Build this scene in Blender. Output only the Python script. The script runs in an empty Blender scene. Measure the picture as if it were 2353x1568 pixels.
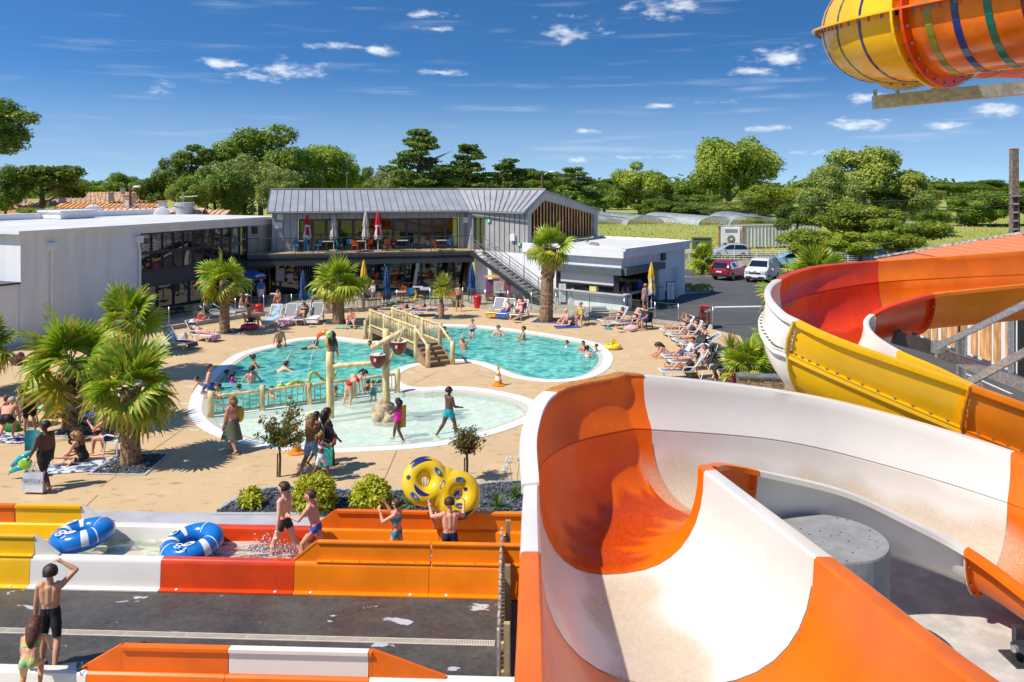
import bpy,bmesh,math,random
import numpy as np
from mathutils import Vector,Matrix,geometry,noise
R = math.radians
random.seed(7)
SC = bpy.context.scene
COL = SC.collection

# ------------------------------------------------------------------ camera
# the photograph: 28 mm lens held level 8 m above the deck with a falling shift
PW,PF,PCX,PHY,CH = 2353.0,1831.0,1176.5,421.0,8.0
cam_d = bpy.data.cameras.new('camera')
cam_d.sensor_width = 36.0
cam_d.lens = 36.0*PF/PW
cam_d.shift_y = -(784.0-PHY)/PW
cam_d.clip_start = 0.1
cam_d.clip_end = 6000
cam = bpy.data.objects.new('camera',cam_d)
cam.location = (0,0,CH)
cam.rotation_euler = (R(90),0,0)
COL.objects.link(cam)
SC.camera = cam

# ------------------------------------------------------------------ sun and sky
SUN_EL = 53.0
SUN_TO = Vector((-0.90,-0.43,0)).normalized()          # horizontal direction towards the sun
sun_d = bpy.data.lights.new('sun','SUN')
sun_d.energy = 4.6
sun_d.angle = R(0.53)
sun_d.color = (1.0,0.94,0.84)
sun = bpy.data.objects.new('sun',sun_d)
_to = Vector((SUN_TO.x*math.cos(R(SUN_EL)),SUN_TO.y*math.cos(R(SUN_EL)),math.sin(R(SUN_EL))))
sun.rotation_euler = _to.to_track_quat('Z','Y').to_euler()
sun.location = _to*60
COL.objects.link(sun)

world = bpy.data.worlds.new('World')
SC.world = world
world.use_nodes = True
SC.view_settings.view_transform = 'Standard'
SC.view_settings.look = 'None'
SC.view_settings.exposure = 0.24
SC.view_settings.gamma = 1.0
SC.view_settings.use_curve_mapping = False
SC.cycles.max_bounces = 8
SC.cycles.transparent_max_bounces = 16

def build_world():
    nt = world.node_tree
    for n in list(nt.nodes): nt.nodes.remove(n)
    N = nt.nodes.new; L = nt.links.new
    def math_(op,a,b=None,clamp=False):
        m = N('ShaderNodeMath'); m.operation = op; m.use_clamp = clamp
        for i,v in enumerate((a,b)):
            if v is None: continue
            if isinstance(v,(int,float)): m.inputs[i].default_value = v
            else: L(v,m.inputs[i])
        return m.outputs[0]
    tc = N('ShaderNodeTexCoord')
    sep = N('ShaderNodeSeparateXYZ'); L(tc.outputs['Generated'],sep.inputs[0])
    X,Y,Z = sep.outputs
    zz = math_('MAXIMUM',math_('ADD',math_('MULTIPLY',Z,2.7),0.13),0.06)
    cv = N('ShaderNodeCombineXYZ'); L(X,cv.inputs[0]); L(Y,cv.inputs[1]); L(zz,cv.inputs[2])
    nv = N('ShaderNodeVectorMath'); nv.operation = 'NORMALIZE'; L(cv.outputs[0],nv.inputs[0])
    sky = N('ShaderNodeTexSky'); sky.sky_type = 'NISHITA'; sky.sun_disc = False
    sky.sun_elevation = R(SUN_EL)
    sky.sun_rotation = math.atan2(SUN_TO.x,SUN_TO.y) % (2*math.pi)
    sky.altitude = 0; sky.air_density = 1.0; sky.dust_density = 0.25; sky.ozone_density = 2.2
    L(nv.outputs[0],sky.inputs[0])
    hs = N('ShaderNodeHueSaturation'); hs.inputs['Saturation'].default_value = 1.22; hs.inputs['Hue'].default_value = 0.494
    L(sky.outputs[0],hs.inputs['Color'])
    gm = N('ShaderNodeGamma'); gm.inputs[1].default_value = 1.25
    L(hs.outputs[0],gm.inputs[0])
    hz = N('ShaderNodeMapRange'); hz.interpolation_type = 'SMOOTHERSTEP'; L(Z,hz.inputs[0]); hz.inputs[1].default_value = 0.0; hz.inputs[2].default_value = 0.16; hz.inputs[3].default_value = 0.50; hz.inputs[4].default_value = 0.0
    hm = N('ShaderNodeMix'); hm.data_type = 'RGBA'; L(hz.outputs[0],hm.inputs[0]); L(gm.outputs[0],hm.inputs[6]); hm.inputs[7].default_value = (3.9,5.0,5.9,1)   # paler,hazier towards the horizon
    # clouds, in azimuth / elevation (radians): small fair-weather cumulus all round, larger ones listed
    hyp = math_('SQRT',math_('ADD',math_('MULTIPLY',X,X),math_('MULTIPLY',Y,Y)))
    el = math_('ARCTAN2',Z,hyp)
    az = math_('ARCTAN2',X,Y)
    def noi(sx,sy,detail,rough,seed):
        c = N('ShaderNodeCombineXYZ')
        L(math_('MULTIPLY',az,sx),c.inputs[0]); L(math_('MULTIPLY',el,sy),c.inputs[1]); c.inputs[2].default_value = seed
        t = N('ShaderNodeTexNoise'); t.inputs['Scale'].default_value = 1.0
        t.inputs['Detail'].default_value = detail; t.inputs['Roughness'].default_value = rough
        L(c.outputs[0],t.inputs['Vector'])
        return t.outputs[0]
    fine = noi(24,60,6,0.62,1.3)
    wisp = noi(5,60,3,0.6,9.1)
    ae = N('ShaderNodeCombineXYZ'); L(az,ae.inputs[0]); L(el,ae.inputs[1])
    def px(x,y): return math.atan((x-PCX)/PF),math.atan((PHY-y)/PF*math.cos(math.atan((x-PCX)/PF)))
    rad = None
    CL = [(640,158,120,28),(500,146,66,16),(1304,68,92,29),(1000,32,76,21),(1535,14,95,28),(382,210,52,22),(862,116,40,14),
          (1345,301,38,10),(1795,134,80,24),(1735,166,55,15),(1992,282,88,15),(2300,248,90,18),(2172,291,46,12),(1790,292,60,11),
          (1515,243,66,10),(1660,236,66,10),(1320,368,50,9),(1500,362,80,8),(1850,350,70,9),(1980,225,60,13),(790,108,70,11),(1000,66,60,10),(1005,166,50,10)]
    CL = [(*px(x,y),a/PF,b/PF) for x,y,a,b in CL]
    rs = random.Random(5)                                     # and the rest of the sky round the horizon
    for k in range(12):
        CL.append((rs.choice((-1,1))*rs.uniform(.75,3.1),rs.uniform(.05,.5),rs.uniform(.05,.16),rs.uniform(.015,.04)))
    for (a0,e0,a,b) in CL:
        q = N('ShaderNodeVectorMath'); q.operation = 'MULTIPLY_ADD'; L(ae.outputs[0],q.inputs[0])
        q.inputs[1].default_value = (1/a,1/b,0); q.inputs[2].default_value = (-a0/a,-e0/b,0)
        l = N('ShaderNodeVectorMath'); l.operation = 'LENGTH'; L(q.outputs[0],l.inputs[0])
        rad = l.outputs['Value'] if rad is None else math_('MINIMUM',rad,l.outputs['Value'])
    d2 = math_('ADD',math_('SUBTRACT',0.78,rad),math_('MULTIPLY',math_('SUBTRACT',fine,0.5),4.2))
    m = N('ShaderNodeMapRange'); m.interpolation_type = 'SMOOTHSTEP'
    L(d2,m.inputs[0]); m.inputs[1].default_value = -0.1; m.inputs[2].default_value = 1.15
    w = N('ShaderNodeMapRange'); w.interpolation_type = 'SMOOTHSTEP'; L(wisp,w.inputs[0])
    w.inputs[1].default_value = 0.54; w.inputs[2].default_value = 0.84; w.inputs[4].default_value = 0.26
    tot = math_('MAXIMUM',math_('MULTIPLY',m.outputs[0],0.84),w.outputs[0])
    up = N('ShaderNodeMapRange'); L(el,up.inputs[0]); up.inputs[1].default_value = 0.0; up.inputs[2].default_value = 0.02
    tot = math_('MULTIPLY',tot,up.outputs[0])
    mix = N('ShaderNodeMix'); mix.data_type = 'RGBA'
    L(tot,mix.inputs[0]); L(hm.outputs[2],mix.inputs[6])
    mix.inputs[7].default_value = (8.6,9.0,9.6,1)
    bg = N('ShaderNodeBackground'); bg.inputs[1].default_value = 0.1
    L(mix.outputs[2],bg.inputs[0])
    o = N('ShaderNodeOutputWorld'); L(bg.outputs[0],o.inputs[0])
build_world()
world.cycles.sampling_method = 'MANUAL'; world.cycles.sample_map_resolution = 256
# ------------------------------------------------------------------ helpers
def G(x,y,z=0.0):
    """photograph pixel (2353 wide) -> the point of the horizontal plane z that stands there"""
    Y = (CH-z)*PF/(y-PHY)
    return Vector(((x-PCX)/PF*Y,Y,z))
def P(x,y,Y):
    return Vector(((x-PCX)/PF*Y,Y,CH-(y-PHY)/PF*Y))
def lin(r,g,b):
    f = lambda c: (c/255/12.92) if c/255 <= .04045 else ((c/255+.055)/1.055) ** 2.4
    return (f(r),f(g),f(b))

MATS = {}
def mat(name,color,rough=.6,metal=0.,var=.12,scale=6.,bump=0.,bscale=60.,coat=0.,alpha=1.,spec=.5,
        rnd=0.,detail=5.,c2=None,fac=(.42,.62),stretch=(1,1,1),sss=0.):
    if name in MATS: return MATS[name]
    m = bpy.data.materials.new(name); m.use_nodes = True; MATS[name] = m
    nt = m.node_tree; b = nt.nodes['Principled BSDF']; N = nt.nodes.new; L = nt.links.new
    b.inputs['Roughness'].default_value = rough; b.inputs['Metallic'].default_value = metal
    b.inputs['Coat Weight'].default_value = coat; b.inputs['Coat Roughness'].default_value = .08
    b.inputs['Specular IOR Level'].default_value = spec
    b.inputs['Alpha'].default_value = alpha
    tc = N('ShaderNodeTexCoord'); mp = N('ShaderNodeMapping'); mp.inputs['Scale'].default_value = stretch
    L(tc.outputs['Object'],mp.inputs[0])
    t = N('ShaderNodeTexNoise'); t.inputs['Scale'].default_value = scale; t.inputs['Detail'].default_value = detail
    t.inputs['Roughness'].default_value = .6
    L(mp.outputs[0],t.inputs['Vector'])
    mr = N('ShaderNodeMapRange'); L(t.outputs[0],mr.inputs[0]); mr.inputs[1].default_value = fac[0]; mr.inputs[2].default_value = fac[1]
    mx = N('ShaderNodeMix'); mx.data_type = 'RGBA'; L(mr.outputs[0],mx.inputs[0])
    a = c2 if c2 else tuple(max(0,c*(1-var)) for c in color)
    d = color if c2 else tuple(min(1,c*(1+var)) for c in color)
    mx.inputs[6].default_value = (*a,1); mx.inputs[7].default_value = (*d,1)
    out = mx.outputs[2]
    if rnd:
        oi = N('ShaderNodeObjectInfo'); hs = N('ShaderNodeHueSaturation')
        r1 = N('ShaderNodeMapRange'); L(oi.outputs['Random'],r1.inputs[0]); r1.inputs[3].default_value = 1-rnd; r1.inputs[4].default_value = 1+rnd
        r2 = N('ShaderNodeMapRange'); L(oi.outputs['Random'],r2.inputs[0]); r2.inputs[3].default_value = .5+rnd*.06; r2.inputs[4].default_value = .5-rnd*.06
        L(r1.outputs[0],hs.inputs['Value']); L(r2.outputs[0],hs.inputs['Hue']); L(out,hs.inputs['Color']); out = hs.outputs[0]
    L(out,b.inputs['Base Color'])
    if bump:
        t2 = N('ShaderNodeTexNoise'); t2.inputs['Scale'].default_value = bscale; t2.inputs['Detail'].default_value = 4
        L(mp.outputs[0],t2.inputs['Vector'])
        bp = N('ShaderNodeBump'); bp.inputs['Strength'].default_value = bump; bp.inputs['Distance'].default_value = .02
        L(t2.outputs[0],bp.inputs['Height']); L(bp.outputs[0],b.inputs['Normal'])
    return m

class MB:
    """collects shapes, links them as one mesh object"""
    def __init__(s): s.v = []; s.f = []; s.m = []; s.cur = 0
    def add(s,vs,fs):
        n = len(s.v); s.v.extend([tuple(v) for v in vs])
        s.f.extend([tuple(i+n for i in f) for f in fs]); s.m.extend([s.cur]*len(fs)); return s
    def box(s,c,d,rz=0.,mtx=None,taper=1.):
        hx,hy,hz = d[0]/2,d[1]/2,d[2]/2; co,si = math.cos(rz),math.sin(rz); vs = []
        for z in (-hz,hz):
            k = taper if z > 0 else 1.
            for x,y in ((-hx,-hy),(hx,-hy),(hx,hy),(-hx,hy)):
                x *= k; y *= k
                p = Vector((x,y,z))
                p = (mtx @ p) if mtx else Vector((x*co-y*si,x*si+y*co,z))
                vs.append((p.x+c[0],p.y+c[1],p.z+c[2]))
        return s.add(vs,[(0,3,2,1),(4,5,6,7),(0,1,5,4),(1,2,6,5),(2,3,7,6),(3,0,4,7)])
    def tube(s,pts,rad,n=8,cap=True,sx=1.,jit=0.):
        pts = [Vector(p) for p in pts]; k = len(pts)
        rad = [rad]*k if isinstance(rad,(int,float)) else list(rad)
        base = len(s.v); up = None
        for i,p in enumerate(pts):
            d = (pts[min(i+1,k-1)]-pts[max(i-1,0)]); d = d.normalized() if d.length > 1e-9 else Vector((0,0,1))
            if up is None: up = Vector((0,0,1)) if abs(d.z) < .9 else Vector((0,1,0))
            a = d.cross(up); a = a.normalized() if a.length > 1e-6 else d.orthogonal().normalized()
            b = a.cross(d).normalized(); up = b
            for j in range(n):
                t = 2*math.pi*j/n; r = rad[i]*(1+(random.uniform(-jit,jit) if jit else 0))
                q = p+a*(math.cos(t)*r*sx)+b*(math.sin(t)*r); s.v.append(tuple(q))
        for i in range(k-1):
            for j in range(n):
                s.f.append((base+i*n+j,base+i*n+(j+1) % n,base+(i+1)*n+(j+1) % n,base+(i+1)*n+j)); s.m.append(s.cur)
        if cap:
            s.f.append(tuple(base+j for j in reversed(range(n)))); s.m.append(s.cur)
            s.f.append(tuple(base+(k-1)*n+j for j in range(n))); s.m.append(s.cur)
        return s
    def bar(s,a,b,w,h):
        """rectangular bar between two points, w across, h up"""
        a = Vector(a); b = Vector(b); d = (b-a); L_ = d.length; d.normalize()
        side = d.cross(Vector((0,0,1))); side = side.normalized() if side.length > 1e-5 else Vector((1,0,0))
        up = side.cross(d); vs = []
        for p in (a,b):
            for i,j in ((-1,-1),(1,-1),(1,1),(-1,1)): vs.append(p+side*(i*w/2)+up*(j*h/2))
        return s.add(vs,[(0,3,2,1),(4,5,6,7),(0,1,5,4),(1,2,6,5),(2,3,7,6),(3,0,4,7)])
    def sphere(s,c,r,nu=12,nv=8,mtx=None,fn=None):
        r = (r,r,r) if isinstance(r,(int,float)) else r; vs = []; fs = []
        for i in range(nv+1):
            th = math.pi*i/nv
            for j in range(nu):
                ph = 2*math.pi*j/nu
                p = Vector((r[0]*math.sin(th)*math.cos(ph),r[1]*math.sin(th)*math.sin(ph),r[2]*math.cos(th)))
                if fn: p = fn(p)
                if mtx: p = mtx @ p
                vs.append((p.x+c[0],p.y+c[1],p.z+c[2]))
        for i in range(nv):
            for j in range(nu):
                fs.append((i*nu+j,(i+1)*nu+j,(i+1)*nu+(j+1) % nu,i*nu+(j+1) % nu))
        return s.add(vs,fs)
    def lathe(s,prof,n=16,c=(0,0,0)):
        vs = []; fs = []; k = len(prof)
        for r,z in prof:
            for j in range(n):
                t = 2*math.pi*j/n; vs.append((c[0]+r*math.cos(t),c[1]+r*math.sin(t),c[2]+z))
        for i in range(k-1):
            for j in range(n): fs.append((i*n+j,i*n+(j+1) % n,(i+1)*n+(j+1) % n,(i+1)*n+j))
        return s.add(vs,fs)
    def torus(s,c,R_,r,n=32,m=12,mtx=None,a0=0.,a1=2*math.pi):
        vs = []; fs = []; full = abs(a1-a0-2*math.pi) < 1e-6; nn = n if full else n+1
        for i in range(nn):
            t = a0+(a1-a0)*i/n
            for j in range(m):
                u = 2*math.pi*j/m
                p = Vector(((R_+r*math.cos(u))*math.cos(t),(R_+r*math.cos(u))*math.sin(t),r*math.sin(u)))
                if mtx: p = mtx @ p
                vs.append((p.x+c[0],p.y+c[1],p.z+c[2]))
        for i in range(n):
            i2 = (i+1) % nn
            for j in range(m): fs.append((i*m+j,i2*m+j,i2*m+(j+1) % m,i*m+(j+1) % m))
        return s.add(vs,fs)
    def prism(s,poly,z0,z1):
        n = len(poly); vs = [(p[0],p[1],z0) for p in poly]+[(p[0],p[1],z1) for p in poly]
        return s.add(vs,[tuple(reversed(range(n))),tuple(range(n,2*n))]+[(i,(i+1) % n,n+(i+1) % n,n+i) for i in range(n)])
    def quad(s,*p): return s.add(p,[tuple(range(len(p)))])
    def sheet(s,rows,closed=False):
        k = len(rows[0]); vs = [p for r in rows for p in r]; fs = []
        for i in range(len(rows)-1):
            for j in range(k-1 if not closed else k): fs.append((i*k+j,i*k+(j+1) % k,(i+1)*k+(j+1) % k,(i+1)*k+j))
        return s.add(vs,fs)
    def mesh(s,name,mats,smooth=False):
        me = bpy.data.meshes.new(name); me.from_pydata(s.v,[],s.f); 
        for m in (mats if isinstance(mats,(list,tuple)) else [mats]): me.materials.append(m)
        if len(me.materials) > 1: me.polygons.foreach_set('material_index',s.m)
        if smooth: me.polygons.foreach_set('use_smooth',[True]*len(me.polygons))
        return me
    def build(s,name,mats,parent=None,smooth=False,origin=True,local=False):
        """parent given: shapes are in world coordinates unless local; no parent: origin moves to the base centre"""
        if parent is not None and not local:
            M = chain(parent).inverted(); s.v = [tuple(M @ Vector(v)) for v in s.v]
        loc = Vector((0,0,0))
        if parent is None and origin and s.v:
            a = np.array(s.v); loc = Vector(((a[:,0].min()+a[:,0].max())/2,(a[:,1].min()+a[:,1].max())/2,a[:,2].min()))
            s.v = [(v[0]-loc.x,v[1]-loc.y,v[2]-loc.z) for v in s.v]
        o = bpy.data.objects.new(name,s.mesh(name,mats,smooth)); COL.objects.link(o)
        o.location = loc
        if parent is not None: o.parent = parent
        return o
def chain(o):
    M = o.matrix_basis.copy()
    while o.parent: o = o.parent; M = o.matrix_basis @ M
    return M
def tag(o,label,cat,group=None,kind=None):
    if label: o['label'] = label
    if cat: o['category'] = cat
    if group: o['group'] = group
    if kind: o['kind'] = kind
    return o
def thing(name,label,cat,loc=(0,0,0),rz=0.,group=None):
    o = bpy.data.objects.new(name,None); COL.objects.link(o); o.empty_display_size = .2
    o.location = loc; o.rotation_euler = (0,0,rz); return tag(o,label,cat,group)
def struct(o): o['kind'] = 'structure'; return o
def inst(src,parent,loc=(0,0,0),rot=(0,0,0),scale=(1,1,1),name=None):
    """a further object on the same mesh"""
    o = bpy.data.objects.new(name or src.name.split('.')[0],src.data if hasattr(src,'data') and not isinstance(src,bpy.types.Mesh) else src)
    COL.objects.link(o); o.parent = parent; o.location = loc; o.rotation_euler = rot; o.scale = scale; return o
def copy_tree(o,parent=None):
    c = o.copy(); COL.objects.link(c); c.parent = parent
    for ch in list(o.children): copy_tree(ch,c)
    return c
def dup(root,loc,rz,label,group=None):
    c = copy_tree(root); c.location = loc; c.rotation_euler = (0,0,rz); c['label'] = label
    if group: c['group'] = group
    return c
def place(root,loc,rz=0.,label=None): root.location = loc; root.rotation_euler = (0,0,rz); return root
def catmull(pts,n=6,closed=True):
    pts = [Vector(p) for p in pts]; k = len(pts); out = []
    rng = range(k) if closed else range(k-1)
    for i in rng:
        if closed: p0,p1,p2,p3 = pts[i-1],pts[i],pts[(i+1) % k],pts[(i+2) % k]
        else: p0,p1,p2,p3 = pts[max(i-1,0)],pts[i],pts[i+1],pts[min(i+2,k-1)]
        for j in range(n):
            t = j/n
            out.append(.5*((2*p1)+(p2-p0)*t+(2*p0-5*p1+4*p2-p3)*t*t+(3*p1-p0-3*p2+p3)*t ** 3))
    if not closed: out.append(pts[-1])
    return out
def resample(pts,step,closed=False):
    pts = [Vector(p) for p in pts]
    if closed: pts = pts+[pts[0]]
    d = [0]
    for a,b in zip(pts,pts[1:]): d.append(d[-1]+(b-a).length)
    n = max(2,round(d[-1]/step)); out = []; i = 0
    for k in range(n+(0 if closed else 1)):
        t = d[-1]*k/n
        while i < len(d)-2 and d[i+1] < t: i += 1
        u = (t-d[i])/max(1e-9,d[i+1]-d[i]); out.append(pts[i].lerp(pts[i+1],u))
    return out
def inside(poly,x,y):
    c = False; j = len(poly)-1
    for i in range(len(poly)):
        a,b = poly[i],poly[j]
        if (a[1] > y) != (b[1] > y) and x < (b[0]-a[0])*(y-a[1])/(b[1]-a[1])+a[0]: c = not c
        j = i
    return c
def flat(outer,holes,z,extra=()):
    """triangulated flat sheet with holes"""
    vs = []; es = []
    for lp in [outer]+list(holes):
        b = len(vs); n = len(lp); vs += [Vector((p[0],p[1])) for p in lp]; es += [(b+i,b+(i+1) % n) for i in range(n)]
    vs += [Vector(e) for e in extra]
    r = geometry.delaunay_2d_cdt(vs,es,[],0,1e-5)
    ov,of = r[0],r[2]; fs = []
    for f in of:
        cx = sum(ov[i].x for i in f)/3; cy = sum(ov[i].y for i in f)/3
        if inside(outer,cx,cy) and not any(inside(h,cx,cy) for h in holes):
            a,b,c = (ov[i] for i in f)
            fs.append(tuple(f) if (b-a).cross(c-a) > 0 else tuple(reversed(f)))
    mb = MB(); mb.add([(v.x,v.y,z) for v in ov],fs); return mb
def offset(pts,d,closed=True):
    """move a planar polyline sideways (positive = left of travel)"""
    n = len(pts); out = []
    for i in range(n):
        a = pts[i-1] if (closed or i) else pts[i]; b = pts[(i+1) % n] if (closed or i < n-1) else pts[i]
        t = Vector((b[0]-a[0],b[1]-a[1])); t.normalize(); out.append(Vector((pts[i][0]-t.y*d,pts[i][1]+t.x*d,pts[i][2] if len(pts[i]) > 2 else 0)))
    return out
def text_mesh(s,size,depth=.002):
    cu = bpy.data.curves.new('t','FONT'); cu.body = s; cu.size = size; cu.extrude = depth; cu.align_x = 'CENTER'; cu.align_y = 'CENTER'; cu.resolution_u = 2
    o = bpy.data.objects.new('t',cu); me = bpy.data.meshes.new_from_object(o); bpy.data.objects.remove(o); bpy.data.curves.remove(cu); return me
def lettering(s,size,m,parent,loc,rot,name='lettering',scale=(1,1,1),world=True):
    me = text_mesh(s,size); me.materials.clear(); me.materials.append(m); o = bpy.data.objects.new(name,me); COL.objects.link(o)
    o.parent = parent; M = Matrix.LocRotScale(Vector(loc),rot if isinstance(rot,Matrix) else Matrix.Identity(3),Vector(scale)) if isinstance(rot,Matrix) else None
    from mathutils import Euler
    if M is None: M = Matrix.LocRotScale(Vector(loc),Euler(rot),Vector(scale))
    if parent is not None and world: M = chain(parent).inverted() @ M
    o.matrix_basis = M; return o
def frame3(xd,yd):
    x = Vector(xd).normalized(); z = x.cross(Vector(yd)).normalized(); y = z.cross(x); return Matrix((x,y,z)).transposed()

# ------------------------------------------------------------------ materials
W_WALL = mat('white_render',(.79,.79,.80),.8,var=.05,scale=1.6,stretch=(1,1,.12),bump=.05,bscale=140)
W_PAINT = mat('white_paint',(.78,.78,.78),.5,var=.03)
W_GEL = mat('white_gelcoat',(.80,.74,.66),.27,var=.025,scale=1.0,coat=.2)
O_GEL = mat('orange_gelcoat',(.84,.15,.003),.34,var=.09,scale=1.1,coat=.08,spec=.35)
A_GEL = mat('amber_gelcoat',(.88,.225,.003),.32,var=.08,scale=1.1,coat=.1,spec=.4)
RO_GEL = mat('red_orange_gelcoat',(.76,.055,.002),.3,var=.10,scale=1.2,coat=.1,spec=.4)
Y_GEL = mat('yellow_gelcoat',(.92,.50,.004),.26,var=.05,scale=1.2,coat=.2)
GREY_CLAD = mat('grey_zinc',(.42,.41,.395),.45,var=.08,scale=1.2,rnd=.05)
ROOF_ZINC = mat('roof_zinc',(.33,.335,.35),.42,var=.08,scale=1.1)
SEAM = mat('seam_zinc',(.20,.20,.21),.45)
ANTHR = mat('anthracite_metal',(.035,.038,.045),.4,var=.1)
DKBLUE = mat('dark_fascia',(.045,.05,.06),.5,var=.1)
GALV = mat('galvanised_steel',(.50,.52,.54),.38,metal=.7,var=.18,scale=14)
STEEL = mat('brushed_steel',(.6,.6,.6),.28,metal=.9,var=.05)
CONC = mat('pale_concrete',(.50,.47,.43),.85,var=.14,scale=2.2,bump=.15,bscale=70)
CONC_G = mat('grey_concrete',(.42,.42,.43),.8,var=.08,scale=1.5,bump=.1)
SLATE = mat('slate_coping',(.16,.18,.21),.6,var=.2,scale=4,rnd=.1)
LOG = mat('peeled_log',(.66,.52,.26),.6,var=.25,scale=5,stretch=(1,1,.25),bump=.3,bscale=25,rnd=.06)
PLANK = mat('larch_fin',(.70,.38,.15),.65,var=.3,scale=6,stretch=(1,1,.2),rnd=.18)
TIMBER = mat('timber',(.42,.29,.15),.7,var=.3,scale=7,stretch=(1,1,.3),rnd=.12)
STAIRB = mat('brown_step',(.30,.185,.10),.75,var=.15,scale=6,bump=.2)
BLACKP = mat('black_plastic',(.02,.02,.022),.45,var=.1)
WHITEP = mat('white_plastic',(.76,.76,.75),.35,var=.03)
GREYP = mat('grey_mesh_fabric',(.27,.27,.28),.8,var=.1,scale=40)
BLUEP = mat('blue_plastic',(.02,.22,.42),.4,var=.1)
ORANGEP = mat('orange_plastic',(.70,.10,.015),.4,var=.1)
YELLOWP = mat('ochre_plastic',(.66,.36,.02),.4,var=.1)
REDP = mat('red_plastic',(.60,.015,.015),.3,var=.08)
TRUNK_M = mat('palm_trunk',(.27,.17,.095),.85,var=.4,scale=9,bump=.6,bscale=18)
BARK = mat('bark',(.13,.095,.065),.9,var=.35,scale=9,stretch=(1,1,.3),bump=.5,bscale=20)

def glassy(name,tint,refl=.12,rough=.02,opaque=0.,dark=(.01,.012,.014)):
    """thin architectural glass: clear sheet tinted by tint with a fresnel mirror, or dark backed glazing"""
    m = bpy.data.materials.new(name); m.use_nodes = True; nt = m.node_tree; N = nt.nodes.new; L = nt.links.new
    nt.nodes.remove(nt.nodes['Principled BSDF']); out = nt.nodes['Material Output']
    g = N('ShaderNodeBsdfGlossy'); g.inputs['Roughness'].default_value = rough
    t = N('ShaderNodeBsdfTransparent'); t.inputs[0].default_value = (*tint,1)
    lw = N('ShaderNodeFresnel'); lw.inputs[0].default_value = 1.5
    ad = N('ShaderNodeMath'); ad.operation = 'ADD'; ad.use_clamp = True; ad.inputs[1].default_value = refl; L(lw.outputs[0],ad.inputs[0])
    mx = N('ShaderNodeMixShader'); L(ad.outputs[0],mx.inputs[0]); L(t.outputs[0],mx.inputs[1]); L(g.outputs[0],mx.inputs[2]); L(mx.outputs[0],out.inputs[0])
    MATS[name] = m; return m
GLASS = glassy('balustrade_glass',(.80,.90,.88),.02)
WINDOW = glassy('window_glass',(.26,.30,.32),.09)
CARGLASS = glassy('car_glass',(.10,.12,.12),.12)
# ------------------------------------------------------------------ ground and pool
def nodes_mat(name):
    m = bpy.data.materials.new(name); m.use_nodes = True; MATS[name] = m; nt = m.node_tree
    return m,nt,nt.nodes['Principled BSDF'],nt.nodes.new,nt.links.new
def noise_node(nt,scale,detail=5,rough=.6,stretch=(1,1,1),lo=.4,hi=.6,dist=0.):
    N = nt.nodes.new; L = nt.links.new
    tc = N('ShaderNodeTexCoord'); mp = N('ShaderNodeMapping'); mp.inputs['Scale'].default_value = stretch; L(tc.outputs['Object'],mp.inputs[0])
    t = N('ShaderNodeTexNoise'); t.inputs['Scale'].default_value = scale; t.inputs['Detail'].default_value = detail; t.inputs['Roughness'].default_value = rough
    t.inputs['Distortion'].default_value = dist
    L(mp.outputs[0],t.inputs['Vector'])
    r = N('ShaderNodeMapRange'); L(t.outputs[0],r.inputs[0]); r.inputs[1].default_value = lo; r.inputs[2].default_value = hi
    return r.outputs[0],t.outputs[0]
def mixc(nt,fac,a,b,op='MIX'):
    m = nt.nodes.new('ShaderNodeMix'); m.data_type = 'RGBA'; m.blend_type = op
    for i,v in ((0,fac),(6,a),(7,b)):
        if isinstance(v,(tuple,list)): m.inputs[i].default_value = (*v,1)
        elif isinstance(v,(int,float)): m.inputs[i].default_value = v
        else: nt.links.new(v,m.inputs[i])
    return m.outputs[2]
def bump(nt,h,strength,dist,b):
    bp = nt.nodes.new('ShaderNodeBump'); bp.inputs['Strength'].default_value = strength; bp.inputs['Distance'].default_value = dist
    nt.links.new(h,bp.inputs['Height']); nt.links.new(bp.outputs[0],b.inputs['Normal'])

def deck_mat():
    m,nt,b,N,L = nodes_mat('resin_deck')
    f1,_ = noise_node(nt,.35,4,.6,lo=.35,hi=.65)
    c = mixc(nt,f1,(.57,.39,.205),(.65,.465,.26))
    f2,h = noise_node(nt,48,3,.7,lo=.36,hi=.66)
    c = mixc(nt,.55,c,mixc(nt,f2,(.40,.25,.12),(.74,.55,.33)))
    f3,_ = noise_node(nt,1.6,6,.66,(1,2.4,1),lo=.56,hi=.70)
    c = mixc(nt,f3,c,(.38,.215,.08)); f4,_ = noise_node(nt,.55,5,.7,lo=.58,hi=.66); c = mixc(nt,mixc(nt,.4,(0,0,0),f4),c,(.74,.56,.34))
    L(c,b.inputs['Base Color']); b.inputs['Roughness'].default_value = .85
    bump(nt,h,.35,.01,b); return m
def wet_mat():
    m,nt,b,N,L = nodes_mat('dark_wet_concrete')
    f1,_ = noise_node(nt,.7,6,.62,(1,1.6,1),lo=.35,hi=.68,dist=1.2)
    c = mixc(nt,f1,(.030,.029,.028),(.105,.092,.078))
    f0,_ = noise_node(nt,9,5,.65,lo=.3,hi=.7)
    c = mixc(nt,.5,c,mixc(nt,f0,(.03,.03,.03),(.11,.10,.09)))
    f2,_ = noise_node(nt,1.1,7,.62,(1,1.9,1),lo=.635,hi=.652,dist=.4)
    c = mixc(nt,f2,c,(.46,.46,.50))
    L(c,b.inputs['Base Color'])
    r,h = noise_node(nt,.9,5,.6,lo=.35,hi=.6)
    mr = N('ShaderNodeMapRange'); L(r,mr.inputs[0]); mr.inputs[3].default_value = .28; mr.inputs[4].default_value = .75
    L(mr.outputs[0],b.inputs['Roughness']); bump(nt,h,.1,.02,b); return m
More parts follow.
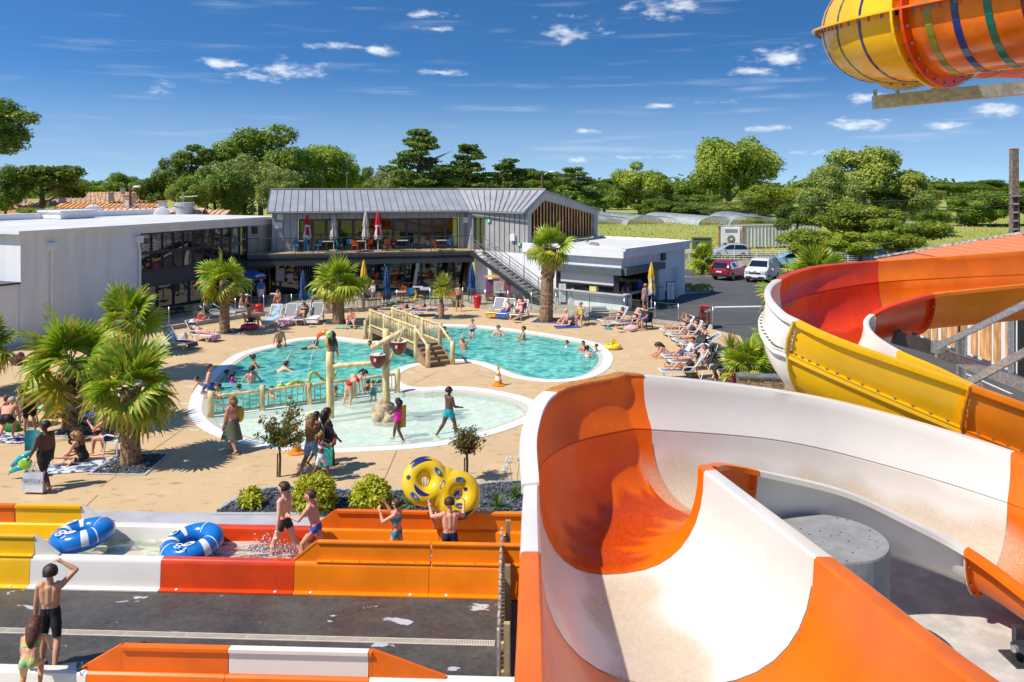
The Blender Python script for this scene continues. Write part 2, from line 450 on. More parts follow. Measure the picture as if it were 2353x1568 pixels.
def strip_mat():
    m,nt,b,N,L = nodes_mat('worn_grey_paint')
    f1,_ = noise_node(nt,1.2,4,.6)
    c = mixc(nt,f1,(.40,.40,.42),(.48,.48,.50))
    f2,_ = noise_node(nt,3.1,6,.6,(1,2.2,1),lo=.665,hi=.68)
    c = mixc(nt,f2,c,(.06,.06,.065))
    L(c,b.inputs['Base Color']); b.inputs['Roughness'].default_value = .55; return m
def asphalt_mat():
    m,nt,b,N,L = nodes_mat('asphalt')
    f1,_ = noise_node(nt,.25,5,.6); f2,h = noise_node(nt,60,2,.6)
    c = mixc(nt,f1,(.062,.061,.062),(.10,.097,.094)); c = mixc(nt,.4,c,mixc(nt,f2,(.04,.04,.042),(.14,.135,.13)))
    L(c,b.inputs['Base Color']); b.inputs['Roughness'].default_value = .8; bump(nt,h,.3,.008,b); return m
def field_mat():
    m,nt,b,N,L = nodes_mat('meadow')
    f1,_ = noise_node(nt,.09,6,.62,(1,.5,1),lo=.38,hi=.62); f2,h = noise_node(nt,2.2,6,.7,lo=.35,hi=.65)
    c = mixc(nt,f1,(.27,.33,.035),(.42,.36,.10)); c = mixc(nt,.5,c,mixc(nt,f2,(.16,.23,.02),(.46,.44,.10)))
    L(c,b.inputs['Base Color']); b.inputs['Roughness'].default_value = .9; bump(nt,h,.8,.2,b); return m
def water_mat(name,dark,light,scale,refl=1.,lo=.36,hi=.64,body=None,mixb=0.):
    m = bpy.data.materials.new(name); m.use_nodes = True; nt = m.node_tree; N = nt.nodes.new; L = nt.links.new
    nt.nodes.remove(nt.nodes['Principled BSDF']); out = nt.nodes['Material Output']
    f1,h1 = noise_node(nt,scale,4,.62,(1,1,1),lo,hi,1.6)
    f2,h2 = noise_node(nt,scale*.22,3,.5,(1,1,1),.38,.62)
    c = mixc(nt,f1,dark,light); c = mixc(nt,mixc(nt,.35,f2,(0,0,0)),c,dark)  # ripple tint stands in for caustics: bright and dark put into the colour
    t = N('ShaderNodeBsdfTransparent'); L(c,t.inputs[0])
    if body:
        df = N('ShaderNodeBsdfDiffuse'); L(mixc(nt,f1,*body),df.inputs[0]); mb_ = N('ShaderNodeMixShader'); mb_.inputs[0].default_value = mixb; L(t.outputs[0],mb_.inputs[1]); L(df.outputs[0],mb_.inputs[2]); t = mb_
    g = N('ShaderNodeBsdfGlossy'); g.inputs['Roughness'].default_value = .04
    bp = N('ShaderNodeBump'); bp.inputs['Strength'].default_value = .55; bp.inputs['Distance'].default_value = .05; L(h1,bp.inputs['Height']); L(bp.outputs[0],g.inputs['Normal'])
    fr = N('ShaderNodeFresnel'); fr.inputs[0].default_value = 1.33; L(bp.outputs[0],fr.inputs['Normal'])
    fk = N('ShaderNodeMath'); fk.operation = 'MULTIPLY'; fk.inputs[1].default_value = refl; L(fr.outputs[0],fk.inputs[0])
    mx = N('ShaderNodeMixShader'); L(fk.outputs[0],mx.inputs[0]); L(t.outputs[0],mx.inputs[1]); L(g.outputs[0],mx.inputs[2]); L(mx.outputs[0],out.inputs[0])
    MATS[name] = m; return m
DECK = deck_mat(); WET = wet_mat(); ASPH = asphalt_mat(); FIELD = field_mat(); STRIP = strip_mat()
WATER = water_mat('pool_water',(.10,.66,.62),(.82,1,.96),1.5,.6,body=((.01,.34,.32),(.36,.92,.80)),mixb=.56)
WATER_S = water_mat('wading_water',(.80,.92,.88),(1,1,.98),2.4,.7,body=((.56,.70,.60),(.90,.94,.84)),mixb=.4)
POOL_T = mat('pool_liner',(.36,.80,.78),.5,var=.05,scale=1.)
POOL_S = mat('pale_pool_floor',(.84,.88,.80),.6,var=.06,scale=1.5)
COPE_W = mat('white_overflow_grille',(.78,.78,.78),.6,var=.05,scale=30)
COPE_C = mat('cream_coping',(.56,.51,.42),.7,var=.08,scale=8)
TERR = mat('terrace_concrete',(.40,.345,.265),.85,var=.12,scale=.8,bump=.1,bscale=90)

deep_px = [(432,945),(440,909),(453,889),(486,856),(534,819),(578,803),(622,793),(666,780.5),(721,775),(765,774),(798,777),(842,783),
           (895,781),(935,766),(970,752),(1007,746.5),(1081,747.5),(1147,753),(1235,764),(1323,778),(1379,791),(1400,808),(1409,823),
           (1400,845),(1374,863),(1330,875),(1264,879),(1191,870.6),(1154,860),(1125,848),(1103,839),(1070,832),(1031,831),(966,840),
           (939,848),(921,859),(916,872)]
wade_px = [(932,886),(961,892),(1005,890),(1060,889),(1125,896),(1191,909),(1232,924),(1250,945),(1234,961),(1178,985),(1112,1005),(1031,1023),(914,1035),
           (804,1040),(776,1041),(688,1039),(622,1031),(556,1020),(512,1008),(468,989),(442,967)]
pool_outline = catmull([G(*p) for p in deep_px+wade_px],5)
pool_outline = resample(pool_outline,.45,closed=True)
# orientation: make it counter-clockwise so that "left" is inwards
_ar = sum(a.x*b.y-b.x*a.y for a,b in zip(pool_outline,pool_outline[1:]+pool_outline[:1]))
if _ar < 0: pool_outline.reverse()
FA,FB = G(478,958),G(922,899)                          # the low wall and fence between the two basins
fdir = (FB-FA).normalized(); fn_ = Vector((-fdir.y,fdir.x,0))

def far_pts(n,r): return [(r*math.cos(2*math.pi*i/n),r*math.sin(2*math.pi*i/n)) for i in range(n)]
hole_big = offset(pool_outline,-.3)
o = flat(far_pts(48,3000),[hole_big],-.03,[(x,y) for x in range(-60,200,40) for y in range(60,220,40)]).build('ground',FIELD,origin=False); struct(o)
deck_back = [(-400,960),(-120,842),(100,770),(330,776),(388,760),(469,746),(541,734),(606,727),(753,722),(834,717),(912,712),(988,709),(1063,705),
             (1115,711),(1221,719),(1277,722),(1354,728),(1434,735),(1505,745),(1559,750),(1638,757),(1700,772)]
DB = [G(*p) for p in deck_back]
deck_poly = [G(1790,900),Vector((12.5,25,0)),Vector((12.5,18.7,0)),Vector((-34,19.6,0)),Vector((-34,26,0))]+DB
o = flat(deck_poly,[pool_outline],0.).build('pool_deck',DECK,origin=False); struct(o)
# deck expansion joints
JO = mat('joint_line',(.20,.14,.08),.9)
for a,b in (((230,1120),(430,980)),((912,1036),(872,1128)),((185,1176),(225,1138)),((955,880),(1010,852)),((1100,862),(1160,875))):
    A,B = G(*a),G(*b); mb = MB(); d = (B-A).normalized(); n = Vector((-d.y,d.x,0))*.012
    mb.quad(*[tuple(v+Vector((0,0,.004))) for v in (A-n,B-n,B+n,A+n)]); struct(mb.build('deck_joint',JO))
LIDL = ['small pale lid in the deck ' + q for q in ('behind the man on the pool edge','left of the kneeling boy','in front of the log fence left end','left of the slim man on the pool edge','above the man on the pool edge','on the island left of the bridge steps','on the island near the wading pool','on the island below the right pool','right of the right pool end','above the baby float')]
LID = mat('pale_lid',(.62,.56,.44),.7)
for k,(x,y) in enumerate(((437,890),(424,928),(447,989),(538,803),(490,854),(944,857),(1013,889),(1112,851),(1405,852),(1380,790))):
    c = G(x,y); tag(MB().box((c.x,c.y,.006),(.34,.18,.012),rz=random.uniform(-.3,.3)).build('skimmer_lid',LID),
                     LIDL[k],'lid','pale lids round the pool')
# terrace behind the glass balustrade, asphalt car park, wet splash zone, concrete strip, slab under the slide
o = flat([p for p in DB[3:-5]]+[G(1440,715),Vector((3,56,0)),Vector((-2,66,0)),Vector((-26,62,0)),Vector((-30,48,0))],[],-.005).build('terrace',TERR,origin=False); struct(o)
o = flat([Vector(p) for p in ((4,20,0),(60,20,0),(60,74,0),(10,74,0),(6,62,0),(6,40,0))],[],-.014).build('car_park',ASPH,origin=False); struct(o)
o = flat([Vector(p) for p in ((-34,3,0),(1.2,3,0),(1.2,18.9,0),(-34,19.85,0))],[],.004).build('splash_floor',WET,origin=False); struct(o)
o = flat([G(188,1174),G(745,1184),G(745,1212),G(188,1204)],[],.009).build('concrete_strip',STRIP,origin=False); struct(o)
o = flat([Vector(p) for p in ((1.2,3,0),(17,3,0),(17,18.7,0),(1.2,18.7,0))],[],.008).build('concrete_slab',CONC,origin=False); struct(o)
# coping: a white overflow grille with a cream lip, broken where the two basins meet
mbw = MB(); mbc = MB()
n = len(pool_outline); o0 = pool_outline; o1 = offset(o0,.44); o2 = offset(o0,.64)
rib = None
for i in range(n):
    j = (i+1) % n
    mbw.quad((o0[i].x,o0[i].y,.02),(o0[j].x,o0[j].y,.02),(o1[j].x,o1[j].y,.008),(o1[i].x,o1[i].y,.008))
    mbc.quad((o1[i].x,o1[i].y,.008),(o1[j].x,o1[j].y,.008),(o2[j].x,o2[j].y,-.03),(o2[i].x,o2[i].y,-.03))
    mbc.quad((o2[i].x,o2[i].y,-.03),(o2[j].x,o2[j].y,-.03),(o2[j].x,o2[j].y,-.35),(o2[i].x,o2[i].y,-.35))
    mbw.quad((o0[i].x,o0[i].y,-.02),(o0[j].x,o0[j].y,-.02),(o0[j].x,o0[j].y,.02),(o0[i].x,o0[i].y,.02))
cope = thing('pool_coping','white overflow grille with cream lip running round the curved pool','coping',(0,30,0))
mbw.build('grille',COPE_W,cope); mbc.build('lip',COPE_C,cope)
# basins: the deep one behind the fence line, the wading one in front
_dc = resample(catmull([G(*p) for p in [(430,955)]+deep_px+[(922,893)]],5,False),.5)
_wc = resample(catmull([G(*p) for p in [(918,880)]+wade_px+[(430,945)]],5,False),.5)
deep_poly = [FA,FB]+list(reversed(offset(_dc,-.36,False)[3:-3]))
wade_poly = [FB,FA]+list(reversed(offset(_wc,-.36,False)[3:-3]))
struct(flat(deep_poly,[],-.055).build('pool_water',WATER,origin=False))
struct(flat(wade_poly,[],-.05).build('wading_pool_water',WATER_S,origin=False))
struct(flat(deep_poly,[],-1.15).build('pool_floor',POOL_T,origin=False))
struct(flat(wade_poly,[],-.22).build('wading_pool_floor',POOL_S,origin=False))
mb = MB()
for i in range(n):
    j = (i+1) % n; mb.quad((o1[i].x,o1[i].y,-1.2),(o1[j].x,o1[j].y,-1.2),(o1[j].x,o1[j].y,-.06),(o1[i].x,o1[i].y,-.06))
struct(mb.build('pool_wall',POOL_T,origin=False))
mb = MB(); mb.bar(FA+Vector((0,0,-.6)),FB+Vector((0,0,-.6)),.3,1.14); struct(mb.build('basin_wall',POOL_S,origin=False))
# drainage grille in the wet floor: slotted pieces laid end to end
GR_M = mat('cream_grille',(.62,.55,.45),.7,var=.05)
mb = MB(); mb.box((0,0,.006),(.98,.16,.012))
gr_me = mb.mesh('grille_piece',GR_M)
mb = MB()
for k in range(38): mb.box((-.47+k*.0254,0,.0125),(.011,.12,.003))
gs_me = mb.mesh('grille_slots',mat('slot_dark',(.16,.13,.10),.9))
ga,gb = G(-120,1447),G(1137,1480)
drain = thing('drain_grille','long cream slotted drain grille across the dark wet floor','drain',(ga+gb)/2+Vector((0,0,.005)),math.atan2(gb.y-ga.y,gb.x-ga.x))
Lg = (gb-ga).length; ng = int(Lg)
for k in range(ng):
    pc = inst(gr_me,drain,((k+.5)*Lg/ng-Lg/2,0,0),(0,0,0),(Lg/ng/.985,1,1),name='grille_piece'); inst(gs_me,pc,name='slots')
# slate chip beds
CHIP = mat('slate_chips',(.075,.085,.10),.55,var=.5,scale=3)
CHIP2 = mat('rusty_chips',(.16,.15,.14),.6,var=.4,scale=5)
def chips(poly,name,label,count,s=.05,z=.0,edge=True):
    xs = [p[0] for p in poly]; ys = [p[1] for p in poly]; c = Vector((sum(xs)/len(xs),sum(ys)/len(ys),z))
    t = thing('slate_bed',label,'gravel bed',c)
    f = flat(poly,[],z+.012); f.build('bed',CHIP,t)
    mb = MB(); k = 0; tries = 0
    while k < count and tries < count*20:
        tries += 1; x = random.uniform(min(xs),max(xs)); y = random.uniform(min(ys),max(ys))
        if not inside(poly,x,y): continue
        k += 1; mb.cur = 1 if random.random() < .2 else 0
        a = random.uniform(.5,1.4)*s; b = a*random.uniform(.4,.8); h = s*random.uniform(.15,.4)
        m = Matrix.Rotation(random.uniform(0,6.28),3,'Z') @ Matrix.Rotation(random.uniform(-.5,.5),3,'X') @ Matrix.Rotation(random.uniform(-.5,.5),3,'Y')
        mb.box((x,y,z+.02+random.random()*.03),(a*1.6,b*1.6,h),mtx=m,taper=.75)
    q = mb.build('chips',[CHIP,CHIP2],t); q['kind'] = 'stuff'
    if edge:
        me = MB(); cl = [Vector((p[0],p[1],0)) for p in poly]
        if sum(a.x*b.y-b.x*a.y for a,b in zip(cl,cl[1:]+cl[:1])) < 0: cl.reverse()
        ou = offset(cl,-.13); k = len(cl)
        for i in range(k):
            j = (i+1) % k
            me.quad((cl[i].x,cl[i].y,z+.03),(ou[i].x,ou[i].y,z+.03),(ou[j].x,ou[j].y,z+.03),(cl[j].x,cl[j].y,z+.03))
            me.quad((ou[i].x,ou[i].y,z-.01),(ou[j].x,ou[j].y,z-.01),(ou[j].x,ou[j].y,z+.03),(ou[i].x,ou[i].y,z+.03))
            me.quad((cl[j].x,cl[j].y,z-.01),(cl[i].x,cl[i].y,z-.01),(cl[i].x,cl[i].y,z+.03),(cl[j].x,cl[j].y,z+.03))
        me.build('edging',CONC_G,t)
    return t
bed_px = [(497,1180),(525,1160),(560,1140),(600,1127),(650,1121),(720,1122),(780,1127),(850,1133),(930,1130),(1030,1122),(1120,1113),(1195,1107),(1250,1112),(1250,1178),(770,1180)]
chips([G(*p) for p in bed_px],'slate_bed','long curved bed of dark slate chips behind the orange lane',2600,.05)
SQ = [((212,1089),(270,1047),(382,1047),(330,1091),'square slate bed round the foremost thick palm',900),
      ((122,1002),(160,975),(262,975),(232,1004),'slate bed round the palm behind the black pushchair',420),
      ((490,769),(520,756),(568,757),(540,771),'slate bed round the palm behind the swimming pool left end',220),
      ((748,747),(742,738),(800,737),(812,747),'slate bed round the palm left of the bridge',160),
      ((994,734),(1002,727),(1036,728),(1034,736),'small slate bed round the thin round-headed palm',110),
      ((1221,742),(1240,730),(1296,732),(1282,745),'slate bed round the tall ragged palm by the snack kiosk',240)]
for a,b,c,d,lab,cnt in SQ: chips([G(*p) for p in (a,d,c,b)],'slate_bed',lab,cnt,.05)
# ------------------------------------------------------------------ buildings
BEIGE_P = mat('beige_panel',(.46,.40,.34),.7,var=.04)
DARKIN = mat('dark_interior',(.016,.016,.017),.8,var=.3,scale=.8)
INWOOD = mat('interior_wood',(.22,.12,.05),.7,var=.3,scale=2)
ROOFW = mat('white_roof_membrane',(.66,.65,.62),.7,var=.06,scale=.5)
SHUT = mat('roller_shutter',(.70,.70,.70),.4,var=.03)
def wallbox(mb,A,B,z0,z1,th=.25):
    """upright slab whose outer face runs A->B, thickness to the left of travel"""
    A = Vector(A); B = Vector(B); d = (B-A).normalized(); n = Vector((-d.y,d.x,0))*th
    mb.prism([(A.x,A.y),(B.x,B.y),(B.x+n.x,B.y+n.y),(A.x+n.x,A.y+n.y)],z0,z1); return mb
def pane_row(parent,A,u,t0,t1,z0,z1,n,th=.06,out=None,glass=WINDOW,frame=ANTHR,fw=.07,name='window'):
    """glazing as separate windows: each a pane with its own frame"""
    for k in range(n):
        a = A+u*(t0+(t1-t0)*k/n); b = A+u*(t0+(t1-t0)*(k+1)/n)
        f = MB(); o = out or Vector((0,0,0)); a2,b2 = a+o,b+o
        f.bar(a2+Vector((0,0,z0+fw/2)),b2+Vector((0,0,z0+fw/2)),th,fw); f.bar(a2+Vector((0,0,z1-fw/2)),b2+Vector((0,0,z1-fw/2)),th,fw)
        for p,s_ in ((a2,1),(b2,-1)):
            q = p+u*(s_*(fw/2+.002)); f.bar(q+Vector((0,0,z0+fw)),q+Vector((0,0,z1-fw)),fw,th)
        w = f.build(name,frame,parent)
        i0,i1 = a2+u*fw,b2-u*fw
        MB().quad(i0+Vector((0,0,z0+fw)),i1+Vector((0,0,z0+fw)),i1+Vector((0,0,z1-fw)),i0+Vector((0,0,z1-fw))).build('pane',glass,w)
def lamp_box(parent,c,n,s=(.34,.34,.18),name='wall_lamp'):
    m = Matrix.Rotation(math.atan2(n[1],n[0])+math.pi/2,3,'Z')
    q = MB().box(c,(s[0],s[2],s[1]),mtx=m).build(name,W_PAINT,parent); return q

# ---- kiosk
C0 = Vector((6.9,50.3,0)); KU = Vector((-.787,.617,0)); KV = Vector((.617,.787,0)); KH = 3.78; KIN = -KU.cross(Vector((0,0,1)))
def K(u,v,z=0): return C0+KU*u+KV*v+Vector((0,0,z))
kiosk = thing('snack_kiosk','white flat-roofed snack kiosk with dark awning band and half open shutter','kiosk',K(3,4))
w = MB()
# solid back part (rear half) and the counter bay at the front corner
w.prism([K(0,5.0)[:2],K(0,9.0)[:2],K(7.6,9.0)[:2],K(7.6,5.0)[:2]],0,KH-.5)
w.prism([K(5.0,0)[:2],K(5.0,5.0)[:2],K(7.65,5.0)[:2],K(7.65,0)[:2]],0,KH-.5)
w.prism([K(-.25,-.25)[:2],K(-.25,.05)[:2],K(5.0,.05)[:2],K(5.0,-.25)[:2]],0,.96)
w.prism([K(-.25,.05)[:2],K(-.25,.9)[:2],K(.05,.9)[:2],K(.05,.05)[:2]],0,.96)
w.prism([K(.0,.0)[:2],K(.0,5.0)[:2],K(5.0,5.0)[:2],K(5.0,.0)[:2]],2.62,KH-.5)
w.build('wall',W_WALL,kiosk)
w = MB(); w.prism([K(-.35,-.35)[:2],K(-.35,9.05)[:2],K(7.6,9.05)[:2],K(7.6,-.35)[:2]],KH-.5,KH-.06)
w.build('fascia',W_WALL,kiosk)
w = MB(); w.prism([K(-.1,-.1)[:2],K(-.1,8.8)[:2],K(7.5,8.8)[:2],K(7.5,-.1)[:2]],KH-.06,KH-.02); rf = w.build('roof',ROOFW,kiosk)
w = MB()
for a,b in ((K(-.35,-.35),K(-.35,9.05)),(K(-.35,-.2),K(7.6,-.2)),(K(-.2,8.95),K(7.6,8.95))):
    w.bar(a+Vector((0,0,KH+.03)),b+Vector((0,0,KH+.03)),.3,.17)
w.build('parapet',W_WALL,rf)
m = MB()
for k in range(4): p = K(1+k*1.6,8.6,KH+.12); m.tube([p,p+KU*1.2],.03,6)
m.build('roof_rail',GALV,rf)
m = MB(); m.tube([K(4.6,3.0,KH+.16),K(4.6,3.3,KH+.16)],.09,8); m.tube([K(3,2,KH+.05),K(3.7,2.3,KH+.05)],.16,8); m.build('roof_vent',GALV,rf)
m = MB(); m.bar(K(-.3,-.28,2.42),K(5.0,-.28,2.42),.5,.42); m.bar(K(-.28,-.28,2.421),K(-.28,5.0,2.421),.5,.424); m.build('awning_band',mat('slate_blue_band',(.09,.115,.13),.5),kiosk)
m = MB()
for k in range(13): m.bar(K(.5,-.12,2.17-k*.055),K(4.55,-.12,2.17-k*.055),.02,.047)
m.build('roller_shutter',SHUT,kiosk)
m = MB(); m.bar(K(.5,-.15,1.43),K(4.55,-.15,1.43),.05,.07)
for u in (.28,4.75): m.bar(K(u,-.12,.96),K(u,-.12,2.2),.34 if u < 1 else .3,.12)
m.bar(K(2.6,-.1,1.2),K(2.6,-.1,1.4),.05,.05); m.build('shutter_frame',ANTHR,kiosk)
m = MB(); m.bar(K(-.6,-.42,.99),K(5.2,-.42,.99),.5,.05); m.build('counter',CONC_G,kiosk)
m = MB(); m.bar(K(-.28,.2,.99),K(-.28,4.8,.99),.5,.05); m.build('counter',CONC_G,kiosk)
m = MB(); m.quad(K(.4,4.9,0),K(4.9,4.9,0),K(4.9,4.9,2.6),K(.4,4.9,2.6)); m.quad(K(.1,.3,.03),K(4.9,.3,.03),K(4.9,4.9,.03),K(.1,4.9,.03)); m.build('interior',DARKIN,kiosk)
m = MB(); m.bar(K(1.2,4.0,1.0),K(4.6,4.0,1.0),.6,.9); m.bar(K(.6,1.2,.7),K(4.0,1.2,.7),.5,.5); m.build('worktop',mat('brushed_inox',(.4,.4,.4),.35,metal=.6),kiosk)
m = MB(); m.box(K(2,-.05,1.18),(.5,.3,.3),rz=-.66); m.build('menu_card',mat('card_yellow',(.75,.6,.2),.6),kiosk)
lamp_box(kiosk,K(-.05,5.5,2.95)-KU*.05,-KU,(.5,.5,.15)).data.materials[0] = ANTHR
dr = MB().bar(K(-.02,6.9,0) ,K(-.02,6.9,2.1),.9,.06).build('door',mat('pale_door',(.6,.62,.66),.5),kiosk)
MB().box(K(-.1,6.55,1.05),(.04,.12,.03)).build('handle',GALV,dr)
m = MB(); m.tube([K(6.1,-.12,0),K(6.1,-.12,3.2)],.05,8); m.build('downpipe',W_PAINT,kiosk)

# ---- main building: long roof, deck, gable wing over the kiosk's back
MU = Vector((.979,.204,0)); MN = Vector((.204,-.979,0))          # along the facade,and out of it
M0 = Vector((-16.6,55.8,0))                                        # front left corner of the upper wall
DK = 3.2
FOLD = Vector((-3.38,58.5,0)); ML = (FOLD-M0).dot(MU)
def Mp(t,o=0.,z=0.): return M0+MU*t+MN*o+Vector((0,0,z))
G0 = K(7.7,0)
main = thing('main_building','long grey zinc clad building with pitched seamed roof and first floor terrace','building',Mp(7,-3))
w = MB()
wallbox(w,Mp(0),Mp(1.55),DK,6.0); wallbox(w,Mp(13.0),Mp(ML),DK,6.0)
wallbox(w,Mp(1.55,.0),Mp(13.0,.0),5.45,6.0)
wallbox(w,FOLD,FOLD.lerp(G0,.13),DK,6.0); wallbox(w,FOLD.lerp(G0,.33),G0,DK-.05,6.0); wallbox(w,FOLD.lerp(G0,.13),FOLD.lerp(G0,.33),5.55,6.0)
w.prism([Mp(0)[:2],Mp(0,-.25)[:2],Mp(0,-9)[:2],Mp(-.2,-9)[:2],Mp(-.2)[:2]],DK,6.0)
w.build('upper_wall',GREY_CLAD,main)
# seams of the wall cladding
sm = MB().box((0,0,0),(.028,.05,1)).mesh('wall_seam',SEAM)
def seams(A,B,z0,z1,step=.46,nrm=MN):
    A = Vector(A); B = Vector(B); L_ = (B-A).length; k = max(1,round(L_/step))
    for i in range(k+1):
        p = A.lerp(B,i/k)+Vector(nrm)*.02
        inst(sm,main,p-main.location+Vector((0,0,(z0+z1)/2)),(0,0,math.atan2((B-A).y,(B-A).x)),(1,1,z1-z0),'wall_seam')
KN = -KV
seams(Mp(.1),Mp(1.5),DK,5.98); seams(Mp(13.05),Mp(ML-.1),DK,5.98); seams(Mp(1.9),Mp(12.8),5.47,5.98)
seams(FOLD.lerp(G0,.34),G0-KU*.06,DK,5.98,nrm=KN); seams(FOLD.lerp(G0,.02),FOLD.lerp(G0,.11),DK,5.98,.4,nrm=KN)
# roof: front slope, back slope, both bends
EV = 6.02; RZ = 7.52
ea,eb,ec = Mp(-.5,.45,EV),FOLD+Vector((.25,-.45,EV)),G0+(KN*.45)-KU*.35+Vector((0,0,EV))
ra,rb,rc = Mp(-.5,-2.3,RZ),FOLD+Vector((-.75,2.25,RZ)),G0+KV*2.05-KU*.35+Vector((0,0,RZ))
ba,bb,bc = Mp(-.5,-9.3,EV-.1),FOLD+Vector((-.4,9.5,EV-.1)),G0+KV*9.3-KU*.35+Vector((0,0,EV-.1))
w = MB()
def slab(a,b,c,d,th=.16):
    n = (b-a).cross(d-a).normalized()*th
    w.add([a,b,c,d,a-n,b-n,c-n,d-n],[(0,1,2,3),(7,6,5,4),(0,4,5,1),(1,5,6,2),(2,6,7,3),(3,7,4,0)])
slab(ea,eb,rb,ra); slab(eb,ec,rc,rb); slab(ra,rb,bb,ba); slab(rb,rc,bc,bb)
roof = w.build('roof',ROOF_ZINC,main)
rs = MB().box((0,0,.5),(.035,.045,1)).mesh('roof_seam',SEAM)
def roof_seams(e0,e1,r0,r1,k):
    for i in range(k+1):
        a = e0.lerp(e1,i/k); b = r0.lerp(r1,i/k); d = b-a
        o = inst(rs,roof,a-main.location+Vector((0,0,.02)),d.to_track_quat('Z','Y').to_euler(),(1,1,d.length),'roof_seam')
roof_seams(ea,eb,ra,rb,28); roof_seams(eb,ec,rb,rc,13)
w = MB(); w.tube([ra+Vector((0,0,.03)),rb+Vector((0,0,.03)),rc+Vector((0,0,.03))],.07,6); w.build('ridge_cap',SEAM,roof)
w = MB(); gut = Vector((0,0,-.1)); w.tube([ea+MN*.05+gut,eb+(MN+KN)*.03+gut,ec+KN*.05+gut],.075,8); w.build('gutter',SEAM,roof)
# gable end with larch fins
gz = lambda s: 6.0+(RZ-6.1)*(s/2.05) if s < 2.05 else RZ-.1-(RZ-.2-5.9)*(s-2.05)/(9.06-2.05)
w = MB()
prof = [(0,KH+.12),(9.06,KH+.12),(9.06,gz(9.06)),(2.05,gz(2.05)),(0,gz(0))]
inn = [(.42,KH+.16),(8.6,KH+.16),(8.6,gz(8.6)-.5),(2.05,gz(2.05)-.62),(.42,gz(.42)-.45)]
go = lambda s,z,o=0.: G0+KV*s-KU*o+Vector((0,0,z))
for k in range(5):
    a,b,c,d = prof[k],prof[(k+1) % 5],inn[(k+1) % 5],inn[k]
    q = [go(*a,.3),go(*b,.3),go(*c,.3),go(*d,.3),go(*a,-.1),go(*b,-.1),go(*c,-.1),go(*d,-.1)]
    w.add(q,[(0,1,2,3),(7,6,5,4),(0,4,5,1),(3,2,6,7)])
w.build('gable_frame',GREY_CLAD,main)
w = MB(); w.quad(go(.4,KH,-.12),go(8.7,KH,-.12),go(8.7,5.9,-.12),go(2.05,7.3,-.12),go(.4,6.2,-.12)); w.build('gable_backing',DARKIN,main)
for i in range(21):
    s_ = .62+i*.39; top = min(gz(s_)-.5,gz(s_)); 
    w = MB(); w.bar(go(s_,KH+.17,.12),go(s_,top,.12),.085,.26); w.build('fin',PLANK,main)
    if i % 4 == 1: w = MB(); w.bar(go(s_+.2,KH+.2,-.05),go(s_+.2,top-.1,-.05),.16,.02); w.build('glimpse_pane',WINDOW,main)
# glazed front of the first floor, door, lamps, signs
pane_row(main,Mp(0,-.12),MU,1.6,12.95,DK+.05,5.42,12,fw=.09)
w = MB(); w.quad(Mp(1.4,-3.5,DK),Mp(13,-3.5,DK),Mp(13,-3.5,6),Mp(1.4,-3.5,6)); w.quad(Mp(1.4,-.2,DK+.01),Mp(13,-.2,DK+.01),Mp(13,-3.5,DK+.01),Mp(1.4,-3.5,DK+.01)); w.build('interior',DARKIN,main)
w = MB()
for k in range(6): w.bar(Mp(2+k*1.9,-2.9,DK+1.0),Mp(3.2+k*1.9,-2.9,DK+1.0),.6,.06); w.bar(Mp(2+k*1.9,-3.3,DK+1.6+.1*(k % 3)),Mp(3.4+k*1.9,-3.3,DK+1.6+.1*(k % 3)),.1,.5)
w.build('interior_furniture',INWOOD,main)
d0,d1 = FOLD.lerp(G0,.14),FOLD.lerp(G0,.32)
pane_row(main,d0+KV*.2,(d1-d0).normalized(),0,(d1-d0).length,DK+.02,5.5,2,name='door')
for t,z in ((.35,5.62),(.3,5.05),(13.5,5.3),(14.1,5.75)): lamp_box(main,Mp(t,.1,z),MN,(.42,.42,.2))
for t,z in ((.42,5.3),(.93,3.75)):
    c = FOLD.lerp(G0,t)+KN*.07+Vector((0,0,z)); q = MB().box(c,(.3,.05,.26),rz=math.atan2(-KU.y,-KU.x)).build('exit_sign',mat('exit_green',(.05,.42,.25),.5),main)
    MB().box(c+KN*.035,(.14,.01,.16),rz=math.atan2(-KU.y,-KU.x)).build('pictogram',W_PAINT,q)
lamp_box(main,FOLD.lerp(G0,.83)+KN*.1+Vector((0,0,4.2)),KN,(.4,.45,.2)); lamp_box(main,Mp(14.0,.06,3.55),MN,(.14,.16,.1))
# terrace deck slab with fascia
BL,BR = Vector((-17.8,53.6,0)),Vector((-2.66,56.7,0))
w = MB(); w.prism([BL[:2],BR[:2],(FOLD+Vector((.6,-.6,0)))[:2],FOLD[:2],Mp(0)[:2],(-18.4,55.6)],DK-.12,DK); w.build('terrace_floor',mat('terrace_boards',(.45,.33,.20),.8,var=.15,scale=2),main)
w = MB(); bd = (BR-BL).normalized(); wallbox(w,BL,BR,DK-.82,DK-.02,.25); wallbox(w,BR,FOLD+Vector((.5,-.5,0)),DK-.82,DK-.02,.2); w.build('deck_fascia',DKBLUE,main)
w = MB(); w.prism([BL[:2],BR[:2],(FOLD+Vector((.6,-.6,0)))[:2],Mp(0,-4)[:2],(-18.4,59)],DK-.5,DK-.3); w.build('deck_soffit',DARKIN,main)
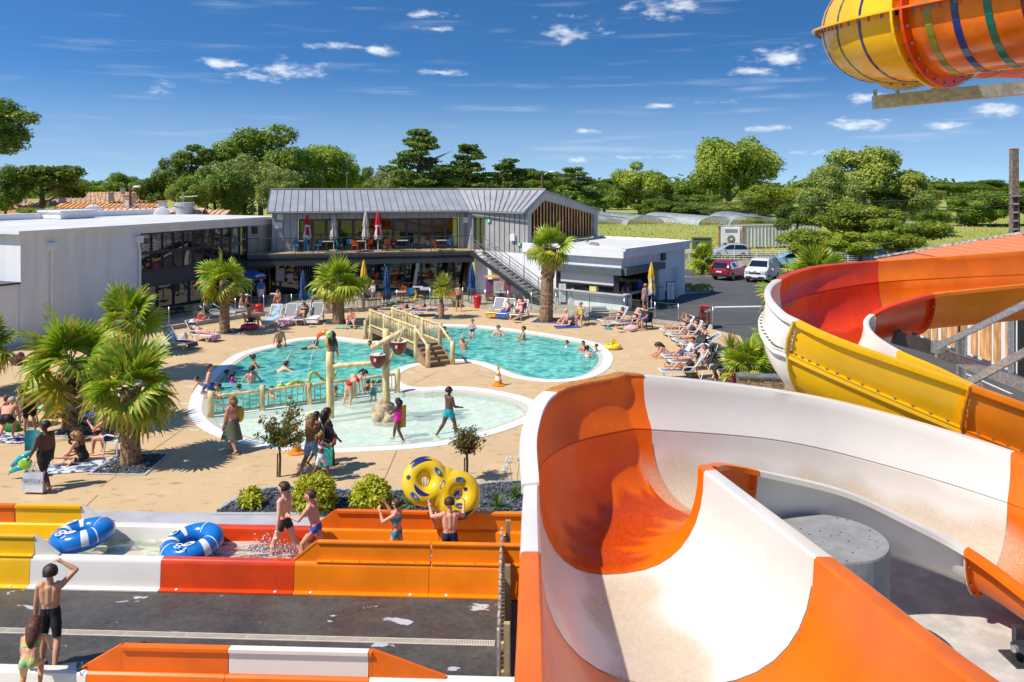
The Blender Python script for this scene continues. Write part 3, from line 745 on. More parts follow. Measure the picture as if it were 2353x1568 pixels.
# balustrade of the terrace: posts and rails, each post its own
rail = thing('terrace_balustrade','slim dark metal balustrade along the first floor terrace edge','balustrade',BL+Vector((0,0,DK)))
rp = [BL+Vector((0,.1,DK))]+[BL.lerp(BR,i/10)+Vector((0,.1,DK)) for i in range(1,11)]
for p in rp: MB().bar(p,p+Vector((0,0,1.02)),.05,.02).build('post',ANTHR,rail)
w = MB(); w.tube([rp[0]+Vector((0,0,1.04)),rp[-1]+Vector((0,0,1.04))],.028,6)
w.build('handrail',ANTHR,rail)
for a,b in zip(rp,rp[1:]):
    MB().quad(a+bd*.04+Vector((0,0,.08)),b-bd*.04+Vector((0,0,.08)),b-bd*.04+Vector((0,0,.96)),a+bd*.04+Vector((0,0,.96))).build('pane',glassy('clear_pane',(.86,.88,.88),.0) if 'clear_pane' not in MATS else MATS['clear_pane'],rail)
# ground floor: recessed glazing, slanted columns, strip curtain door
gw = thing('ground_floor_front','dark glazed ground floor front of the bar under the terrace','shopfront',Mp(6,-1.0))
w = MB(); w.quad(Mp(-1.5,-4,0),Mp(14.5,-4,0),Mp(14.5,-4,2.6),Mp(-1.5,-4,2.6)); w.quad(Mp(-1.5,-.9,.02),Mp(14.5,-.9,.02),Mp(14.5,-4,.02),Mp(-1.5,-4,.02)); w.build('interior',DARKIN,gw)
w = MB()
for k in range(7): w.bar(Mp(1+k*2,-3.4,.55),Mp(2.2+k*2,-3.4,.55),.5,1.1)
for k in range(9): w.bar(Mp(.6+k*1.5,-3.7,1.7+.15*(k % 3)),Mp(1.5+k*1.5,-3.7,1.7+.15*(k % 3)),.1,.3)
w.build('bar_counter',INWOOD,gw)
w = MB()
for k in range(5): w.box(Mp(1.4+k*2.7,-3.55,1.3),(.5,.1,.5),rz=.2)
w.build('bar_display',mat('lit_display',(.35,.42,.40),.4),gw)
pane_row(gw,Mp(0,-.9),MU,-1.0,1.6,.02,2.5,2); pane_row(gw,Mp(0,-.9),MU,4.2,14.0,.02,2.5,8)
for t in (9.6,11.9,13.4,14.4):
    MB().bar(Mp(t,.6,0),Mp(t+.35,.7,2.4),.22,.22).build('slanted_column',GALV if t < 11 else ANTHR,gw)
for i in range(16):
    t = 1.7+i*.15; k = 1.2*(i/15) ** 1.2
    pts = [Mp(t,-.7,2.45),Mp(t+.25*k,-.6,1.7),Mp(t+.9*k*.9,-.45,.9+.2*(i % 3))]
    MB().tube(pts,.014,4).build('curtain_strip',mat('clear_strip',(.5,.55,.62),.2),gw)
w = MB(); w.box(Mp(.3,-.7,1.5),(.6,.04,.9),rz=.2); w.box(Mp(1.0,-.7,1.3),(.4,.04,.55),rz=.2); w.build('poster',mat('poster_paper',(.62,.58,.62),.7,var=.25,scale=12),gw)
# white wall under the stairs, with the shop corner
w = MB(); wallbox(w,FOLD+KU*-.9+KN*.02,G0,0,DK-.06,.3); ww = w.build('white_wall',W_WALL); tag(ww,'plain white wall behind the outside metal staircase','wall')
# ---- staircase
st_t,st_b = Vector((-2.5,56.5,DK)),Vector((2.35,52.45,0))
sd = (st_b-st_t); sdh = Vector((sd.x,sd.y,0)).normalized(); sn = Vector((-sdh.y,sdh.x,0))
stair = thing('outside_staircase','straight galvanised metal staircase climbing to the terrace','staircase',st_b)
NS = 17
for i in range(NS):
    p = st_t.lerp(st_b,(i+.5)/NS); MB().box(p,(.30,1.15,.045),rz=math.atan2(sdh.y,sdh.x)).build('tread',GALV,stair)
for s_ in (-.62,.62):
    MB().bar(st_t+sn*s_+Vector((0,0,-.1)),st_b+sn*s_+Vector((0,0,.02)),.05,.3).build('stringer',ANTHR,stair)
    rr = MB()
    for h in (.3,.5,.7): rr.tube([st_t+sn*s_+Vector((0,0,h)),st_b+sn*s_+Vector((0,0,h))],.014,5)
    rr.tube([st_t+sn*s_+Vector((0,0,.98)),st_b+sn*s_+Vector((0,0,.98))],.03,6); rr.build('handrail',ANTHR,stair)
    for i in range(6):
        p = st_t.lerp(st_b,i/5)+sn*s_; MB().bar(p,p+Vector((0,0,.98)),.04,.04).build('post',ANTHR,stair)

# ---- left wing
LW0 = Vector((-24.3,39.4,0)); LU = Vector((.387,.922,0)).normalized(); LN = Vector((.922,-.387,0)); LH = 5.5
def Lp(t,o=0.,z=0.): return LW0+LU*t+LN*o+Vector((0,0,z))
wing = thing('left_wing','long white flat-roofed wing with a glazed upper gallery','building',Lp(8,-5))
w = MB(); w.prism([Lp(0)[:2],Lp(7.25)[:2],Lp(7.25,-12)[:2],Lp(0,-12)[:2]],0,LH)
w.prism([Lp(7.25)[:2],Lp(19.4)[:2],Lp(19.4,-.3)[:2],Lp(7.25,-.3)[:2]],5.08,LH)
w.build('wall',W_WALL,wing)
w = MB(); wallbox(w,Lp(7.25),Lp(18.6),2.0,2.82,.3); w.build('dark_band',DKBLUE,wing)
w = MB(); wallbox(w,Lp(16.3,-.02),Lp(19.4,-.02),2.82,5.08,.25); pw = w.build('beige_wall',BEIGE_P,wing)
for t in (17.2,18.2): MB().bar(Lp(t,.0,2.9),Lp(t,.0,5.0),.02,.03).build('panel_joint',SEAM,pw)
q = lamp_box(wing,Lp(16.8,.1,4.75),LN,(.4,.5,.15)); q.data.materials[0] = ANTHR
pane_row(wing,Lp(0,-.1),LU,7.3,16.3,3.92,5.06,11,fw=.08); pane_row(wing,Lp(0,-.1),LU,7.3,16.3,2.84,3.90,11,fw=.08)
pane_row(wing,Lp(0,-.1),LU,7.3,18.5,.05,1.98,9,fw=.1)
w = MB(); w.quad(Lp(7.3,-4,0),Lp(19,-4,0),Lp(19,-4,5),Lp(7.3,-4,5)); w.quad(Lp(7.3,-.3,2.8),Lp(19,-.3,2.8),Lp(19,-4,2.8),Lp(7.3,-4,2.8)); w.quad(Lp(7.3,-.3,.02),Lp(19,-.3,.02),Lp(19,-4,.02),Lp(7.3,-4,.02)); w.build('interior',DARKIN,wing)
w = MB(); w.prism([Lp(-.25,.3)[:2],Lp(20,.3)[:2],Lp(20,-13)[:2],Lp(-.25,-13)[:2]],LH,LH+.1)
rf = w.build('roof',ROOFW,wing)
w = MB(); w.bar(Lp(-.3,.34,LH+.06),Lp(20,.34,LH+.06),.06,.16); w.bar(Lp(-.3,.34,LH+.061),Lp(-.3,-13,LH+.061),.06,.164); w.build('roof_edge',W_PAINT,rf)
w = MB(); w.bar(Lp(-.2,-12.6,LH+.25),Lp(20,-11.5,LH+.25),.5,.5); w.build('parapet',W_WALL,rf)
for t,o in ((4.3,-11.3),(11.2,-11.0)):
    b_ = MB().box(Lp(t,o,LH+.35),(2.6,2.0,.42),rz=math.atan2(LU.y,LU.x)).build('skylight',W_PAINT,rf)
    MB().box(Lp(t,o,LH+.62),(2.8,2.2,.1),rz=math.atan2(LU.y,LU.x)).build('lid',W_PAINT,b_)
m = MB(); m.tube([Lp(9,-11.2,LH+.75),Lp(19.5,-10.8,LH+.75)],.03,6); m.build('guard_rail',GALV,rf)
for t in (1.6,7.0):
    b_ = MB().box(Lp(t,.16,4.75),(.42,.3,.4),rz=math.atan2(LU.y,LU.x)).build('rain_hopper',W_PAINT,wing)
    MB().tube([Lp(t,.16,4.6),Lp(t,.16,4.4),Lp(t+.12*(t > 5),.12,4.1),Lp(t+.12*(t > 5),.12,0)],.07,8).build('downpipe',W_PAINT,b_)
w = MB(); w.prism([Lp(-.02,-.1)[:2],Lp(-.02,-9)[:2],Lp(-3.2,-9)[:2],Lp(-3.2,-.6)[:2]],0,3.0); an = w.build('annexe',W_WALL,wing)
w = MB(); w.prism([Lp(-.0,-.0)[:2],Lp(-.0,-9)[:2],Lp(-3.4,-9)[:2],Lp(-3.4,-.4)[:2]],3.0,3.1); w.build('annexe_coping',ANTHR,an)

# ---- building with the hipped tile roof at the right
TILE = mat('clay_tile',(.58,.17,.07),.75,var=.25,scale=9,rnd=.16)
tb = thing('tiled_building','low building with red clay tile roof and timber slatted white wall','building',(23,34,0))
w = MB(); w.box((26.2,32,1.75),(10,23,3.5)); w.build('wall',W_WALL,tb)
for k in range(26):
    y = 43.2-k*.85
    if y > 33.4: MB().box((21.12,y,1.8),(.12,.34 if k % 3 else .7,3.3)).build('slat',PLANK,tb)
w = MB(); w.box((21.17,32.0,1.5),(.1,2.6,3.0)); w.build('opening',DARKIN,tb)
for y in (41.0,37.6): MB().box((21.16,y,1.7),(.06,.8,2.6)).build('window',WINDOW,tb)
w = MB(); w.tube([(21.0,33.55,0),(21.0,33.55,3.4)],.12,8); w.build('downpipe',GALV,tb)
hip0,hip1,hip2 = Vector((20.2,44.4,3.75)),Vector((26.5,38.0,5.87)),Vector((26.5,16,5.87))
w = MB(); w.add([hip0,(20.2,14,3.75),hip2,hip1,(33,44.4,3.75)],[(0,1,2,3),(4,0,3)]); tr = w.build('roof',TILE,tb)
tm = MB(); 
for k in range(5):
    a = math.pi*k/4
    tm.v.append((-.12+.24*k/4,-.21,.045*math.sin(a))); 
for k in range(5): tm.v.append((-.12+.24*k/4,.21,.045*math.sin(math.pi*k/4)+.05))
tm.f = [(k,k+1,6+k,5+k) for k in range(4)]+[(0,1,2,3,4)]; tm.m = [0]*5
tme = tm.mesh('roof_tile',TILE)
slope = math.atan2(5.87-3.75,6.3); c_ = 0
for r in range(17):
    x = 20.3+r*.37; z = 3.75+(x-20.2)*math.tan(slope)+.03; ymax = 44.4-(x-20.2)*(6.4/6.3)
    y = ymax-.1
    while y > 33.0 and c_ < 300 and r > 3:
        inst(tme,tr,(x-23,y-34,z),(0,-slope,math.pi/2*3),name='roof_tile').rotation_euler = (slope,0,-math.pi/2); y -= .25 if r % 2 else .2501; c_ += 1
w = MB(); w.tube([hip0+Vector((0,0,.06)),hip1+Vector((0,0,.08))],.12,6,jit=.15); w.build('hip_ridge',mat('mortar_ridge',(.30,.27,.25),.9,var=.5,scale=5),tr)

# ---- houses far left
HW = mat('house_render',(.62,.60,.60),.85,var=.05); HR = mat('house_tiles',(.60,.36,.20),.8,var=.3,scale=3,rnd=.2,stretch=(1,1,1))
HR2 = mat('house_tiles_orange',(.68,.30,.09),.8,var=.15,scale=3)
def house(px,w_,d_,h_,pitch,rz,label,group='village houses behind the white wing',Y=75,tiles=HR,chim=True,wall=HW):
    x,y = px; p = P(x,y,Y); p = Vector((p.x,p.y,0)); ridge = P(x,y,Y).z
    ez = ridge-pitch
    t = thing('house',label,'house',p,rz,group)
    MB().box((0,0,ez/2),(w_,d_,ez)).build('wall',wall,t,local=True)
    m = MB(); e = .35; zo = ez-.02
    m.add([(-w_/2-e,-d_/2-e,zo-.1),(w_/2+e,-d_/2-e,zo-.1),(w_/2+e,0,ridge),(-w_/2-e,0,ridge),(-w_/2-e,d_/2+e,zo-.1),(w_/2+e,d_/2+e,zo-.1)],
          [(0,1,2,3),(3,2,5,4)]); rf = m.build('roof',tiles,t,local=True)
    g = MB(); g.add([(-w_/2,-d_/2,ez),(-w_/2,d_/2,ez),(-w_/2,0,ridge-.1),(w_/2,-d_/2,ez),(w_/2,d_/2,ez),(w_/2,0,ridge-.1)],[(0,1,2),(3,5,4)]); g.build('gable',wall,t,local=True)
    rows = MB()
    for k in range(int(w_/.45)): x_ = -w_/2+.2+k*.45; rows.bar((x_,-d_/2-e,zo-.05),(x_,0,ridge+.05),.12,.04); rows.bar((x_,d_/2+e,zo-.05),(x_,0,ridge+.05),.12,.04)
    q = rows.build('tile_rows',tiles,rf,local=True); q['kind'] = 'stuff'
    if chim: 
        c = MB().box((w_*.28,-d_*.18,ridge+.1),(.55,.45,.8)).build('chimney',wall,rf,local=True); MB().box((w_*.28,-d_*.18,ridge+.56),(.68,.58,.1)).build('chimney_cap',HR2,c,local=True)
    wn = MB().box((0,-d_/2-.02,ez-1.4),(1.2,.06,1.2)).build('window',ANTHR,t,local=True)
    return t
house((290,479),11,8,0,1.5,R(8),'nearest village house with long low tawny tile roof',Y=62,tiles=HR)
house((255,468),9,7,0,1.2,R(-6),'house with plain bright orange roof behind the long tawny roof',Y=72,tiles=HR2)
house((200,456),8,7,0,1.3,R(28),'white gabled house with tawny roof left of the street lamp',Y=84)
house((255,456),9,7,0,1.4,R(20),'white gabled house just left of the street lamp post',Y=88)
house((228,442),10,8,0,1.6,R(30),'farthest village house standing highest behind the others',Y=108)
house((60,468),10,8,0,1.6,R(60),'house half hidden beneath the umbrella pine',Y=80)
house((20,464),9,8,0,1.4,R(0),'leftmost village house with pale striped tile roof',Y=90)
house((395,483),9,7,0,1.0,R(0),'low tawny roof beside the television aerial',Y=66,chim=False)
# farm house far right
house((2010,503-65),8,6,0,1.3,R(10),'tiny far house with orange roof among the right hand trees',Y=260,tiles=HR2,group=None,chim=False) if False else None
fh = P(2068,508,170); t = thing('house','tiny distant house with orange roof beyond the right hand hedge','house',(fh.x,fh.y,-.5),R(10))
MB().box((0,0,1.2),(7,5,2.4)).build('wall',HW,t,local=True); m = MB(); m.add([(-4,-3,2.3),(4,-3,2.3),(4,0,3.6),(-4,0,3.6),(-4,3,2.3),(4,3,2.3)],[(0,1,2,3),(3,2,5,4)]); m.build('roof',HR2,t,local=True)
# aerial and dishes over the low roofs
def dish(px,Y,r,label):
    p = P(*px,Y); t = thing('satellite_dish',label,'satellite dish',(p.x,p.y,5)); m = Matrix.Rotation(R(75),3,'X') @ Matrix.Rotation(R(20),3,'Y')
    MB().sphere(p,(r,r,r*.18),14,6,mtx=m).build('bowl',HW,t); MB().tube([p,(p.x,p.y+.1,5)],.03,5).build('mast',GALV,t)
dish((402,492),62,.55,'white satellite dish left of the round chimney'); dish((372,494),60,.6,'white satellite dish on the tawny roof'); dish((214,491),60,.7,'big white satellite dish left of the tawny roof')
p = P(421,472,62); t = thing('television_aerial','comb shaped television aerial above the round chimney','aerial',(p.x,p.y,5.2))
MB().tube([(p.x,p.y,5.2),(p.x,p.y,7.3)],.03,5).build('mast',GALV,t); m = MB(); m.tube([(p.x-.3,p.y,6.9),(p.x+1.1,p.y,7.0)],.02,4)
for k in range(6): m.tube([(p.x+k*.2,p.y-.3,6.93),(p.x+k*.2,p.y+.3,6.93)],.012,4)
m.build('comb',GALV,t)
p = P(424,485,61.5); m = MB(); m.lathe([(.0,4.2),(.65,4.2),(.65,6.2),(.75,6.25),(.75,6.5),(0,6.5)],16,(p.x,p.y,0)); tag(m.build('chimney',CONC_G),'stout round grey chimney behind the wing roof','chimney')
# ------------------------------------------------------------------ water slides
BOLT = mat('bolt_steel',(.30,.29,.28),.4,metal=.7)
def film_mat(name,tint,foam,cover=.5):
    m = bpy.data.materials.new(name); m.use_nodes = True; nt = m.node_tree; N = nt.nodes.new; L = nt.links.new
    b = nt.nodes['Principled BSDF']; out = nt.nodes['Material Output']
    f1,h = noise_node(nt,24,4,.7,(1,.45,1),.3,.72,.2)
    c = mixc(nt,f1,tint,foam)
    L(c,b.inputs['Base Color']); b.inputs['Roughness'].default_value = .12
    bump(nt,h,.5,.02,b)
    f2,_ = noise_node(nt,18,4,.7,(1,.35,1),.2,.8)
    mr = N('ShaderNodeMapRange'); L(f2,mr.inputs[0]); mr.inputs[3].default_value = cover*.35; mr.inputs[4].default_value = cover
    at = N('ShaderNodeAttribute'); at.attribute_name = 'edge'; ml = N('ShaderNodeMath'); ml.operation = 'MULTIPLY'; L(mr.outputs[0],ml.inputs[0]); L(at.outputs['Fac'],ml.inputs[1])
    L(ml.outputs[0],b.inputs['Alpha']); MATS[name] = m; return m
FILM_W = film_mat('running_water_pale',(.66,.52,.33),(.77,.65,.46),.72)
FILM_O = film_mat('running_water_orange',(.42,.022,.002),(.66,.085,.015),.9)
def U_prof(L_,R_,d,m=18,p=.78,q=.85):
    out = []
    for k in range(m+1):
        th = math.pi*k/m; c = math.cos(th); s_ = math.sin(th)
        t = .5-.5*math.copysign(abs(c) ** p,c)
        pt = L_.lerp(R_,t); out.append(Vector((pt.x,pt.y,pt.z-d*s_ ** q)))
    return out
root_cap = [None]
def flume(label,stations,sections,flange=.20,n=7,th=.035,base=None):
    """stations: (left rim, right rim, crest of the raised left wall or None, depth); sections: (first, last station, material)"""
    k = len(stations)
    Ls = catmull([s[0] for s in stations],n,False); Rs = catmull([s[1] for s in stations],n,False)
    Es = catmull([s[2] if s[2] else s[0] for s in stations],n,False)
    Ds = [x.x for x in catmull([Vector((s[3],0,0)) for s in stations],n,False)]
    root = thing('water_slide',label,'water slide',base or (Ls[0].x,Ls[0].y,0))
    def ring(i,out=0.):
        L_,R_,d = Ls[i],Rs[i],Ds[i]
        a = (R_-L_); a.z = 0; a.normalize(); up = Vector((0,0,1))
        inn = U_prof(L_,R_,d); r = []
        r += [L_-a*flange+up*-.10,L_-a*(flange-.015)+up*-.015,L_-a*(flange-.05),L_-a*.03,L_-up*.03]
        r += inn[1:-1]
        r += [R_-up*.03,R_+a*.03,R_+a*(flange-.05),R_+a*(flange-.015)+up*-.015,R_+a*flange+up*-.10]
        oL,oR = L_-a*(th+.03),R_+a*(th+.03)
        ou = U_prof(oL+up*-.06,oR+up*-.06,d+th-.02)
        r += list(reversed(ou))
        return r,ou,a
    def ext(i):
        L_,E_ = Ls[i],Es[i]; a = (Rs[i]-L_); a.z = 0; a.normalize(); up = Vector((0,0,1)); h = E_-L_
        if h.length < .04: h = up*.04
        ins = [L_+up*.006+h*t-a*(-.10*math.sin(math.pi*t)*0+.0)+a*(-.07*math.sin(math.pi*t)*min(1,h.length)) for t in (0,.2,.4,.6,.8,1)]
        r = [L_-a*flange+up*.03,L_-a*flange+up*.006]+ins
        e = ins[-1]; r += [e+up*.02-a*.02,e+up*.025-a*.05,e-a*(flange*1.05)+up*.02,e-a*(flange*1.1)-up*.005,e-a*(flange*1.1)-up*.1]
        r += [x-a*.05 for x in reversed(ins[:-1])]
        r[-1] = L_-a*.06+up*.03
        return r
    parts = []
    for (s0,s1,m) in sections:
        i0,i1 = s0*n,min(s1*n,len(Ls)-1)
        rows = [ring(i)[0] for i in range(i0,i1+1)]
        mb = MB(); mb.sheet(rows,closed=True)
        kk = len(rows[0]); mb.f.append(tuple(range(kk))); mb.f.append(tuple(reversed(range(len(mb.v)-kk,len(mb.v))))); mb.m += [0,0]
        o = mb.build('section',m,root,smooth=True); o.data.set_sharp_from_angle(angle=R(40)); parts.append(o)
        hs = [(Es[i]-Ls[i]).length for i in range(i0,i1+1)]
        idx = [i for i,h in zip(range(i0,i1+1),hs) if h > .05]
        if len(idx) > 1:
            a_ = max(i0,idx[0]-1); mb = MB(); rows = [ext(i) for i in range(a_,idx[-1]+1)]; mb.sheet(rows,closed=True); kk = len(rows[0])
            mb.f.append(tuple(range(kk))); mb.f.append(tuple(reversed(range(len(mb.v)-kk,len(mb.v))))); mb.m += [0,0]
            o2 = mb.build('raised_wall',m,o,smooth=True); o2.data.set_sharp_from_angle(angle=R(40))
            b = MB()
            for i in idx[::1]:
                a = (Rs[i]-Ls[i]); a.z = 0; a.normalize()
                for f_ in (0,):
                    p = Ls[i].lerp(Ls[min(i+1,len(Ls)-1)],f_)-a*(flange*.6)+Vector((0,0,.045)); b.box(p,(.05,.05,.03))
            q = b.build('flange_bolts',BOLT,o2); q['kind'] = 'stuff'
        # joint flange round the outside at the section's end
        for i in (i0,i1):
            if i in (0,len(Ls)-1): continue
            if i == i1:
                j_ = i+1; fr_ = .02/max(.05,(Ls[j_]-Ls[i]).length); p0 = [q+Vector((0,0,.005)) for q in U_prof(Ls[i],Rs[i],Ds[i])[1:-1]]; p1 = [q+Vector((0,0,.005)) for q in U_prof(Ls[i].lerp(Ls[j_],fr_),Rs[i].lerp(Rs[j_],fr_),Ds[i])[1:-1]]
                MB().sheet([p0,p1]).build('sealant_line',mat('sealant',(.20,.13,.09),.7),o)
            rr,ou,a = ring(i); tdir = (Ls[min(i+1,len(Ls)-1)]-Ls[i-1]+Rs[min(i+1,len(Ls)-1)]-Rs[i-1]).normalized()
            c = (Ls[i]+Rs[i])/2; sgn = 1 if i == i0 else -1
            f = MB(); rows = []
            for p in ou:
                d_ = (p-c); d_.z -= 0; d_.normalize(); o_ = tdir*(.004*sgn)
                rows.append([p+o_,p+d_*.12+o_,p+d_*.12+tdir*(.02*sgn),p+tdir*(.02*sgn)])
            f.sheet(rows,closed=True); jf = f.build('joint_flange',m,o)
            b = MB()
            for p in ou[1:-1:2]:
                d_ = (p-c).normalized(); b.box(p+d_*.07+tdir*(.035*sgn),(.04,.04,.03))
            q = b.build('joint_bolts',BOLT,jf); q['kind'] = 'stuff'
            hE = Es[i]-Ls[i]
            if hE.length > .3:
                f = MB(); a0 = Ls[i]-a*.06; a1 = Es[i]-a*.08
                f.bar(a0+tdir*(.014*sgn)-a*.05,a1+tdir*(.014*sgn)-a*.05,.1,.018) if False else f.sheet([[x-a*.05+tdir*(.004*sgn),x-a*.17+tdir*(.004*sgn),x-a*.17+tdir*(.022*sgn),x-a*.05+tdir*(.022*sgn)] for x in (a0,a0.lerp(a1,.5)-a*.06,a1)],closed=True)
                f.build('wall_flange',m,o)
                b = MB()
                for u_ in (.15,.4,.65,.9): b.box(a0.lerp(a1,u_)-a*.13+tdir*(.035*sgn),(.045,.045,.03))
                q = b.build('wall_bolts',BOLT,o); q['kind'] = 'stuff'
    def cap(i0,i1,m):
        rows = []
        for i in range(i0,i1+1):
            e,a,up = Es[i]+Vector((0,0,.006)),(Rs[i]-Ls[i]),Vector((0,0,1)); a.z = 0; a.normalize()
            rows.append([e+up*.0+a*.012,e+up*.03,e+up*.035-a*.05,e-a*(flange*1.06)+up*.03,e-a*(flange*1.13)+up*.0,e-a*(flange*1.13)-up*.13,e-a*.04-up*.05])
        mb = MB(); mb.sheet(rows,closed=True); k_ = len(rows[0]); mb.f += [tuple(range(k_)),tuple(reversed(range(len(mb.v)-k_,len(mb.v))))]; mb.m += [0,0]
        o = mb.build('rim_cap',m,root,smooth=True); o.data.set_sharp_from_angle(angle=R(40))
    root_cap[0] = cap
    def water(i0,i1,m,t0=.38,t1=.64,lift=.012):
        rows = []
        for i in range(i0,i1+1):
            c_ = (Ls[i]+Rs[i])/2; pr = [q+(c_-q).normalized()*.016 for q in U_prof(Ls[i],Rs[i],Ds[i],80)]
            w_ = .03*math.sin(i*1.7)+.02*math.sin(i*.6); a_ = int((t0+w_)*80)
            rows.append(pr[a_:a_+(int((t1-t0)*80))])
        mb = MB(); mb.sheet(rows); wf = mb.build('water_film',m,root,smooth=True); k_ = len(rows[0]); nr = len(rows); at = wf.data.attributes.new('edge','FLOAT','POINT'); at.data.foreach_set('value',[min(1.,4.5*min(j,k_-1-j)/k_)*min(1.,.35+min(i,nr-1-i)*.4) for i in range(nr) for j in range(k_)])
    return root,Ls,Rs,Es,Ds,water

# ---- the white and orange slide in the foreground (metres, read off the photograph)
V = Vector
ST = [(V((.12,2.6,5.05)),V((3.5,2.6,5.05)),None,1.55),
      (V((.25,5.9,4.30)),V((3.42,5.9,4.30)),None,1.52),
      (V((.325,9.0,3.84)),V((3.41,9.0,3.78)),None,1.5),
      (V((.40,11.8,3.53)),V((2.98,12.38,3.53)),None,1.46),
      (V((.50,12.85,3.50)),V((3.06,12.72,3.48)),V((.42,12.95,3.95)),1.40),
      (V((1.05,13.95,3.45)),V((3.24,13.06,3.42)),V((.80,14.1,4.26)),1.34),
      (V((2.05,14.8,3.40)),V((3.56,13.40,3.30)),V((1.98,15.05,4.30)),1.25),
      (V((2.65,15.1,3.33)),V((4.05,13.68,3.12)),V((2.55,15.4,4.26)),1.2),
      (V((5.2,15.85,2.90)),V((5.75,14.18,2.60)),V((5.25,16.15,3.78)),1.12),
      (V((7.25,16.1,2.38)),V((7.0,14.32,2.05)),V((7.35,16.4,3.30)),1.08),
      (V((9.6,15.45,1.80)),V((8.15,14.22,1.52)),V((9.85,15.75,2.62)),1.0),
      (V((10.9,14.0,1.45)),V((8.75,13.2,1.14)),V((11.2,14.15,2.2)),.95),
      (V((11.3,12.2,1.2)),V((8.95,12.0,.95)),V((11.6,12.25,1.9)),.9)]
sl1 = flume('big white and orange open water slide curling right in the foreground',ST,
            [(0,2,O_GEL),(2,3,W_GEL),(3,7,O_GEL),(7,10,W_GEL),(10,12,O_GEL)],flange=.24)
slide1,_,_,_,_,wt = sl1
root_cap[0](21,35,W_GEL); root_cap[0](35,49,mat('brownish_orange',(.58,.22,.03),.35,var=.2,scale=5))  # second cap is a browner orange than the wall below it
wt(4,21,FILM_W,.36,.62); wt(21,47,FILM_O,.28,.60); wt(46,72,FILM_W,.10,.62)
# supports: concrete drum in the bend, steel feet
m = MB(); c = Vector((5.21,13.08,0)); m.lathe([(0,0),(.9,0),(.9,2.17),(.89,2.2),(0,2.2)],48,c)
DRUM = mat('speckled_concrete',(.27,.27,.27),.8,var=.1,scale=3,bump=.2)
dr_ = m.build('concrete_drum',DRUM); tag(dr_,'round grey concrete drum standing inside the white slide bend','concrete drum')
m = MB()
for k in range(26):
    a = random.uniform(0,6.28); r = .86*math.sqrt(random.random()); s_ = random.uniform(.008,.022); m.lathe([(0,.0),(s_,.0),(s_*.8,.003)],6,(c.x+r*math.cos(a),c.y+r*math.sin(a),2.201))
q = m.build('holes',mat('pit_dark',(.06,.055,.05),.9),dr_); q['kind'] = 'stuff'
ft = thing('steel_footing','dark steel foot with bolted plates under the slide end','support',(8.55,13.4,0))
MB().bar((8.5,13.4,.03),(8.5,13.4,.55),.12,.12).build('post',ANTHR,ft); MB().box((8.6,13.35,.02),(.6,.5,.04)).build('base_plate',ANTHR,ft)
MB().box((8.7,13.3,.3),(.7,.35,.1),rz=.5).build('bracket',ANTHR,ft); MB().tube([(8.3,13.2,.28),(8.5,13.25,.28)],.06,8).build('roller',GALV,ft)
for x,y,h in ((1.7,7.0,2.7),(1.7,11.0,2.1),(2.3,14.2,1.9),(6.2,15.2,1.3)):
    q = MB().tube([(x,y,0),(x,y,h)],.12,10).build('support_post',GALV,slide1); MB().box((x,y,.02),(.5,.5,.04)).build('base_plate',GALV,q)

# ---- the orange and yellow slide behind it
S2 = [(P(2470,626,25.6),P(2470,640,22.8),P(2470,572,25.6),1.1),
      (P(2353,631,24.8),P(2353,652,22.2),P(2353,579,24.9),1.1),
      (P(2200,638,24),P(2220,665,21.7),P(2200,590,24.1),1.1),
      (P(2020,649,23),P(2138,674,21.2),P(2020,602,23.2),1.1),
      (P(1880,672,21.6),P(2045,698,20.4),P(1878,616,21.8),1.1),
      (P(1795,699,20.1),P(1995,722,19.8),P(1797,645,20.3),1.1),
      (P(1757,740,18.8),P(1984,742,19.4),P(1772,676,18.8),1.1),
      (P(1781,791,18.0),P(2003,770,19.05),P(1800,715,17.95),1.15),
      (P(1823,812,17.7),P(2060,806,18.8),P(1842,739,17.65),1.15),
      (P(1957,873,17.4),P(2150,845,18.5),P(1957,789,17.3),1.15),
      (P(2217,984,17.1),P(2300,915,18.3),P(2238,886,17.0),1.1),
      (P(2420,1066,16.9),P(2480,985,18.1),P(2430,955,16.8),1.1)]
sl2 = flume('orange, red, white and yellow open slide making a hairpin at the right',S2,
            [(0,3,A_GEL),(3,5,RO_GEL),(5,8,W_GEL),(8,10,Y_GEL),(10,11,A_GEL)],flange=.17)
sl2[5](20,40,FILM_O,.36,.66)
# steel frame of that slide
fr = thing('support_scaffold','galvanised steel frame and diagonal braces beneath the hairpin slide','steel frame',(12.5,19,0))
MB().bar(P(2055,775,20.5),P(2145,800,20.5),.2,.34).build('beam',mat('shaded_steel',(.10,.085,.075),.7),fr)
MB().bar(P(2147,806,20.5),P(2420,912,19.0),.2,.26).build('beam',GALV,fr)
MB().bar(P(2155,797,20.2),P(2420,668,18.0),.14,.14).build('brace',GALV,fr)
MB().bar(P(2225,880,18.9),P(2420,775,17.2),.16,.16).build('brace',GALV,fr)
a_,b_ = P(2155,797,20.2),P(2075,770,20.6)
MB().box(a_,(.3,.12,.3)).build('joint_plate',GALV,fr)
for p in (P(2066,758,20.6),P(2101,764,20.6)): MB().bar(p,p+Vector((0,0,-.3)),.07,.07).build('hanger',ANTHR,fr)
for x,y,h in ((8.2,19.3,3.2),(12.5,22.2,3.7),(11.6,19.9,3.0)):
    MB().tube([(x,y,0),(x,y,h)],.14,10).build('post',GALV,fr)

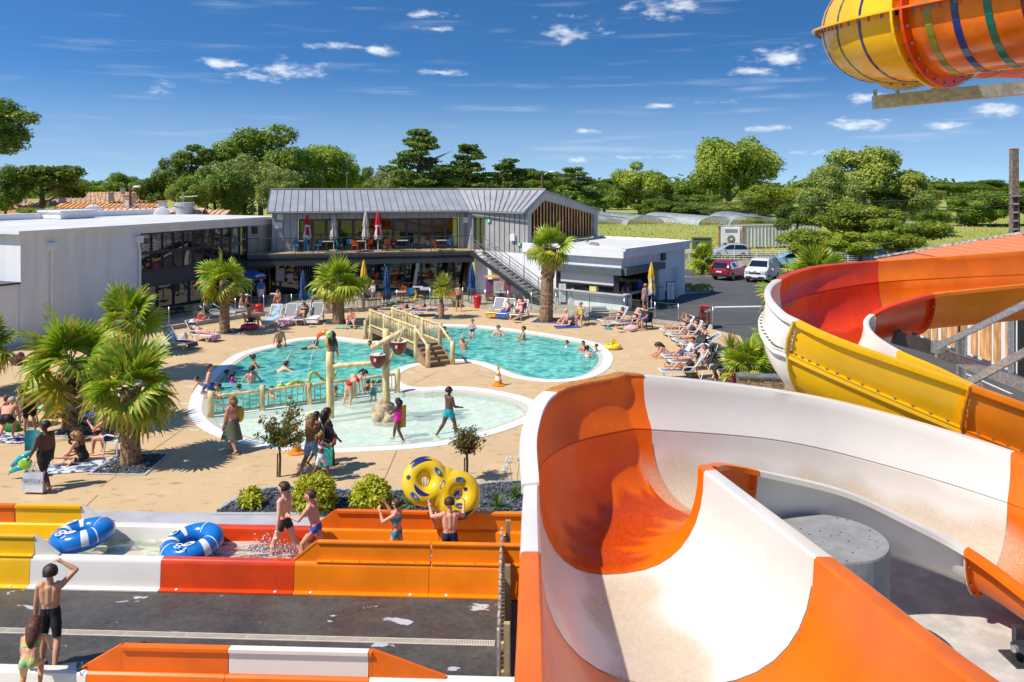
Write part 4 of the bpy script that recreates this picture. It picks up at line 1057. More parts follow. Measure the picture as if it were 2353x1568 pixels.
# ---- closed tube slide overhead
TR = .66
tp = catmull([V((9.0,2.9,10.3)),V((7.2,5.1,10.05)),V((5.6,7.25,9.86)),V((4.62,8.62,9.80)),V((4.44,9.35,9.84)),V((4.62,10.05,9.95)),V((5.15,10.5,10.02)),V((6.3,10.9,10.1)),V((8.5,11.4,10.15)),V((12,12,10.1))],8,False)
tube = thing('tube_slide','closed orange and yellow striped tube slide overhead with galvanised beam','water slide',(5.5,8,9))
def tube_part(i0,i1,m,half,r=TR,name='shell',par=None):
    rows = []
    for i in range(i0,i1+1):
        d = (tp[min(i+1,len(tp)-1)]-tp[max(i-1,0)]).normalized(); a = d.cross(V((0,0,1))).normalized(); b = a.cross(d)
        rng = [math.pi*k/16 for k in range(17)]
        rows.append([tp[i]+a*(math.cos(t)*r)+b*((1 if half else -1)*math.sin(t)*r) for t in rng])
    mb = MB(); mb.sheet(rows); return mb.build(name,m,par or tube,smooth=True)
def tube_ring(t,w,m,r,par,name,half=None):
    i = int(t); f = t-i; c = tp[i].lerp(tp[min(i+1,len(tp)-1)],f); d = (tp[min(i+1,len(tp)-1)]-tp[max(i-1,0)]).normalized()
    a = d.cross(V((0,0,1))).normalized(); b = a.cross(d); mb = MB(); rows = []
    for k in range(40):
        u = 2*math.pi*k/40; q = a*math.cos(u)+b*math.sin(u)
        rows.append([c+q*(TR-.01)-d*w/2,c+q*r-d*w/2,c+q*r+d*w/2,c+q*(TR-.01)+d*w/2])
    rows.append(rows[0]); mb.sheet(rows,closed=True); return mb.build(name,m,par,smooth=False)
T_Y = Y_GEL; T_O = mat('tube_orange',(.84,.17,.004),.2,var=.25,scale=1.8,coat=.5)
J1,J2,J3 = 24,48,54
parts_ = []
for (i0,i1,m) in ((0,J1,T_O),(J1,J2,T_Y),(J2,J3,mat('tube_peach',(.72,.42,.26),.2,coat=.5)),(J3,len(tp)-1,RO_GEL)):
    up_ = tube_part(i0,i1,m,True,name='upper_shell'); lo_ = tube_part(i0,i1,m,False,name='lower_shell')
    # the horizontal flange joining the halves, both sides, with bolts
    for sg in (1,-1):
        rows = []; bl = MB()
        for i in range(i0,i1+1):
            d = (tp[min(i+1,len(tp)-1)]-tp[max(i-1,0)]).normalized(); a = d.cross(V((0,0,1))).normalized()*sg
            rows.append([tp[i]+a*(TR-.01)+V((0,0,.012)),tp[i]+a*(TR+.11)+V((0,0,.012)),tp[i]+a*(TR+.11)-V((0,0,.012)),tp[i]+a*(TR-.01)-V((0,0,.012))])
            if i % 1 == 0: bl.box(tp[i]+a*(TR+.06)-V((0,0,.03)),(.022,.022,.05))
        mb = MB(); mb.sheet(rows,closed=True); fl = mb.build('side_flange',m,lo_); q = bl.build('bolts',BOLT,fl); q['kind'] = 'stuff'
    parts_.append(lo_)
for t,m in ((J1-.25,RO_GEL),(J1+.25,T_Y),(J2-.2,T_Y),(J3,MATS['tube_peach'])):
    rg = tube_ring(t,.03,m,TR+.11,tube,'joint_flange'); i = int(t); c = tp[i].lerp(tp[i+1],t-i); d = (tp[i+1]-tp[i-1]).normalized(); a = d.cross(V((0,0,1))).normalized(); b = a.cross(d); bl = MB()
    for k in range(24): u = 2*math.pi*k/24; bl.box(c+(a*math.cos(u)+b*math.sin(u))*(TR+.06)-d*.025,(.024,.024,.024))
    q = bl.build('bolts',BOLT,rg); q['kind'] = 'stuff'
sc_ = [(.25,.24,.02),(.01,.03,.22),(.0,.16,.12),(.16,.005,.02)]
st_m = [mat('stripe_%s' % n_,c_,.25,coat=.5) for n_,c_ in zip(('olive','blue','green','maroon'),sc_)]
for k,t in enumerate([22.6,21.2,19.8,18.4,17.0,15.6,14.2,12.8,11.4]): tube_ring(t,.07,st_m[k % 4],TR+.006,parts_[0],'stripe')
for k,t in enumerate((27.5,31,35.5,39.5,43.5)): tube_ring(t,.035,st_m[1+k % 2],TR+.006,parts_[1],'stripe')
for k,t in enumerate((57,60,63)): tube_ring(t,.06,st_m[k % 3],TR+.006,parts_[3],'stripe')
bs = P(2006,236,10.3); be = P(2480,190,9.6)
MB().bar(bs,be,.2,.16).build('beam',GALV,tube)
MB().bar(P(2135,222,10.25),P(2262,152,10.8),.07,.12).build('brace',GALV,tube); MB().box(P(2145,220,10.2),(.22,.1,.12)).build('brace_foot',GALV,tube)
for x in (2011,2062): MB().bar(P(x,206,10.3),P(x,232,10.3),.035,.035).build('hanger',GALV,tube)
d = (tp[J2+1]-tp[J2-1]).normalized(); a = d.cross(V((0,0,1))).normalized(); b = a.cross(d); mb = MB()
rows = [[tp[J2]+(a*math.cos(u)-b*math.sin(u))*rr for rr in (TR+.02,TR+.14)] for u in [math.pi*(.12+.76*k/20) for k in range(21)]]
mb.sheet([[p+d*.05 for p in r]+[p-d*.0 for p in reversed(r)] for r in rows],closed=True); mb.build('cradle',GALV,tube)

# ------------------------------------------------------------------ run-out lanes
def line_pt(A,u,x):
    """point of the ground line A + s u seen in pixel column x -> s"""
    k = (x-PCX)/PF; return (k*A.y-A.x)/(u.x-k*u.y)
LA = G(67,1350); LB = G(1140,1373); lu = (LB-LA).normalized(); lv = Vector((-lu.y,lu.x,0))
def lane(label,org,secs,tiers_f,tiers_b,width=1.78,wat=True):
    root = thing('run_out_lane',label,'slide lane',org+lv*(width/2))
    def at(s,v,z): return org+lu*s+lv*v+Vector((0,0,z))
    prof = [(-.10,.008),(-.10,.035),(.0,.05),(.03,.50),(.045,.555),(.075,.58),(.20,.58),(.235,.555),(.25,.5),(.29,.07),(.34,.04)]
    back = [(width-v,z) for v,z in reversed(prof)]
    for (s0,s1,m) in secs:
        pr = prof+back; pr = pr+[(width,.006),(0,.006)]
        pr2 = [(v,z) for v,z in pr]
        mb = MB(); mb.sheet([[at(s0+.004,v,z) for v,z in pr2],[at(s1-.004,v,z) for v,z in pr2]],closed=True)
        k = len(pr2); o = mb.build('section',m,root,smooth=True); o.data.set_sharp_from_angle(angle=R(35))
        for s_ in (s0+.35,s1-.35):
            if s1-s0 > 1: MB().sphere(at(s_,-.05,.04),(.035,.03,.025),8,5).build('bolt_cap',WHITEP,o)
    def tier(s0,s1,m,v,sl0,sl1,flip,slm=None):
        f = -1 if flip else 1
        for q0,q1,kind,mm in ((s0-sl0,s0,'L',slm or m),(s0,s1,'M',m),(s1,s1+sl1,'R',slm or m)):
            if q1-q0 < .01: continue
            h = .38; z0 = .583
            if kind == 'M':
                p2 = [(v-.09*f,z0),(v-.09*f,z0+.025),(v-.01*f,z0+.03),(v+.0,z0+h-.04),(v-.03*f,z0+h-.03),(v-.03*f,z0+h),(v+.09*f,z0+h),(v+.09*f,z0+h-.05),(v+.05*f,z0+h-.05),(v+.05*f,z0)]
                mb = MB(); mb.sheet([[at(q0+.004,a,z) for a,z in p2],[at(q1-.004,a,z) for a,z in p2]],closed=True); k = len(p2)
                mb.f += [tuple(range(k)),tuple(reversed(range(k,2*k)))]; mb.m += [0,0]
            else:
                A_,B_ = (q1,q0) if kind == 'L' else (q0,q1); mb = MB(); vv = (v-.0,v+.05*f)
                tri = lambda vq: [at(A_,vq,z0),at(B_,vq,z0),at(A_,vq,z0+h)]
                t0,t1 = tri(vv[0]),tri(vv[1]); mb.add(t0+t1,[(0,1,2),(5,4,3),(0,3,4,1),(1,4,5,2),(2,5,3,0)])
                d_ = (t0[2]-t0[1]); mb.bar(t0[1]+lv*(.02*f)+Vector((0,0,.02)),t0[2]+lv*(.02*f)+Vector((0,0,.005)),.055,.03)
            t_ = mb.build('side_panel',mm,root)
            if kind == 'M':
                b = MB(); n_ = int((q1-q0)/.55)
                for k in range(n_): b.box(at(q0+.3+k*.55,v-.06*f,z0+.03),(.03,.03,.02))
                q = b.build('bolts',BOLT,t_); q['kind'] = 'stuff'
    for t in tiers_f: tier(*t[:3],.12,t[3],t[4],False,t[5] if len(t) > 5 else None)
    for t in tiers_b: tier(*t[:3],width-.12,t[3],t[4],True,t[5] if len(t) > 5 else None)
    if wat:
        mb = MB(); rows = []
        nS = int((secs[-1][1]-secs[0][0])/.12)
        for i in range(nS+1):
            s_ = secs[0][0]+(secs[-1][1]-secs[0][0])*i/nS
            rows.append([at(s_,.265+(width-.53)*j/12,.30+.035*noise.noise(Vector((s_*1.3,j*.35,3)))+.012*math.sin(s_*4+j)) for j in range(13)])
        mb.sheet(rows); mb.build('water',WATER_L,root,smooth=True)
    return root,at
def lane_water():
    m = water_mat('lane_water',(.52,.80,.60),(.96,.99,.88),2.0,.35,body=((.48,.62,.46),(.80,.80,.66)),mixb=.16); nt = m.node_tree; N = nt.nodes.new; L = nt.links.new
    out = nt.nodes['Material Output']; cur = out.inputs[0].links[0].from_socket
    f,h = noise_node(nt,1.5,6,.65,(.6,2.0,1),.49,.57,1.0); d = N('ShaderNodeBsdfDiffuse'); d.inputs[0].default_value = (.80,.70,.54,1)
    k = N('ShaderNodeMath'); k.operation = 'MULTIPLY'; k.inputs[1].default_value = .62; L(f,k.inputs[0])
    mx = N('ShaderNodeMixShader'); L(k.outputs[0],mx.inputs[0]); L(cur,mx.inputs[1]); L(d.outputs[0],mx.inputs[2]); L(mx.outputs[0],out.inputs[0]); return m
WATER_L = lane_water()
sx = lambda x: line_pt(LA,lu,x); sxb = lambda x: line_pt(LA+lv*1.66,lu,x)
R_GEL = mat('scarlet_gelcoat',(.68,.055,.004),.22,var=.12,scale=.9,coat=.5)
laneA,atA = lane('long run-out lane in yellow, white, red and orange with water and bathers',LA,
                  [(sx(-230),0,Y_GEL),(0,sx(368),W_GEL),(sx(368),sx(675),R_GEL),(sx(675),sx(985),A_GEL),(sx(985),sx(1230),A_GEL)],
                  [(sx(-230),sx(70),Y_GEL,0,.5,W_GEL),(sx(725),sx(987),A_GEL,.45,0),(sx(990),sx(1230),A_GEL,0,0)],
                  [(sxb(-300),sxb(36),O_GEL,0,0),(sxb(39),sxb(190),Y_GEL,0,.55,W_GEL),(line_pt(LA+lv*1.66,lu,775),line_pt(LA+lv*1.66,lu,1000),O_GEL,.5,0),(line_pt(LA+lv*1.66,lu,1003),line_pt(LA+lv*1.66,lu,1260),A_GEL,0,0)])
LB0 = Vector((-8.6,10.62,0)); 
sb = lambda x: line_pt(LB0+lv*1.62,lu,x)
laneB,atB = lane('nearest run-out lane in white and orange along the bottom edge',LB0,
                  [(sb(-200),sb(205),W_GEL),(sb(205),sb(520),O_GEL),(sb(520),sb(850),O_GEL),(sb(850),sb(1185),W_GEL)],
                  [],[(sb(280),sb(525),O_GEL,.62,0),(sb(526),sb(847),W_GEL,0,0),(sb(848),sb(856),O_GEL,0,1.1)])
# wooden fence seen end on between the lanes and the slide
fc = thing('timber_fence','grey weathered timber fence seen end on beside the slide','fence',(-.2,14.2,0))
for k in range(30): MB().box((-.22+.006*(k % 3),12.55+k*.125,.5),(.035,.095,.95+.04*(k % 2))).build('picket',mat('weathered_board',(.42,.36,.29),.8,var=.3,scale=6,rnd=.2),fc)
for z in (.3,.75): MB().bar((-.15,12.45,z),(-.15,16.35,z),.05,.1).build('rail',TIMBER,fc)
for y in (12.5,14.4,16.3): MB().box((-.08,y,.55),(.1,.1,1.1)).build('post',TIMBER,fc)
# ------------------------------------------------------------------ things in and round the pool
def log(name,a,b,r,parent,m=LOG,n=8):
    a,b = Vector(a),Vector(b); L_ = (b-a).length; k = max(3,int(L_/.35)); pts = []
    for i in range(k+1):
        p = a.lerp(b,i/k)
        if 0 < i < k: p += Vector((random.uniform(-1,1),random.uniform(-1,1),random.uniform(-1,1)))*r*.16
        pts.append(p)
    return MB().tube(pts,[r*random.uniform(.9,1.08) for _ in pts],n).build(name,m,parent,smooth=True)
def post(p,z0,z1,r,parent,name='post'):
    o = log(name,(p.x,p.y,z0),(p.x+random.uniform(-.02,.02),p.y,z1),r,parent); return o
def baluster_run(A,B,zA,zB,h0,h1,parent,step=.17,r=.024):
    n_ = max(2,int((B-A).length/step))
    for i in range(1,n_):
        p = A.lerp(B,i/n_); z = zA+(zB-zA)*i/n_
        MB().tube([(p.x,p.y,z+h0),(p.x+random.uniform(-.01,.01),p.y,z+h1)],r*random.uniform(.85,1.2),6).build('baluster',LOG,parent,smooth=True)
# bridge
br = thing('log_bridge','peeled log footbridge with brown steps crossing the pool','bridge',(-5.3,37.6,0))
nb0,nb1 = Vector((-7.15,40.3,0)),Vector((-4.3,35.6,0)); bdv = (nb1-nb0).normalized(); bw = Vector((-bdv.y,bdv.x,0))*1.2
if bw.x < 0: bw = -bw
ZD = .72
for s_,o_ in ((0,Vector((0,0,0))),(1,bw)):
    ps = [nb0.lerp(nb1,k/3)+o_ for k in range(4)]
    for p in ps: post(p,.1 if s_ == 0 else .2,ZD+.92,.095,br)
    for a,b in zip(ps,ps[1:]):
        log('rail',(a.x,a.y,ZD+.84),(b.x,b.y,ZD+.84),.055,br); log('rail',(a.x,a.y,ZD+.1),(b.x,b.y,ZD+.1),.05,br); baluster_run(a,b,ZD,ZD,.1,.84,br)
    e = nb1+o_+bdv*1.25; post(e,-.02,1.02,.11,br); log('rail',(ps[-1].x,ps[-1].y,ZD+.8),(e.x,e.y,.92),.055,br)
    e = nb0+o_-bdv*.75; post(e,-.02,.95,.1,br); log('rail',(ps[0].x,ps[0].y,ZD+.8),(e.x,e.y,.85),.055,br)
m = MB(); c = [nb0,nb1,nb1+bw,nb0+bw]
nP = 34
for k in range(nP):
    a = nb0.lerp(nb1,(k+.5)/nP)+bw/2; MB().box((a.x,a.y,ZD+.03),((nb1-nb0).length/nP-.012,1.1,.045),rz=math.atan2(bdv.y,bdv.x)).build('plank',STAIRB,br)
for o_ in (Vector((0,0,0)),bw): MB().bar(nb0+o_*.94+bw*.03+Vector((0,0,ZD-.12)),nb1+o_*.94+bw*.03+Vector((0,0,ZD-.12)),.1,.25).build('beam',STAIRB,br)
for k in range(4):
    a = nb1+bdv*(.16+k*.3)+bw/2; z = ZD-.155*(k+.4); MB().box((a.x,a.y,z/2),(.3,1.0,z),rz=math.atan2(bdv.y,bdv.x)).build('step',STAIRB,br)
    a = nb0-bdv*(.16+k*.22)+bw/2; MB().box((a.x,a.y,z/2),(.22,1.0,z),rz=math.atan2(bdv.y,bdv.x)).build('step',STAIRB,br)
for o_ in (.02,.98):
    a,b = nb1+bw*o_,nb1+bw*o_+bdv*1.25; mm = MB(); n2 = Vector((bdv.y,-bdv.x,0))*.03
    mm.add([a-n2,b-n2,b-n2+V((0,0,.12)),a-n2+V((0,0,ZD)),a+n2,b+n2,b+n2+V((0,0,.12)),a+n2+V((0,0,ZD))],[(0,1,2,3),(7,6,5,4),(0,4,5,1),(1,5,6,2),(2,6,7,3),(3,7,4,0)]); mm.build('stringer',STAIRB,br)
# fence between the basins
fe = thing('log_fence','low peeled log fence with balusters between deep pool and wading pool','fence',(FA+FB)/2)
fpx = [(483,957),(600,938),(710,927),(813,913),(912,900)]
fp = [G(*p) for p in fpx]; fp = [FA+fdir*((p-FA).dot(fdir)) for p in fp]
for p in fp: post(p,-.06,.86 if p is not fp[2] else .74,.11,fe)
for a,b in zip(fp,fp[1:]):
    log('rail',(a.x,a.y,.66),(b.x,b.y,.68),.06,fe); log('rail',(a.x,a.y,.08),(b.x,b.y,.08),.04,fe)
    n_ = int((b-a).length/.2)
    for i in range(1,n_):
        p = a.lerp(b,i/n_); MB().bar((p.x,p.y,.1),(p.x,p.y,.64),.03,.055).build('baluster',LOG,fe)
for px in ((500,938),(868,905)):
    p = FA+fdir*((G(*px)-FA).dot(fdir))-fn_*.07
    sg = MB().box((p.x,p.y,.36),(.36,.02,.14),rz=math.atan2(fdir.y,fdir.x)).build('depth_sign',W_PAINT,fe)
    lettering('0,25m',.11,mat('sign_red',(.5,.02,.02),.5),sg,(p.x-fn_.x*.014,p.y-fn_.y*.014,.36),frame3(fdir,(0,0,1)))
# water play structure: two poles, cross beam, tipping beam with coconut buckets
pl = thing('water_play_frame','log water play frame with tipping coconut buckets in the wading pool','play structure',(-5.3,27.35,0))
T0 = Vector((-6.26,27.4,0)); T1 = Vector((-4.31,27.3,0))
post(T0,-.1,2.22,.14,pl,'pole'); post(T1,.3,3.0,.13,pl,'pole')
log('cross_beam',(T0.x,T0.y,1.72),(T1.x,T1.y,1.84),.085,pl)
ROCK = mat('moulded_rock',(.44,.36,.22),.85,var=.3,scale=5,bump=.4,bscale=9)
def rocky(p,a=.22,s=2.2): return p*(1+a*noise.noise(p*s+Vector((3,1,7))))
MB().sphere((T1.x-.05,T1.y,.1),(.42,.42,.42),20,12,fn=lambda p: rocky(p,.5,3.)).build('rock',ROCK,pl,smooth=True)
MB().sphere((T1.x+.18,T1.y-.22,.02),(.35,.3,.24),16,10,fn=lambda p: rocky(p,.5,4.)).build('rock',ROCK,pl,smooth=True)
tb_a,tb_b = P(853,801,27.0),P(934,756,27.3)
log('tipping_beam',tb_a,tb_b,.10,pl); log('beam_brace',P(882,862,27.1),P(925,760,27.2),.05,pl)
COCO = mat('coconut_shell',(.17,.018,.012),.35,var=.3,scale=6,stretch=(1,1,.3)); MEAT = mat('coconut_meat',(.74,.70,.64),.6)
for cpx,top in ((868,816),(916.7,786)):
    c = P(cpx,top,27.0); r = .27
    prof = [(.0,-.46)]+[(r*math.sin(a),-.46*math.cos(a)) for a in [math.pi/2*k/8 for k in range(1,9)]]+[(r*1.0,.02),(r-.05,.03),(r-.07,-.05),(0,-.07)]
    o_ = MB().lathe(prof[:10],20,c).build('coconut_bucket',COCO,pl,smooth=True); MB().lathe(prof[9:],20,c).build('coconut_rim',MEAT,o_,smooth=True)
    for s_ in (-1,1): MB().tube([c+Vector((s_*.2,0,.02)),c+Vector((s_*.12,0,.42))],.008,4).build('rope',MEAT,o_)
    MB().box(c+Vector((-.05,-.272,-.12)),(.07,.02,.1)).build('buckle',W_PAINT,o_)
# toucan on its pole
tc_ = thing('toucan_figure','moulded toucan with orange beak perched on a pole spouting water','figure',(T0.x,T0.y,2.2))
TB = mat('toucan_black',(.012,.013,.018),.2,coat=.5); TG = mat('toucan_gold',(.62,.36,.05),.3); TO = mat('toucan_orange',(.85,.25,.01),.25,coat=.4,c2=(.75,.06,.01),scale=3,fac=(.35,.65)); TGr = mat('toucan_green',(.50,.72,.25),.3)
bx_,by_,bz_ = T0.x+.02,T0.y,2.24
MB().tube([(bx_+.20,by_,bz_-.02),(bx_+.13,by_,bz_+.12),(bx_+.05,by_,bz_+.3),(bx_+.02,by_,bz_+.46),(bx_+.06,by_,bz_+.6),(bx_+.10,by_,bz_+.66)],[.05,.15,.18,.16,.15,.05],14).build('body',TB,tc_,smooth=True)
MB().tube([(bx_+.0,by_-.02,bz_+.02),(bx_-.06,by_-.02,bz_+.22),(bx_-.06,by_-.02,bz_+.42),(bx_-.02,by_,bz_+.5)],[.05,.12,.12,.05],12).build('breast',TG,tc_,smooth=True)
MB().sphere((bx_-.02,by_-.10,bz_+.58),(.125,.1,.135),14,10).build('face',TGr,tc_,smooth=True); MB().sphere((bx_-.03,by_-.19,bz_+.62),(.045,.02,.045),10,8).build('eye',mat('pale_eye',(.3,.6,.7),.2),tc_,smooth=True)
MB().tube([(bx_-.02,by_,bz_+.58),(bx_-.16,by_,bz_+.63),(bx_-.30,by_,bz_+.60),(bx_-.42,by_,bz_+.50),(bx_-.47,by_,bz_+.36)],[.11,.105,.09,.07,.02],12).build('beak',TO,tc_,smooth=True)
MB().tube([(bx_+.2,by_+.02,bz_+.05),(bx_+.25,by_,bz_-.12),(bx_+.26,by_,bz_-.38)],[.09,.06,.02],8,sx=.5).build('tail',TO,tc_,smooth=True)
for s_ in (-1,1): MB().tube([(bx_+.08,by_+.14*s_,bz_+.5),(bx_+.16,by_+.16*s_,bz_+.25),(bx_+.24,by_+.08*s_,bz_+.0)],[.04,.10,.02],8,sx=.5).build('wing',TB,tc_,smooth=True)
for s_ in (-1,1): MB().tube([(bx_-.02,by_+.06*s_,bz_+.04),(bx_-.1,by_+.06*s_,bz_-.0)],[.04,.025],8).build('foot',TO,tc_,smooth=True)
wj = MATS['clear_strip']; tp0 = Vector((bx_-.47,by_,bz_+.34))
tag(MB().tube([tp0+Vector((-.03*k-.004*k*k,.0,-.02*k-.03*k*k)) for k in range(9)],[.012]*9,5).build('water_jet',mat('spray_white',(.8,.85,.88),.1),smooth=True),'thin jet of water falling from the toucan beak','water jet')
# snake lying along the fence rail
sp = [P(x,y,Y) for x,y,Y in ((650,892,28.7),(664,884,28.7),(678,877,28.8),(690,878,28.9),(702,881,29.0),(710,874,29.1),(714,858,29.1),(724,857,29.2),(736,868,29.3),(748,874,29.4),(764,872,29.5),(770,860,29.5),(774,852,29.5))]
SN = [mat('snake_green',(.36,.66,.12),.25,coat=.5),mat('snake_orange',(.78,.30,.02),.25,coat=.5),mat('snake_red',(.55,.02,.01),.25,coat=.4)]
sn_ = thing('snake_figure','green and orange moulded snake winding along the fence rail','figure',sp[5]); cp = catmull(sp,6,False)
mb = MB(); mb.tube(cp,[.075-.0004*i for i in range(len(cp))],10)
nf = len(mb.f)-2
for i in range(nf): mb.m[i] = 1 if (i // 10) % 17 in (8,9,10) else (2 if (i // 10) % 17 in (14,15) and i % 10 > 5 else 0)
mb.build('body',SN,sn_,smooth=True)
hp = P(644,885,28.6); MB().sphere(hp,(.13,.16,.1),14,10,mtx=Matrix.Rotation(.5,3,'Z')).build('head',SN[0],sn_,smooth=True)
for s_ in (-1,1): e = MB().sphere(hp+Vector((s_*.055,-.05,.1)),.05,10,8).build('eye',W_PAINT,sn_,smooth=True); MB().sphere(hp+Vector((s_*.055,-.095,.11)),.02,8,6).build('pupil',BLACKP,e)
MB().sphere(hp+Vector((-.02,-.1,-.06)),(.09,.07,.05),10,8).build('jaw',MATS['toucan_gold'],sn_,smooth=True)
# cones
def cone(px,h,label):
    p = G(*px); t = thing('traffic_cone',label,'traffic cone',p,random.random(),'traffic cones by the wading pool')
    OC = mat('cone_orange',(.80,.26,.01),.4); WC = mat('cone_white',(.78,.78,.78),.4)
    MB().lathe([(0,0),(.26,0),(.27,.03),(.20,.06),(.15,.07)],20,).build('base',OC,t,smooth=False,local=True)
    z = [.06,.22,.38,.50,.62,h]; r = lambda q: .15*(1-q/h)+.025
    for k in range(5): MB().lathe([(r(z[k]),z[k]),(r(z[k+1]),z[k+1])],20).build('band',(OC,WC)[k % 2],t,smooth=True,local=True)
    MB().lathe([(r(h),h),(0,h)],20).build('tip',OC,t,local=True)
cone((1145,886),.78,'orange white striped cone on the island between the pools'); cone((681,1041),.80,'orange white striped cone beside the path in front of wading pool')
# glass balustrade on its kerb
gp = [(300,770),(388,758),(468.6,745),(541,733),(606,725.5),(670,723),(753,720),(834,715.5),(912,711),(988,708),(1063.5,704),(1115,709.5),(1167,713),(1221,717.5),(1277.4,720),(1354,726),(1434.5,733),(1505,743),(1559,748.6),(1638,756)]
KZ = .22; GP = [G(x,y) for x,y in gp]
gb_ = thing('glass_balustrade','glass balustrade on steel posts and low kerb between deck and terrace','balustrade',GP[9])
km = MB()
for a,b in zip(GP,GP[1:]): km.bar(a+V((0,0,KZ/2)),b+V((0,0,KZ/2)),.22,KZ)
km.build('kerb',mat('kerb_concrete',(.46,.41,.34),.85,var=.12,scale=1.5),gb_)
for p in GP: q = MB().tube([(p.x,p.y,KZ),(p.x,p.y,KZ+1.02)],.028,8).build('post',STEEL,gb_,smooth=True); MB().lathe([(0,KZ),(.06,KZ),(.06,KZ+.02)],10,(p.x,p.y,0)).build('foot',STEEL,q)
for a,b in zip(GP,GP[1:]):
    d_ = (b-a).normalized(); a2,b2 = a+d_*.06,b-d_*.06; pn = MB().quad(a2+V((0,0,KZ+.08)),b2+V((0,0,KZ+.08)),b2+V((0,0,KZ+.98)),a2+V((0,0,KZ+.98))).build('pane',GLASS,gb_)
    MB().bar(a2+V((0,0,KZ+.985)),b2+V((0,0,KZ+.985)),.014,.012).build('pane_edge',mat('glass_edge',(.05,.25,.22),.2),pn)
# low white barrier rail and red pillar by the right hand exit
t = thing('red_dispenser','tall red pillar dispenser with white band beside the glass balustrade','dispenser',G(1619,752))
c = G(1619,752); MB().box((c.x,c.y,.6),(.5,.4,1.2)).build('body',REDP,t); MB().tube([(c.x-.05,c.y-.23,.92),(c.x+.3,c.y-.23,.92)],.09,10).build('band',W_PAINT,t,smooth=True); MB().box((c.x+.08,c.y-.212,.45),(.14,.03,.7)).build('column',GALV,t)
t = thing('barrier_rail','long white horizontal barrier pole at the car park exit','barrier',G(1700,745)); a = G(1642,748)+V((0,0,1.0)); b = G(1800,745)+V((0,0,1.0)); MB().tube([a,b],.06,8).build('pole',W_PAINT,t); MB().tube([b,(b.x,b.y,0)],.05,8).build('post',GALV,t)
# stone planter with slate coping and the stone pillar
STONE = mat('schist',(.34,.25,.15),.85,var=.35,scale=7,rnd=.35,bump=.4,bscale=25)
sw = thing('stone_planter','dry stone planter wall capped with slate beneath the hairpin slide','planter wall',G(1725,880))
a,b = Vector((8.35,29.6,0)),Vector((10.9,29.2,0)); d_ = (b-a).normalized(); nrm = Vector((d_.y,-d_.x,0))
MB().bar(a+V((0,0,.42))-nrm*.05,b+V((0,0,.42))-nrm*.05,.36,.84).build('core',mat('mortar',(.12,.095,.07),.9),sw)
sm_ = [MB().box((0,0,0),(1,1,1),taper=.93).mesh('stone',STONE)]
def stones(A,B,z0,z1,nr,parent,rows=.085):
    z = z0; L_ = (B-A).length; d_ = (B-A).normalized(); r_ = 0
    while z < z1-.03:
        h = random.uniform(.7,1.2)*rows; x = -random.random()*.1
        while x < L_:
            w_ = random.uniform(.14,.38); x1 = min(x+w_,L_); x0 = max(0,x)
            if x1-x0 > .04:
                p = A+d_*((x0+x1)/2)+nr*random.uniform(.13,.155)+V((0,0,z+h/2)); o = inst(sm_[0],parent,p-parent.location,(random.uniform(-.03,.03),random.uniform(-.03,.03),math.atan2(d_.y,d_.x)),(x1-x0-.012,.1,h-.012),'stone')
            x = x1
        z += h
stones(a,b,0,.82,nrm,sw)
for k in range(4):
    p = a.lerp(b,(k+.5)/4); MB().box((p.x,p.y,.87),((b-a).length/4-.01,.5,.07),rz=math.atan2(d_.y,d_.x)).build('coping_slab',SLATE,sw)
sp_ = thing('stone_pillar','square schist stone pillar under the white slide bend','pillar',(10.0,27.6,0))
MB().box((10.0,27.6,.85),(.8,.8,1.7)).build('core',MATS['mortar'],sp_); stones(V((9.6,27.35,0)),V((10.4,27.35,0)),0,1.7,V((0,-1,0)),sp_); stones(V((9.75,28.0,0)),V((9.75,27.2,0)),0,1.7,V((-1,0,0)),sp_)
chips([(8.4,29.9),(10.9,29.5),(12.5,33),(11.5,38),(9.6,39.5),(8.8,34)],'slate_bed','planting bed of slate chips under the spiky palms at right',500,.07,edge=False)
# ------------------------------------------------------------------ palms, trees, shrubs
def leaf_mat(name,c,c2,rough=.55,trans=.25,rnd=.12):
    m,nt,b,N,L = nodes_mat(name)
    f,_ = noise_node(nt,1.1,4,.6,lo=.35,hi=.65); col = mixc(nt,f,c,c2)
    oi = N('ShaderNodeObjectInfo'); hs = N('ShaderNodeHueSaturation'); r1 = N('ShaderNodeMapRange'); L(oi.outputs['Random'],r1.inputs[0]); r1.inputs[3].default_value = 1-rnd; r1.inputs[4].default_value = 1+rnd
    L(r1.outputs[0],hs.inputs['Value']); L(col,hs.inputs['Color']); L(hs.outputs[0],b.inputs['Base Color']); b.inputs['Roughness'].default_value = rough
    t = N('ShaderNodeBsdfTranslucent'); L(hs.outputs[0],t.inputs[0]); mx = N('ShaderNodeMixShader'); mx.inputs[0].default_value = trans
    L(b.outputs[0],mx.inputs[1]); L(t.outputs[0],mx.inputs[2]); L(mx.outputs[0],nt.nodes['Material Output'].inputs[0]); return m
FROND = leaf_mat('palm_frond',(.15,.30,.014),(.40,.50,.03),.36,.4); FROND_Y = leaf_mat('palm_frond_yellow',(.50,.46,.03),(.62,.50,.06),.4,.3); FROND_D = leaf_mat('dead_frond',(.50,.34,.11),(.36,.21,.07),.8,.2)
